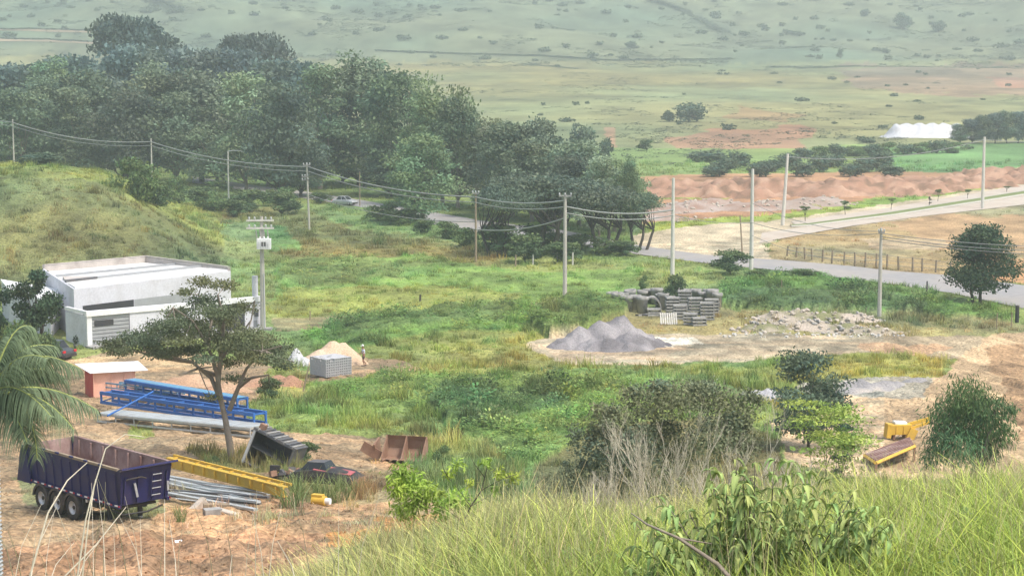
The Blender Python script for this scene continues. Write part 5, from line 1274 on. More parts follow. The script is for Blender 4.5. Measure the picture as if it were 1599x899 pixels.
    # wreck
    p = on(G(512, 752)); e = empty('wrecked_car', p - Vector((0, 0, .28)), R(-18), 'wrecked dark car with a faded red bonnet overgrown by weeds', 'wrecked car')
    st = [(-1.9, .3, .55, .6), (-1.5, .25, .8, .85), (-.6, .25, .92, .98), (.5, .25, .90, 1.0), (1.2, .25, .80, .90), (1.75, .3, .55, .6)]; hw = .8; vs = []
    for x, zb, zs, zt_ in st: vs += [(x, -hw, zb), (x, -hw * 1.02, zs * .7), (x, -hw * .95, zs), (x, -hw * .6, zt_), (x, hw * .6, zt_ - .04), (x, hw * .95, zs - .05), (x, hw, zb)]
    m = MB(); m.add(vs, [(i * 7 + k, i * 7 + k + 1, (i + 1) * 7 + k + 1, (i + 1) * 7 + k) for i in range(5) for k in range(6)], M_dark, False); m.add(vs[:7], [tuple(range(7))], M_dark); m.add(vs[-7:], [tuple(range(7))], M_rust); m.build('body', e)
    m = MB(); m.add([(-.5, -.72, .96), (1.5, -.66, .80), (1.5, .0, .84), (-.5, .1, 1.04), (-.5, -.72, .99), (1.5, -.66, .83), (1.5, .0, .87), (-.5, .1, 1.07)], [(4, 5, 6, 7), (0, 1, 5, 4), (1, 2, 6, 5), (2, 3, 7, 6), (3, 0, 4, 7)], solid('faded_red_paint', (.45, .12, .13), .6, 0, .5, (.3, .15, .13), 2)); m.build('bonnet', e)
    m = MB(); m.add([(-1.2, -.6, .93), (.2, -.6, .97), (0, -.45, 1.3), (-.9, -.45, 1.28), (-1.2, .6, .9), (.2, .6, .93), (0, .45, 1.26), (-.9, .45, 1.22)], [(0, 1, 2, 3), (4, 5, 6, 7), (1, 5, 6, 2), (0, 4, 7, 3)], M_glass); m.add([(0, -.46, 1.31), (-.92, -.46, 1.29), (-.92, .46, 1.23), (0, .46, 1.27)], [(0, 1, 2, 3)], M_grey); m.build('cabin', e)
    for x in (-1.2, 1.15): wheel(e, (x, -.78, .30), 1, .56)
    m = MB(); rr = random.Random(3)
    for k in range(26): m.box((-2.2 + rr.uniform(-.9, .5), rr.uniform(-.7, .5), .2 + rr.uniform(0, .5)), (rr.uniform(.15, .5), rr.uniform(.1, .4), rr.uniform(.04, .3)), rr.choice([M_rust, M_dark, M_grey, M_conc]), Matrix.Rotation(rr.uniform(0, 3), 3, 'Z') @ Matrix.Rotation(rr.uniform(-.6, .6), 3, 'X'))
    m.build('torn_parts', e)
    # rusty bucket
    p = on(G(605, 722)); e = empty('rusty_loader_bucket', p, R(-15), 'rusty brown loader bucket lying open side up on the dirt', 'loader bucket')
    prof = [(-.55, .1), (-.2, 0), (.45, .05), (.75, .5), (.7, 1.0), (.55, 1.25)]
    m = MB()
    for i in range(len(prof) - 1):
        (y0, z0), (y1, z1) = prof[i], prof[i + 1]; m.add([(-.2, y0, z0), (2.1, y0, z0), (2.1, y1, z1), (-.2, y1, z1), (-.2, y0 + .05, z0 + .05), (2.1, y0 + .05, z0 + .05), (2.1, y1 + .05, z1 - .03), (-.2, y1 + .05, z1 - .03)], [(0, 1, 2, 3), (4, 5, 6, 7), (0, 1, 5, 4), (3, 2, 6, 7)], M_rust)
    m.build('shell', e)
    for x in (-.2, .95, 2.1): m = MB(); m.ext(prof, x - .03, x + .03, M_rust, 'x'); m.build('end_plate', e)
    for k in range(6): m = MB(); m.add([(-.1 + k * .42, -.55, .06), (.06 + k * .42, -.55, .06), (-.02 + k * .42, -.85, .06), (-.1 + k * .42, -.55, .14), (.06 + k * .42, -.55, .14), (-.02 + k * .42, -.85, .10)], [(0, 1, 2), (3, 4, 5), (0, 1, 4, 3), (1, 2, 5, 4), (2, 0, 3, 5)], M_rust); m.build('tooth', e)
    m = MB(); m.box((-1.0, .2, .35), (1.2, .08, .6), M_rust, Matrix.Rotation(.5, 3, 'Y')); m.box((-.8, .6, .5), (.1, .9, .8), M_rust, Matrix.Rotation(.3, 3, 'X')); m.build('coupler', e)
    m = MB(); m.tube([(.3, .9, 1.0), (1.0, 1.3, .9), (1.9, 1.0, .9)], .08, M_rust, 6); m.build('arm', e)
    # yellow motor
    p = on(G(501, 786), .0); e = empty('yellow_drum_unit', p, R(-20), 'small yellow machine drum half buried at the right end of the weeds', 'machine part')
    m = MB(); m.cyl((-.4, 0, .22), (.25, 0, .22), .23, M_yel, 16); m.build('drum', e)
    m = MB(); m.box((-.15, 0, .46), (.55, .3, .10), M_yel); m.build('cover', e)
    m = MB(); m.cyl((.25, 0, .22), (.48, 0, .22), .15, M_trim, 14); m.build('drum_cap', e)
    # leaning stake by the block stack
    p = on(G(473, 614)); m = MB(); m.tube([(0, 0, -.1), (.42, .1, 1.75)], [.06, .05], M_wood, 6); tag(m.build('leaning_stake', None, p), 'pale leaning stake between the small earth heaps left of the block stack', 'stake')
    heap('earth_heap', [(455, 602, .7, 1.5, 1.2), (436, 600, .6, 1.5, 1.2), (405, 602, .5, 2, 1.4)], [(.34, .19, .12), (.42, .26, .17)], 'low orange earth heap under the umbrella shaped tree at its right', 'earth heap', .18, .08, 31)
    # long earth banks in the yard
    heap('earth_heap', [(250, 606, .6, 2.6, 1.8), (300, 600, .7, 2.8, 2), (350, 612, .6, 2.4, 1.8), (275, 622, .5, 2.6, 1.5)], [(.36, .21, .13), (.46, .31, .2)], 'rutted light brown earth heap right of the salmon shed', 'earth heap', .2, .12, 32)
    # litter
    p = on(G(279, 849)); m = MB(); m.box((0, 0, .03), (.28, .2, .02), M_sheet, Matrix.Rotation(.4, 3, 'Z') @ Matrix.Rotation(.2, 3, 'X')); tag(m.build('plastic_scrap', None, p), 'scrap of white plastic on the orange bank below the trailer', 'litter')
    # ribbed post at the left edge of the photo
    p = P(-14, 900, 34.); p.z = float(hground(p.x, p.y)[0]); e = empty('ribbed_post', p, 0, 'grey ribbed post cut by the left edge of the photo', 'post')
    H = P(-14, 694, 34.).z - p.z
    m = MB(); m.cyl((0, 0, -.3), (0, 0, H), .19, M_galv, 20); m.build('core', e)
    rg = MB(); rg.lathe([(.19, -.022), (.225, 0), (.19, .022)], M_galv, 20); me = rg.mesh('rib')
    for k in range(int(min(H, 6.5) / .075)): inst('rib', me, e, (0, 0, H - .05 - k * .075))

def concrete_yard():
    # upright culvert pieces and stacked slabs
    r = random.Random(12)
    pm = MB(); pm.lathe([(.36, 0), (.52, 0), (.52, 1.15), (.60, 1.2), (.60, 1.5), (.44, 1.5), (.36, 1.3), (.36, 0)], M_conc, 20); pme = pm.mesh('culvert_pipe')
    k = 0
    for u, v, s, lb in ((965, 484, 1.0, 'leftmost upright concrete pipe of the row'), (978, 487, 1.05, 'second upright concrete pipe from the left of the row'), (992, 484, 1.0, 'third upright concrete pipe from the left of the row'), (1003, 488, 1.0, 'upright concrete pipe left of the slab with an arch'), (1036, 482, 1.05, 'upright concrete pipe just behind the low pile'), (1046, 483, .95, 'upright concrete pipe below the small round shrub'), (1098, 476, .9, 'upright concrete pipe behind the slab stacks'), (1112, 478, 1.1, 'upright concrete pipe at the right end of the row'), (1120, 480, .9, 'small upright concrete pipe at the very right')):
        p = on(G(u, v)); o = inst('concrete_pipe', pme, None, p, (0, 0, r.uniform(0, 6)), (s, s, s * r.uniform(.95, 1.1))); tag(o, lb, 'concrete pipe', 'upright concrete pipes')
    # half arch slab
    e = empty('arched_culvert', on(G(1018, 482)), R(-5), 'curved concrete culvert shell leaning among the upright pipes', 'culvert shell')
    m = MB(); pts = [(1.0 * math.cos(a), 1.35 * math.sin(a)) for a in np.linspace(0, math.pi, 12)]
    vs = [(x, y, z) for y in (-.5, .5) for x, z in pts] + [(x * .86, y, z * .88) for y in (-.5, .5) for x, z in pts]
    fs = []
    for i in range(11): fs += [(i, i + 1, 13 + i, 12 + i), (24 + i, 25 + i, 37 + i, 36 + i), (i, i + 1, 25 + i, 24 + i), (12 + i, 13 + i, 37 + i, 36 + i)]
    m.add(vs, fs, M_conc); m.build('shell', e)
    # slab stacks
    sb = MB(); sb.box((0, 0, 0), (1.35, .8, .15), M_conc); sme = sb.mesh('slab')
    spc = MB(); spc.box((0, 0, 0), (.12, .7, .13), M_dark); spm = spc.mesh('spacer')
    for i, (u, v, s) in enumerate(((958, 479, 1.0), (972, 477, .95), (986, 476, 1.05), (1000, 476, .95), (1014, 474, 1.0), (1026, 476, 1.1), (1062, 474, 1.0), (1076, 472, .95), (1086, 474, 1.0), (1104, 473, 1.0))):
        p = on(G(u, v)); o = inst('concrete_pipe', pme, None, p, (r.uniform(-.12, .12), r.uniform(-.12, .12), r.uniform(0, 6)), (s, s, s)); tag(o, ('first second third fourth fifth sixth seventh eighth ninth tenth'.split()[i]) + ' concrete pipe from the left in the back row', 'concrete pipe', 'upright concrete pipes')
    for u, v, n, rz, lb in ((1050, 490, 6, .12, 'tilting stack of concrete slabs under the small round shrub'), (1070, 484, 7, -.1, 'rear stack of concrete slabs at the middle of the yard'), (1092, 508, 3, .2, 'lowest stack of concrete slabs at the front right'), (1112, 494, 6, .02, 'far right stack of concrete slabs'), (1034, 480, 5, .2, 'stack of concrete slabs behind the curved shell'), (1062, 498, 5, .05, 'left stack of concrete slabs beside the white pallet'), (1078, 506, 4, -.08, 'front low stack of concrete slabs right of the white pallet'), (1085, 492, 6, .1, 'tallest stack of concrete slabs behind the front low one'), (1104, 500, 6, -.03, 'right stack of concrete slabs'), (1022, 490, 2, .06, 'two slabs stacked at the left of the white pallet')):
        e = empty('slab_stack', on(G(u, v)), rz, lb, 'slab stack', 'stacks of concrete slabs')
        for i in range(n):
            inst('slab', sme, e, (r.uniform(-.06, .06), 0, .12 + i * .30), (0, 0, r.uniform(-.04, .04)))
            for x in (-.5, .5): inst('spacer', spm, e, (x, 0, .26 + i * .30)) if i < n - 1 else None
    # low pile of bars
    for i in range(9):
        p = on(G(1004 + i * 4, 494 + (i % 3) * 2), .12 + .1 * (i % 3)); m = MB(); m.box((0, 0, 0), (r.uniform(.8, 1.6), .16, .14), M_conc if i % 2 else M_dark); o = m.build('concrete_bar', None, p); o.rotation_euler = (0, 0, r.uniform(-.5, .5)); tag(o, 'short concrete bar in the low pile before the curved shell', 'concrete bar', 'concrete bars in the low pile')
    # leaning white pallet
    e = empty('white_pallet', on(G(1045, 505)), R(6), 'pale pallet of slats leaning against the slab stacks', 'pallet'); e.rotation_euler = (R(-25), 0, R(6))
    for k in range(8): m = MB(); m.box((-.75 + k * .21, 0, .6), (.13, .05, 1.15), M_concw); m.build('slat', e)
    for z in (.15, .6, 1.05): m = MB(); m.box((0, .06, z), (1.65, .06, .12), M_conc); m.build('crossbar', e)

def machine():
    # yellow towed machine and the pinkish platform before it, right
    p = on(G(1405, 684)); e = empty('yellow_machine', p, R(8), 'small yellow machine with a raised white topped box and a drawbar', 'machine')
    m = MB(); m.box((-.05, 0, .62), (1.25, .7, .62), M_yel, None, 1.1); m.build('hopper', e, bevel=.03)
    for x in (-.35, .12): m = MB(); m.box((x, -.385, .62), (.05, .05, .56), M_yel); m.build('rib', e)
    m = MB(); m.box((0, .05, 1.0), (.75, .55, .14), M_sheet, Matrix.Rotation(.06, 3, 'Y')); m.build('lid', e)
    m = MB(); m.box((-.78, -.05, .55), (.28, .62, .85), M_yel, Matrix.Rotation(.1, 3, 'Y')); m.build('end_box', e)
    m = MB(); m.box((1.15, .1, 1.0), (1.7, .16, .2), M_yel, Matrix.Rotation(-.25, 3, 'Y')); m.box((1.1, -.3, .85), (1.5, .12, .16), M_yel, Matrix.Rotation(-.3, 3, 'Y')); m.build('drawbar', e)
    m = MB(); m.box((.62, -.3, .35), (.5, .4, .7), M_yel, Matrix.Rotation(.45, 3, 'Y')); m.build('foot', e)
    for x in (-.45, .3): m = MB(); m.box((x, 0, .17), (.12, .6, .36), M_rust); m.build('skid', e)
    a, b, c, d = on(G(1366, 722)), on(G(1415, 706)), on(G(1432, 690)), on(G(1372, 696)); o = a
    a = P(1368, 720, 103); b = P(1428, 694, 107); c = P(1420, 682, 112); d = P(1350, 708, 108)
    zz = 3.1
    e = empty('yellow_platform', Vector((a.x, a.y, 0)), 0, 'low platform with dusty pink deck and yellow edge in front of the yellow machine', 'platform')
    def lp(p): return (p.x - a.x, p.y - a.y)
    zt_ = [a.z, b.z, c.z, d.z]
    m = MB(); m.prism([lp(a), lp(b), lp(c), lp(d)], [z - .12 for z in zt_], zt_, M_rustin); dk = m.build('deck', e)
    for p0, p1 in ((a, b), (d, a), (b, c), (c, d)):
        m = MB(); m.tube([Vector((*lp(p0), p0.z - .1)), Vector((*lp(p1), p1.z - .1))], .11, M_yel, 4, True, False); m.build('edge_beam', e)
    for k in range(7):
        t = (k + .5) / 7; q0 = d.lerp(a, t); q1 = c.lerp(b, t); m = MB(); m.tube([Vector((*lp(q0), q0.z + .02)), Vector((*lp(q1), q1.z + .02))], .035, M_rustin, 4); m.build('deck_rib', e)
    for q0 in (a, b, c, d):
        h0 = float(hground(q0.x, q0.y)[0]); m = MB(); m.box((*lp(q0), (q0.z - .15 + h0 - .2) / 2), (.12, .12, max(.1, q0.z - .15 - h0 + .2)), M_rust); m.build('leg', e)

def fences():
    # wooden posts with wires round the sandy island
    us = [(1229, 384, 399), (1243, 386, 401), (1257, 386, 404), (1268, 388, 406), (1284, 390, 409), (1299, 391, 411), (1318, 393, 413), (1335, 394, 415), (1351, 394, 417), (1368, 396, 419), (1385, 397, 419), (1403, 400, 422), (1425, 402, 423), (1440, 403, 425), (1461, 406, 427), (1483, 409, 429)]
    p0 = on(G(us[0][0], us[0][2])); e = empty('post_and_wire_fence', p0, 0, 'wooden post and wire fence along the near side of the sandy island', 'fence')
    tops = []
    r = random.Random(2)
    for u, vt, vb in us:
        p = on(G(u, vb)); h = P(u, vt, p.y).z - p.z; q = p - p0; m = MB(); tl = r.uniform(-.12, .12)
        m.tube([q - Vector((0, 0, .2)), q + Vector((tl, 0, h))], [.13, .11], M_wood, 6); m.build('post', e); tops.append((q, h, tl))
    for f in (.95, .6, .3):
        m = MB(); m.tube([q + Vector((t * f, -.11, h * f)) for q, h, t in tops], .022, M_wire, 4, False); m.build('wire', e)
    for u, vb, h, r_, mat, lb in ((832, 413, 1.3, .10, M_concw, 'short pale stake left of the tall pole with a crossarm'), (870, 411, 1.6, .10, M_concw, 'pale stake just left of the tall pole with a crossarm'), (894, 413, 1.5, .11, M_concw, 'pale stake just right of the tall pole with a crossarm'), (805, 415, 1.4, .10, M_wood, 'brown stake in the meadow under the wood'),
         (1447, 456, 1.1, .09, M_dark, 'thin dark stake at the road verge left of the round tree'), (1556, 514, 1.5, .06, M_wood, 'thin fence stake left of the dark marker post'), (1579, 512, 1.5, .06, M_wood, 'thin fence stake touching the dark marker post'), (1124, 484, 1.2, .06, M_wood, 'thin stake right of the concrete pipes'), (1220, 462, 1., .05, M_wood, 'thin stake in the green verge above the rubble heap'), (484, 500, .9, .06, M_wood, 'small stake in the meadow right of the transformer pole'), (656, 470, .7, .12, M_barkd, 'short dark stump in the bright meadow')):
        p = on(G(u, vb)); m = MB(); m.tube([(0, 0, -.2), (.03, 0, h)], [r_, r_ * .85], mat, 6); tag(m.build('stake', None, p), lb, 'stake')
    p = on(G(1588, 503)); e = empty('marker_post', p, 0, 'thick dark marker post at the right edge of the lot', 'post')
    m = MB(); m.cyl((0, 0, -.2), (0, 0, 1.55), .19, M_dark, 14); m.build('shaft', e)
    m = MB(); m.lathe([(.19, 0), (.21, .02), (.15, .1), (0, .14)], M_dark, 14, c=(0, 0, 1.55)); m.build('cap', e)

# ------------------------------------------------------------------ trees standing alone
ORDS = 'first second third fourth fifth sixth seventh eighth ninth tenth eleventh twelfth thirteenth fourteenth fifteenth'.split()
def lone_trees():
    DK = (.038, .07, .035)
    # round tree by the road
    pr = proto_tree('round', 201, 7.7, 7.6, (.06, .10, .05), 13000, .24, 60, .16, M_barkd, .14, .65, .1, 2)
    place_tree('tree', pr, 1530, 475, 350, 146, 'dark round topped tree beside the road at the right', d=None, rz=.3)
    # umbrella tree: built by hand so that the limbs show
    umbrella_tree()
    pr = proto_tree('round', 203, 5, 4.6, (.12, .17, .11), 7500, .18, 60, .09, M_barkd, .05, .5, .1, flat=.5)
    place_tree('tree', pr, 1262, 700, 540, 165, 'dark leaved young tree between the lot and the yellow green sapling', d=112, rz=1.)
    pr = proto_tree('any', 204, 5, 4.4, (.33, .42, .10), 4600, .17, 64, .06, M_bark, .03, .4, .0, flat=.16)
    place_tree('tree', pr, 1290, 770, 612, 200, 'yellow green sapling with layered feathery branches', d=92, rz=2.)
    pr = proto_tree('tall', 205, 3.6, 1.7, (.07, .11, .06), 1600, .16, 20, .05, M_barkd, .1, .5, .0, flat=.25)
    place_tree('tree', pr, 1312, 740, 620, 60, 'slim dark sapling right of the yellow green one', d=97)
    weeping_shrub()
    pr = proto_tree('round', 207, 5, 3.4, (.06, .10, .05), 5600, .17, 34, .11, M_barkd, .36, .6, .0, 3, flat=.6)
    place_tree('tree', pr, 55, 545, 415, 92, 'dark gnarled tree before the left end of the white building', d=150, rz=.8)
    pr = proto_tree('round', 208, 4, 3, DK, 2600, .17, 10, .09, M_barkd, .2, .6, .0, 2)
    place_tree('tree', pr, -2, 560, 440, 60, 'dark small tree cut by the left edge of the photo', d=146)
    g = 'bushes standing alone in the valley'
    for u, vb, vt, w_, lb, k, d in ((1140, 428, 391, 76, 'round green bush at the foot of the whitish poles', 0, None), (1185, 432, 420, 60, 'low leafy clump right of the round green bush', 1, None), (1055, 478, 429, 42, 'small dense round shrub on top of the concrete pieces', 0, 190), (1258, 438, 420, 70, 'ragged green bush on the verge above the rubble heap', 1, None), (1240, 436, 422, 34, 'small pointed bush left of the ragged verge bush', 1, None),
          (1005, 452, 430, 20, 'thin yellowish weed bush behind the concrete pipes', 1, None), (1322, 328, 322, 18, 'small dark bush at the start of the median', 0, None),
          (1010, 236, 218, 36, 'small dark bush left of the red bare patch', 0, None), (912, 245, 196, 62, 'dark teal tree top standing off the right end of the wood', 2, None), (945, 250, 215, 30, 'small teal bush beside the bare track', 2, None),
          (1075, 190, 160, 70, 'dull green scrub clump in the middle of the far pasture', 2, None), (1045, 190, 172, 24, 'small scrub at the left of the far scrub clump', 2, None),
          (1410, 46, 20, 38, 'large round dark bush alone on the far hillside', 2, None), (1313, 92, 77, 16, 'small dark tree at the foot of the hillside', 0, None), (985, 76, 64, 24, 'dark low bush near the hillside foot track', 2, None), (1350, 26, 14, 22, 'dark peaked bush left of the large round hillside bush', 2, None), (1465, 50, 32, 30, 'dark bush right of the large round hillside bush', 2, None),
          (340, 300, 282, 60, 'dense bush in the gap by the street lamp', 1, None), (30, 560, 500, 90, 'bright green bush behind the palm', 1, 135), (70, 570, 520, 60, 'green bush beside the parked dark car', 0, 138),
          (476, 720, 690, 56, 'leafy weed bush growing against the tipped skip', 0, 102), (690, 728, 696, 40, 'yellow green weed tuft right of the rusty bucket', 1, None), (420, 625, 590, 50, 'dark low shrub under the right side of the umbrella tree', 0, None), (335, 722, 712, 20, 'small weed tuft left of the umbrella tree foot', 1, None)):
        place_tree('bush', PB[k], u, vb, vt, w_, lb, 'bush', g, d=d)
    # long teal thicket and dark hedge
    rr = random.Random(77)
    for i, u in enumerate(range(1110, 1400, 24)): place_tree('bush', PB[2], u + rr.uniform(-6, 6), 276 - (i % 3) * 7, 257 - (i % 3) * 8 - (i % 4) * 2, 58, ORDS[i] + ' bush from the left in the long teal thicket behind the red bank', 'bush', 'bushes of the long teal thicket')
    for i, u in enumerate(range(1255, 1500, 26)): place_tree('bush', PB[1 if i % 2 else 2], u, 246 - i * .8, 231 - i - (i % 3) * 2, 46, ORDS[i] + ' bush from the left in the upper thicket below the white covered stack', 'bush', 'bushes of the upper thicket')
    for i, u in enumerate(range(1500, 1640, 18)): place_tree('tree', PF[0] if i % 2 else PT[1], u, 224, [192, 184, 178, 174, 170, 172, 168, 170][i], 44, ORDS[i] + ' dark tree from the left in the hedge beside the white covered stack', 'tree', 'trees of the dark hedge at the right edge')
    # saplings of the median
    sp = proto_tree('flat', 230, 3.2, 2.2, (.10, .15, .05), 500, .22, 8, .06, M_barkd, .3, .6)
    for u, vb, vt, w_, lb in ((1257, 346, 320, 22, 'first young tree at the start of the planted median'), (1319, 336, 312, 18, 'second young tree on the planted median'), (1392, 328, 308, 16, 'third thin young tree on the planted median'), (1465, 315, 294, 16, 'young tree right of the dark cypress on the median'), (1511, 310, 295, 14, 'thin young tree left of the tall whitish pole on the median'), (1572, 300, 290, 18, 'last young tree on the median near the photo edge')): place_tree('young_tree', sp, u, vb, vt, w_, lb, 'tree', 'young trees on the planted median')
    cy = proto_tree('tall', 231, 2.6, 1.2, (.03, .05, .03), 700, .16, 8, .06, M_barkd, .12, .5)
    place_tree('cypress', cy, 1451, 321, 305, 9, 'small dark cypress on the planted median')

def umbrella_tree():
    b = on(G(363, 722)); d = b.y; e = empty('tree', b, 0, 'umbrella shaped tree with a slanting pale trunk in the yard', 'tree')
    def q(u, v, dd=0.): return P(u, v, d + dd) - b
    r = random.Random(4); m = MB()
    f1 = q(352, 655); m.tube([Vector((0, 0, -.3)), q(360, 700), f1, q(345, 625)], [.25, .20, .16, .14], M_bark, 10, False)
    paths = [[(345, 625), (330, 590), (300, 565), (262, 555), (225, 545)], [(345, 625), (338, 580), (325, 540), (300, 500), (270, 480)], [(340, 600), (345, 550), (350, 500), (340, 460)],
             [(358, 640), (372, 605), (385, 575), (410, 548), (440, 540)], [(372, 605), (392, 590), (420, 585)], [(335, 585), (310, 575), (280, 585)], [(345, 560), (370, 530), (392, 500), (398, 470)], [(300, 565), (260, 560), (200, 545), (165, 535)], [(410, 548), (440, 560), (458, 565)], [(325, 540), (330, 500), (310, 460)]]
    tips = []
    for i, pt in enumerate(paths):
        dd0 = 0; pts = []
        off = r.uniform(-2.8, 2.8) if i else 0
        for k, (u, v) in enumerate(pt): pts.append(q(u, v, off * k / (len(pt) - 1)))
        m.tube(pts, [max(.03, .15 - .035 * k - (.04 if i > 3 else 0)) for k in range(len(pts))], M_bark, 7, False)
        tips += [(pt[-1], off), (pt[-2], off * .7)]
    blobs = []
    crown = [(180, 535, 34, 9, 0), (215, 525, 36, 10, 1.5), (250, 510, 36, 11, -1.5), (240, 540, 32, 9, 1), (280, 490, 34, 12, 1), (285, 530, 36, 10, -2), (320, 470, 34, 12, .5), (315, 440, 26, 9, -1), (350, 445, 28, 10, 1.5), (300, 505, 34, 11, 2.5), (350, 490, 34, 12, -1.5), (340, 525, 34, 10, 2), (380, 480, 28, 11, 1), (375, 540, 36, 11, -2), (410, 530, 34, 10, 1), (400, 560, 34, 9, -1), (435, 545, 32, 10, 1.5), (445, 570, 22, 8, 0), (355, 565, 30, 9, 2), (320, 560, 28, 8, -2), (270, 550, 30, 8, 2), (195, 548, 24, 8, -1), (420, 600, 20, 7, 0), (330, 620, 18, 6, -1), (365, 590, 22, 7, 1), (290, 455, 22, 7, 1), (225, 532, 40, 10, 0), (262, 520, 40, 11, 2), (310, 515, 40, 12, 0), (350, 535, 44, 12, -1), (395, 550, 40, 11, 2), (300, 545, 40, 10, 1), (345, 505, 40, 12, 3), (275, 505, 32, 11, -2), (385, 520, 34, 10, -1), (330, 485, 34, 11, -2), (250, 552, 34, 8, -1), (425, 560, 34, 9, -1), (180, 545, 30, 9, 1)]
    pxm = d / F
    for u, v, rx, rz_, dd in crown:
        c = q(u, v, dd); blobs.append((c.x, c.y, c.z, rx * pxm * .9, rx * pxm * 1.0, rz_ * pxm * 1.05))
        ti = min(tips, key=lambda t: abs(t[0][0] - u) + abs(t[0][1] - v)); s = q(ti[0][0], ti[0][1], ti[1]); m.tube([s, s.lerp(c, .5) + Vector((0, 0, -.08)), c], [.04, .03, .012], M_bark, 4, False)
    m.build('trunk', e)
    v, qd, c = crown_arrays(np.random.RandomState(9), blobs, 30000, .145, .55, 0, (.14, .165, .085), .3, .15, .5)
    obj_np('crown', v, qd, None, c, M_leaf, e)

def weeping_shrub():
    b = P(1512, 745, 88); b = on(b); e = empty('shrub', b, 0, 'rounded shrub with fine drooping leaves at the right edge of the dirt track', 'shrub')
    d = b.y; k = d / F; m = MB(); r = random.Random(5)
    for i in range(9):
        t = P(1512 + r.uniform(-55, 55), 640 + r.uniform(-20, 40), d + r.uniform(-1, 1)) - b; m.tube([(r.uniform(-.2, .2), 0, -.2), t * .5 + Vector((r.uniform(-.2, .2), 0, 0)), t], [.06, .04, .015], M_bark, 5, False)
    m.build('stem', e)
    bl = []
    for u, v, rr, dd in ((1512, 620, 40, 0), (1480, 650, 38, .8), (1545, 645, 38, -.6), (1512, 660, 45, .5), (1470, 690, 30, -.3), (1560, 680, 30, .4), (1500, 700, 36, -.8), (1535, 705, 30, .5), (1455, 715, 22, 0), (1575, 640, 14, 0)):
        c = P(u, v, d + dd) - b; bl.append((c.x, c.y, c.z, rr * k, rr * k, rr * k * .85))
    v, q, c = crown_arrays(np.random.RandomState(31), bl, 10500, .26, .20, 1.3, (.11, .19, .075), .3, .35, .2)
    obj_np('crown', v, q, None, c, M_leaf, e)

def branchy(m, p, dr, L, rad, depth, r, mat, spread=.6, up=.25, leaves=None):
    q = p + dr * L * .5 + Vector((r.uniform(-1, 1), r.uniform(-1, 1), r.uniform(-1, 1))) * L * .08; e_ = p + dr * L
    m.tube([p, q, e_], [rad, rad * .8, rad * .6], mat, 4 if depth < 2 else 5, False)
    if leaves is not None and depth <= 1: leaves.append((e_, dr))
    if depth == 0: return
    for k in range(r.choice((2, 3, 3))):
        nd = (dr + Vector((r.uniform(-1, 1), r.uniform(-1, 1), r.uniform(-.5, 1) * .8 + up)) * spread).normalized()
        branchy(m, p.lerp(e_, r.uniform(.45, 1)), nd, L * r.uniform(.55, .8), rad * .6, depth - 1, r, mat, spread, up, leaves)

def brown_bush():
    b = on(P(1045, 800, 74)); d = b.y; k = d / F; e = empty('bush', b, 0, 'big dull brown bush tangled with dry pale twigs', 'bush')
    bl = []
    for u, v, rx, rz_, dd in ((960, 660, 45, 30, 0), (1010, 630, 48, 28, 1), (1060, 620, 50, 28, -1), (1110, 620, 46, 26, 1), (1150, 640, 40, 28, 0), (930, 700, 42, 35, .5), (985, 700, 50, 35, -1), (1050, 690, 55, 40, 1.5), (1120, 680, 50, 38, -.5), (1160, 690, 36, 34, 0), (900, 745, 34, 28, 0), (960, 750, 45, 34, 1), (1030, 755, 50, 34, -.5), (860, 755, 26, 18, 0), (1090, 605, 26, 14, 0)):
        c = P(u, v, d + dd) - b; bl.append((c.x, c.y, c.z, rx * k, rx * k, rz_ * k))
    rb = np.random.RandomState(2)
    bl += [(b_[0] + rb.uniform(-1, 1), b_[1], b_[2] + b_[5] * rb.uniform(.5, .9), b_[3] * .35, b_[4] * .35, b_[5] * rb.uniform(.3, .6)) for b_ in bl[:12] for _ in range(3)]
    v, q, c = crown_arrays(np.random.RandomState(41), bl, 22000, .15, .5, .2, (.175, .20, .115), .22, .3, .5)
    c = c * np.where(np.random.RandomState(3).uniform(0, 1, (len(c) // 4, 1)) < .25, 1.35, 1).repeat(4, 0)
    obj_np('foliage', v, q, None, c, M_leaf, e)
    m = MB(); r = random.Random(6)
    for i in range(15):
        s = P(r.uniform(940, 1190), r.uniform(760, 800), d - 1.9) - b
        branchy(m, s, Vector((r.uniform(-.4, .4), -.15, 1)).normalized(), r.uniform(1.0, 1.8), .024, 3, r, M_twig, .5, .35)
    m.build('twigs', e)
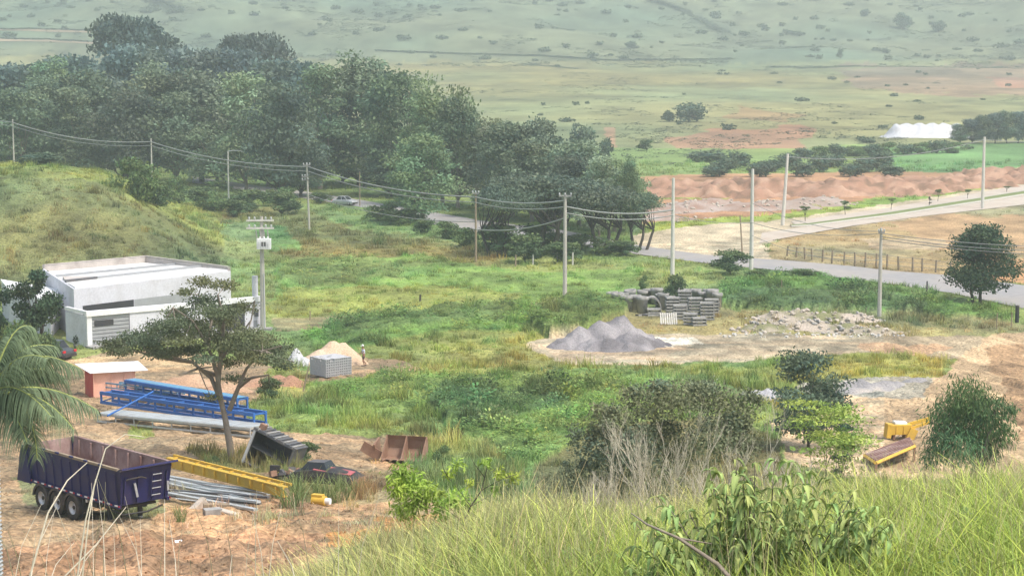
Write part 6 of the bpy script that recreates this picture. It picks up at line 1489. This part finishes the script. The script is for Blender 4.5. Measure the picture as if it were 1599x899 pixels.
def near_plants():
    # big leafy shrub close to the camera
    b = on(P(1180, 960, 15.2)); d = 15.2; k = d / F
    e = empty('leafy_shrub', b, 0, 'large leafy shrub with long arching leaves close to the camera', 'shrub')
    r = random.Random(8); m = MB(); heads = []
    for i in range(95):
        u = 1185 + r.uniform(-1, 1) ** 1 * 205; vtop = 722 + (abs(u - 1185) / 205) ** 2 * 95 + r.uniform(-8, 130)
        t = P(u, vtop, d + r.uniform(-.6, .7)) - b; s = Vector(((t.x) * .35, r.uniform(-.1, .1), 0))
        pts = [s, s.lerp(t, .5) + Vector((r.uniform(-.04, .04), 0, .05)), t]; m.tube(pts, [.009, .007, .004], M_bark if i % 3 == 0 else M_palm, 5, False)
        for f in np.linspace(.2, 1, 9): heads.append((s.lerp(t, float(f)) + Vector((0, 0, .05 * (1 - abs(2 * f - 1)))), r.uniform(.75, 1.1)))
    m.build('stem', e)
    co = []; q = []; cols = []
    for p, sc in heads:
        for j in range(r.choice((4, 5, 6, 6))):
            a = r.uniform(0, 6.283); L = r.uniform(.065, .155) * sc; W_ = L * r.uniform(.11, .18); up = r.uniform(.15, .9); dr = Vector((math.cos(a), math.sin(a), 0)); sd = Vector((-math.sin(a), math.cos(a), r.uniform(-.3, .3)))
            kk = len(co); n = 5; bcol = np.array([.23, .32, .11]) * r.uniform(.55, 1.6) * np.array([r.uniform(.9, 1.3), 1, 1])
            for s in range(n + 1):
                t = s / n; c = p + dr * L * (t - .15 * t * t) + Vector((0, 0, L * (up * t - (up + .65) * t * t)))
                w_ = W_ * math.sin(math.pi * min(.98, .06 + t * .94)) ** .7; fold = Vector((0, 0, w_ * .35))
                co += [c - sd * w_ + fold, c, c + sd * w_ + fold]; cols += [bcol, bcol * 1.25, bcol * .95]
            for s in range(n):
                i0 = kk + s * 3; q += [(i0, i0 + 1, i0 + 4, i0 + 3), (i0 + 1, i0 + 2, i0 + 5, i0 + 4)]
    obj_np('foliage', np.array([tuple(c) for c in co]), q, None, np.array(cols), M_leaf, e, True)
    # woody twig in front of it
    m = MB(); a = P(1165, 930, 13.2); pts = [P(1165, 930, 13.2) - a, P(1120, 880, 13.3) - a, P(1060, 840, 13.4) - a, P(1010, 818, 13.5) - a, P(985, 800, 13.6) - a]; m.tube(pts, [.02, .016, .012, .008, .004], M_bark, 6)
    m.tube([pts[2], P(1090, 845, 13.4) - a, P(1110, 848, 13.5) - a], [.009, .006, .003], M_bark, 5); tag(m.build('bare_branch', None, a), 'bare reddish grey branch slanting across the leafy shrub', 'branch')
    # pale dry twigs standing between brown bush and grass
    r = random.Random(10)
    for i, (u, vb, d, L, lb) in enumerate(((1040, 800, 27, .80, 'pale dry twig fork standing in the grass before the brown bush'), (1000, 790, 27.5, .62, 'low pale dry twigs left of the pale fork'), (940, 800, 27, .52, 'sprawling dry twigs at the left end of the brown bush'), (1100, 790, 28, .62, 'fine dry twigs right of the pale fork'), (1235, 760, 27, .55, 'crooked pale twig beside the yellow green sapling'))):
        b = P(u, vb, d); b.z = float(hground(b.x, b.y)[0]); m = MB(); t = P(u, vb, d) - b
        for k in range(5): branchy(m, Vector((r.uniform(-.2, .2), 0, -.1)), Vector((r.uniform(-.5, .5), r.uniform(-.2, .2), 1)).normalized(), L * r.uniform(.7, 1.1), .015, 4, r, M_twig, .55, .25)
        tag(m.build('dry_twigs', None, b), lb, 'dry twigs')
    # tall single stalks over the left foreground
    def stalk(pts, d0, d1, rad, label, mat=M_twig):
        P_ = [P(u, v, d0 + (d1 - d0) * i / (len(pts) - 1)) for i, (u, v) in enumerate(pts)]; a = P_[0].copy()
        g = float(hground(a.x, a.y)[0]); 
        m = MB(); m.tube([Vector((0, 0, min(0, g - a.z)))] + [p - a for p in P_], [rad] + [rad * (1 - .6 * i / (len(P_) - 1)) for i in range(len(P_))], mat, 5); return tag(m.build('dry_stalk', None, a), label, 'dry stalk', 'tall dry stalks before the trailer')
    stalk([(45, 905), (75, 800), (105, 750), (136, 722)], 16, 16.6, .010, 'thick dry stalk slanting up across the trailer wheels')
    stalk([(120, 905), (134, 810), (148, 755), (165, 700), (195, 678), (226, 732 - 50)], 15, 15.4, .008, 'bent pale stalk arching over the front end of the trailer')
    stalk([(128, 905), (138, 815), (147, 760), (149, 748)], 15.2, 15.5, .007, 'short upright stalk left of the arching one')
    stalk([(95, 905), (150, 850), (197, 791)], 16, 16.5, .008, 'pale stalk slanting towards the trailer landing leg')
    r = random.Random(14)
    for i in range(46):
        u = r.uniform(10, 560); h = r.uniform(40, 170); ln = r.uniform(-50, 50); v0 = 905 + r.uniform(0, 30)
        stalk([(u, v0), (u + ln * .3, v0 - h * .5), (u + ln, v0 - h)], 17 + r.uniform(-2, 4), 17.5, r.uniform(.0028, .0055), 'thin dry grass stalk rising over the orange bank at the lower left')
    # thin sapling before the orange bank
    b = P(722, 880, 24); b.z = float(hground(b.x, b.y)[0]); e = empty('sapling', b, 0, 'thin forked sapling with bright green leaves above the orange bank', 'sapling')
    m = MB(); lv = []; r = random.Random(19); q = lambda u, v, dd=0: P(u, v, 24 + dd) - b
    m.tube([Vector((0, 0, -.1)), q(728, 835), q(724, 815), q(735, 790), q(752, 765), q(758, 740), q(765, 715)][:7], [.014, .012, .011, .010, .008, .006, .003], M_barkd, 6, False)
    for u0, v0, u1, v1 in ((735, 790, 700, 745), (735, 790, 770, 770), (752, 765, 790, 745), (757, 745, 730, 705), (728, 835, 750, 815), (724, 815, 690, 790), (700, 745, 690, 720), (790, 745, 810, 738), (726, 825, 712, 800)):
        m.tube([q(u0, v0), q((u0 + u1) / 2 + r.uniform(-4, 4), (v0 + v1) / 2, r.uniform(-.1, .1)), q(u1, v1, r.uniform(-.2, .2))], [.006, .004, .002], M_barkd, 5, False)
    m.build('stem', e)
    bl = [(*q(u, v, dd), .22, .2, .16) for u, v, dd in ((640, 745, 0), (665, 765, .2), (645, 775, .1))]
    co = []; bl2 = []
    for u, v, rr in ((716, 725, 14), (700, 740, 12), (760, 722, 13), (780, 740, 14), (800, 745, 14), (735, 755, 12), (770, 765, 12), (690, 770, 10)):
        c = q(u, v, r.uniform(-.2, .2)); bl2.append((c.x, c.y, c.z, rr * .008, rr * .008, rr * .007))
    v, qd, c = crown_arrays(np.random.RandomState(51), bl2, 420, .085, .28, .5, (.32, .42, .08), .3, .1, .4); obj_np('foliage', v, qd, None, c, M_leaf, e)
    b = P(648, 860, 26); b.z = float(hground(b.x, b.y)[0]); e = empty('weed', b, 0, 'bright lime green bushy weed left of the thin sapling', 'plant')
    bl = []; m = MB()
    for u, v, rr in ((625, 740, 22), (645, 755, 26), (620, 765, 20), (650, 785, 26), (670, 770, 20), (690, 790, 24), (712, 782, 22), (735, 790, 18), (630, 795, 20)):
        c = P(u, v, 26 + r.uniform(-.2, .2)) - b; bl.append((c.x, c.y, c.z, rr * 26 / F, rr * 26 / F, rr * 26 / F)); m.tube([(0, 0, -.1), c * .5 + Vector((r.uniform(-.05, .05), 0, 0)), c], [.008, .006, .003], M_palm, 5, False)
    m.build('stem', e)
    v, qd, c = crown_arrays(np.random.RandomState(52), bl, 2300, .10, .26, .6, (.34, .45, .08), .3, .1, .4); obj_np('foliage', v, qd, None, c, M_leaf, e)
    # tall reed grass clumps on the yard edge
    rm = blades_mesh('reed', 60, 1., .35, .035, 61, .8, 4, (.8, 1.3)); sm = bpy.data.materials.get('reed_leaf') or vcol_mat('reed_leaf', .6, 0, 1, .1, trans=.2)
    cm = rm.data.copy()
    c = np.ones(len(cm.vertices) * 4, np.float32); cm.color_attributes['Col'].data.foreach_get('color', c); c = c.reshape(-1, 4); c[:, :3] *= np.array([.20, .26, .10]); cm.color_attributes['Col'].data.foreach_set('color', c.ravel()); cm.materials.clear(); cm.materials.append(sm)
    for u, vb, vt, w_, lb in ((455, 795, 742, 80, 'tall reed clump hiding the end of the yellow girder'), (435, 780, 748, 50, 'reed clump left of the tall one over the girder end'), (520, 782, 735, 55, 'reed clump in front of the wrecked car'), (545, 778, 738, 45, 'reed clump at the right end of the wrecked car'), (400, 770, 730, 50, 'dry reed clump below the tipped skip'), (350, 742, 715, 36, 'reed clump right behind the yellow girder'), (282, 812, 778, 40, 'bright reed clump beside the trailer drawbar end'), (325, 725, 700, 26, 'small reed clump left of the umbrella tree foot'), (480, 750, 725, 30, 'short reed clump left of the wrecked car'), (498, 772, 738, 46, 'short reed clump before the middle of the wrecked car'), (465, 762, 728, 44, 'green reed clump at the left end of the wrecked car'), (530, 765, 735, 40, 'reed clump over the wheel of the wrecked car'), (560, 770, 745, 30, 'low dry reed clump right of the wrecked car'), (445, 745, 722, 36, 'low reed clump between the skip and the wrecked car'),
        (752, 770, 690, 60, 'tall pale grass clump left of the brown bush'), (790, 780, 700, 60, 'tall pale grass clump touching the brown bush'), (720, 760, 700, 50, 'pale grass clump before the green creeper')):
        p = on(G(u, vb)); s = P(u, vt, p.y).z - p.z; o = inst('reed_clump', cm, None, p, (0, 0, rnd.uniform(0, 6)), (w_ * p.y / F * .75, w_ * p.y / F * .75, s)); tag(o, lb, 'grass clump', 'tall clumps of reed grass')

def palm():
    d = 58.; c0 = P(-22, 625, d); b = Vector((c0.x - .3, d, 0)); b.z = float(hground(b.x, b.y)[0])
    e = empty('palm_tree', b, 0, 'palm tree with long drooping fronds at the left edge of the photo', 'palm tree')
    m = MB(); m.tube([(0, 0, -.3), (.1, 0, (c0.z - b.z) * .5), c0 - b], [.22, .17, .14], M_bark, 12); m.build('trunk', e)
    r = random.Random(3); F_ = [([(-22, 625), (30, 575), (80, 590), (150, 655)], 'x')]
    fr = [[(-22, 625), (30, 592), (90, 600), (152, 640)], [(-22, 625), (20, 550), (60, 540), (125, 575)], [(-22, 625), (10, 530), (25, 500), (50, 510)], [(-22, 625), (20, 590), (55, 640), (58, 715)], [(-22, 625), (-5, 560), (15, 530), (20, 520)], [(-22, 625), (20, 570), (70, 565), (100, 590)], [(-22, 625), (5, 620), (30, 650), (42, 690)],
          [(-22, 625), (-60, 580), (-110, 600), (-150, 660)], [(-22, 625), (-50, 560), (-90, 540), (-140, 580)], [(-22, 625), (-40, 600), (-70, 660), (-80, 720)], [(-22, 625), (0, 590), (40, 600), (80, 650)], [(-22, 625), (-20, 540), (-30, 500), (-40, 510)], [(-22, 625), (15, 610), (55, 600), (95, 655)], [(-22, 625), (5, 560), (40, 545), (75, 560)], [(-22, 625), (0, 600), (20, 620), (30, 680)], [(-22, 625), (10, 560), (35, 530), (85, 540)], [(-22, 625), (20, 600), (70, 610), (115, 670)]]
    for i, ct in enumerate(fr):
        dep = (0, 1.2, .6, -1.2, 1.6, 2.0, -1.6, 0, 1, -1, -2.0, .5, 2.2, -2.2, 1.8, 2.6, -.8)[i]
        C4 = [P(u, v, d + dep * k / 3) - b for k, (u, v) in enumerate(ct)]
        def bz(t): return C4[0] * (1 - t) ** 3 + C4[1] * 3 * t * (1 - t) ** 2 + C4[2] * 3 * t * t * (1 - t) + C4[3] * t ** 3
        n = 16; m = MB(); m.tube([bz(k / n) for k in range(n + 1)], [.035 * (1 - .8 * k / n) + .004 for k in range(n + 1)], M_palm, 6, False); st = m.build('frond', e)
        co = []; q = []; cols = []; NL = 64
        for k in range(NL):
            t = .15 + .85 * k / (NL - 1); p = bz(t); tg = (bz(min(1, t + .02)) - bz(t - .02)).normalized(); sd = tg.cross(Vector((0, 0, 1)));
            if sd.length < .05: sd = Vector((0, 1, 0))
            sd.normalize()
            for s in (-1, 1):
                L = (1.15 if .2 < t < .85 else .8) * r.uniform(.8, 1.1) * math.sin(math.pi * (.15 + .8 * t)) ** .5; dr = (sd * s * .75 + tg * .55 + Vector((0, 0, r.uniform(-.2, .25)))).normalized()
                kk = len(co); w_ = .034; bc = np.array([.15, .20, .11]) * r.uniform(.6, 1.35); wv = tg * w_
                for j in range(4):
                    f = j / 3; c = p + dr * L * f * (1 - .25 * f) + Vector((0, 0, -L * .75 * f * f)); ww = wv * (1 - .85 * f); co += [c - ww, c + ww]; cols += [bc, bc * 1.15]
                for j in range(3): q.append((kk + 2 * j, kk + 2 * j + 1, kk + 2 * j + 3, kk + 2 * j + 2))
        obj_np('leaflets', np.array([tuple(c) for c in co]), q, None, np.array(cols), M_leaf, st)

def hill_details():
    # scattered shrubs of the far hillside: separate things sharing one mesh
    v, q, c = crown_arrays(np.random.RandomState(71), [(0, 0, .5, 1, 1, .55), (.5, .2, .35, .6, .6, .4), (-.6, -.1, .3, .6, .5, .35)], 130, .42, .7, 0, (.07, .10, .06), .3, .4, .5)
    me = mesh_np('shrub', v, q, None, c, M_leaf); r = random.Random(15); k = 0
    while k < 230:
        u = r.uniform(-20, 1620); vv = r.uniform(-6, 104) if r.random() < .72 else r.uniform(104, 235)
        if u < 620 and vv > 60: continue
        if vv > 104 and (u < 820 or r.random() < .3): continue
        if r.random() > float(vnoise(u / 90, vv / 22, 5)) * 1.4: continue
        p = on(G(u, vv)); s = r.uniform(1.0, 2.4) * (1.5 if vv < 95 else .8); o = inst('shrub', me, None, p, (0, 0, r.uniform(0, 6)), (s * r.uniform(.8, 1.9), s * r.uniform(.8, 1.6), s))
        tag(o, 'small dark shrub among many scattered over the far pasture and hillside', 'shrub', 'small shrubs scattered over the far hillside'); k += 1
    # hedge lines
    def line(pts, label, n, s0):
        P_ = []; 
        for i in range(n):
            t = i / (n - 1) * (len(pts) - 1); j = min(int(t), len(pts) - 2); f = t - j; u = pts[j][0] + (pts[j + 1][0] - pts[j][0]) * f; vv = pts[j][1] + (pts[j + 1][1] - pts[j][1]) * f
            p = on(G(u + r.uniform(-2, 2), vv + r.uniform(-.4, .4))); P_.append(p)
        s = np.array([r.uniform(.5, 1.2) * s0 for _ in P_])
        scatter('hedgerow', np.array([tuple(p) for p in P_]), np.stack([s * 2.6, s * 1.6, s], 1), np.zeros((n, 3)), np.array([[.06, .085, .05]] * n), FARCL, label)
    line([(590, 80), (700, 84), (850, 88), (960, 95), (1145, 93)], 'thin dark hedge line along the foot of the hillside', 260, 1.5)
    line([(820, 101), (900, 108)], 'short broken hedge line below the hillside foot', 40, 1.2)
    line([(0, 47), (60, 46), (150, 49)], 'hedge line along the upper farm track at the left', 60, 2.)
    line([(0, 61), (80, 63), (150, 67)], 'hedge line along the lower farm track at the left', 60, 2.)
    line([(235, 0), (262, 6), (285, 18)], 'hedge line climbing the hillside at the top left', 40, 2.4)
    line([(1020, 2), (1060, 14), (1130, 52)], 'line of scrub descending the hillside right of the middle', 70, 3.)
    line([(1245, 108), (1345, 104)], 'hedge line at the foot of the hillside towards the right', 50, 1.2)
    # farm tracks at the left
    for pts, nm in (([(-40, 46), (60, 48), (160, 51)], 'a'), ([(-40, 63), (80, 65), (160, 69)], 'b')):
        A = []; 
        for i in range(len(pts) - 1):
            for k in range(16): t = k / 16; A.append(on(G(pts[i][0] + (pts[i + 1][0] - pts[i][0]) * t, pts[i][1] + (pts[i + 1][1] - pts[i][1]) * t), .3))
        co = []; q = []
        for a in A: co += [a + Vector((0, -4.5, 0)), a + Vector((0, 4.5, .0))]
        for a, i in zip(co, range(len(co))): co[i] = on(a, .5)
        for i in range(len(A) - 1): q.append((2 * i, 2 * i + 2, 2 * i + 3, 2 * i + 1))
        tag(obj_np('farm_track', np.array([tuple(c) for c in co]), q, None, np.array([(.40, .30, .20)] * len(co)), M_heap), kind='structure')

# ------------------------------------------------------------------ assemble
forest(); heaps(); power(); building(); trailer()
c1 = G(538, 320); car('silver_car', c1, R(-28), M_silver, 'silver car driving on the road under the trees')
c2 = P(80, 553, 158); c2.z = 0; car('parked_car', Vector((c2.x, c2.y, 0)), R(150), M_char, 'dark car parked half hidden beside the white building')
person(); yard(); concrete_yard(); machine(); fences(); lone_trees(); brown_bush(); near_plants(); palm(); hill_details()
def clods():
    n = 52000; y = np.sqrt(NR.uniform(60 ** 2, 160 ** 2, n)); x = NR.uniform(-.30, .30, n) * y
    col, dens, hh, kind, lift, u, v = ground_info(x, y); pt = fbm(x / 1.6, y / 1.8, 3, 303)
    k = (dens < .2) & (NR.uniform(0, 1, n) < np.clip((pt - .42) * 4, .03, 1) * np.interp(y, [60, 85, 95, 160], [1, 1, .55, .4]) * np.where((u > 700), .35, 1)); x, y, col = x[k], y[k], col[k]; n = len(x); z = hground(x, y)
    m = stone_mesh('clod', 5, M_tuft); a = m.color_attributes.new('Col', 'FLOAT_COLOR', 'POINT'); a.data.foreach_set('color', np.ones(len(m.vertices) * 4, np.float32)); pr = bpy.data.objects.new('clod', m)
    s = NR.uniform(.03, .15, n) * np.where(y < 90, 1.2, 1.0)
    scatter('earth_clods', np.stack([x, y, z], 1), np.stack([s * 1.3, s, s * .8], 1), NR.uniform(0, 6.28, (n, 3)), np.clip(col * NR.uniform(.8, 1.2, n)[:, None], 0, .8), pr, 'crumbled clods of orange earth over the bare yard and bank')
clods(); mid_growth(); far_growth(); near_grass()

# ------------------------------------------------------------------ haze: one closed box of even density
m = bpy.data.materials.new('haze_air'); m.use_nodes = True; t = m.node_tree; t.nodes.clear()
pv = t.nodes.new('ShaderNodeVolumePrincipled'); pv.inputs['Color'].default_value = (.64, .73, .74, 1); pv.inputs['Density'].default_value = HAZE = .00055; pv.inputs['Anisotropy'].default_value = .2
ou = t.nodes.new('ShaderNodeOutputMaterial'); t.links.new(pv.outputs[0], ou.inputs['Volume'])
mb = MB(); mb.box((0, 1750, 310), (9000, 4700, 640), m); hz = mb.build('haze'); tag(hz, kind='stuff'); hz['label'] = 'pale humid air fading the far hillside'
m.cycles.homogeneous_volume = True if hasattr(m.cycles, 'homogeneous_volume') else None
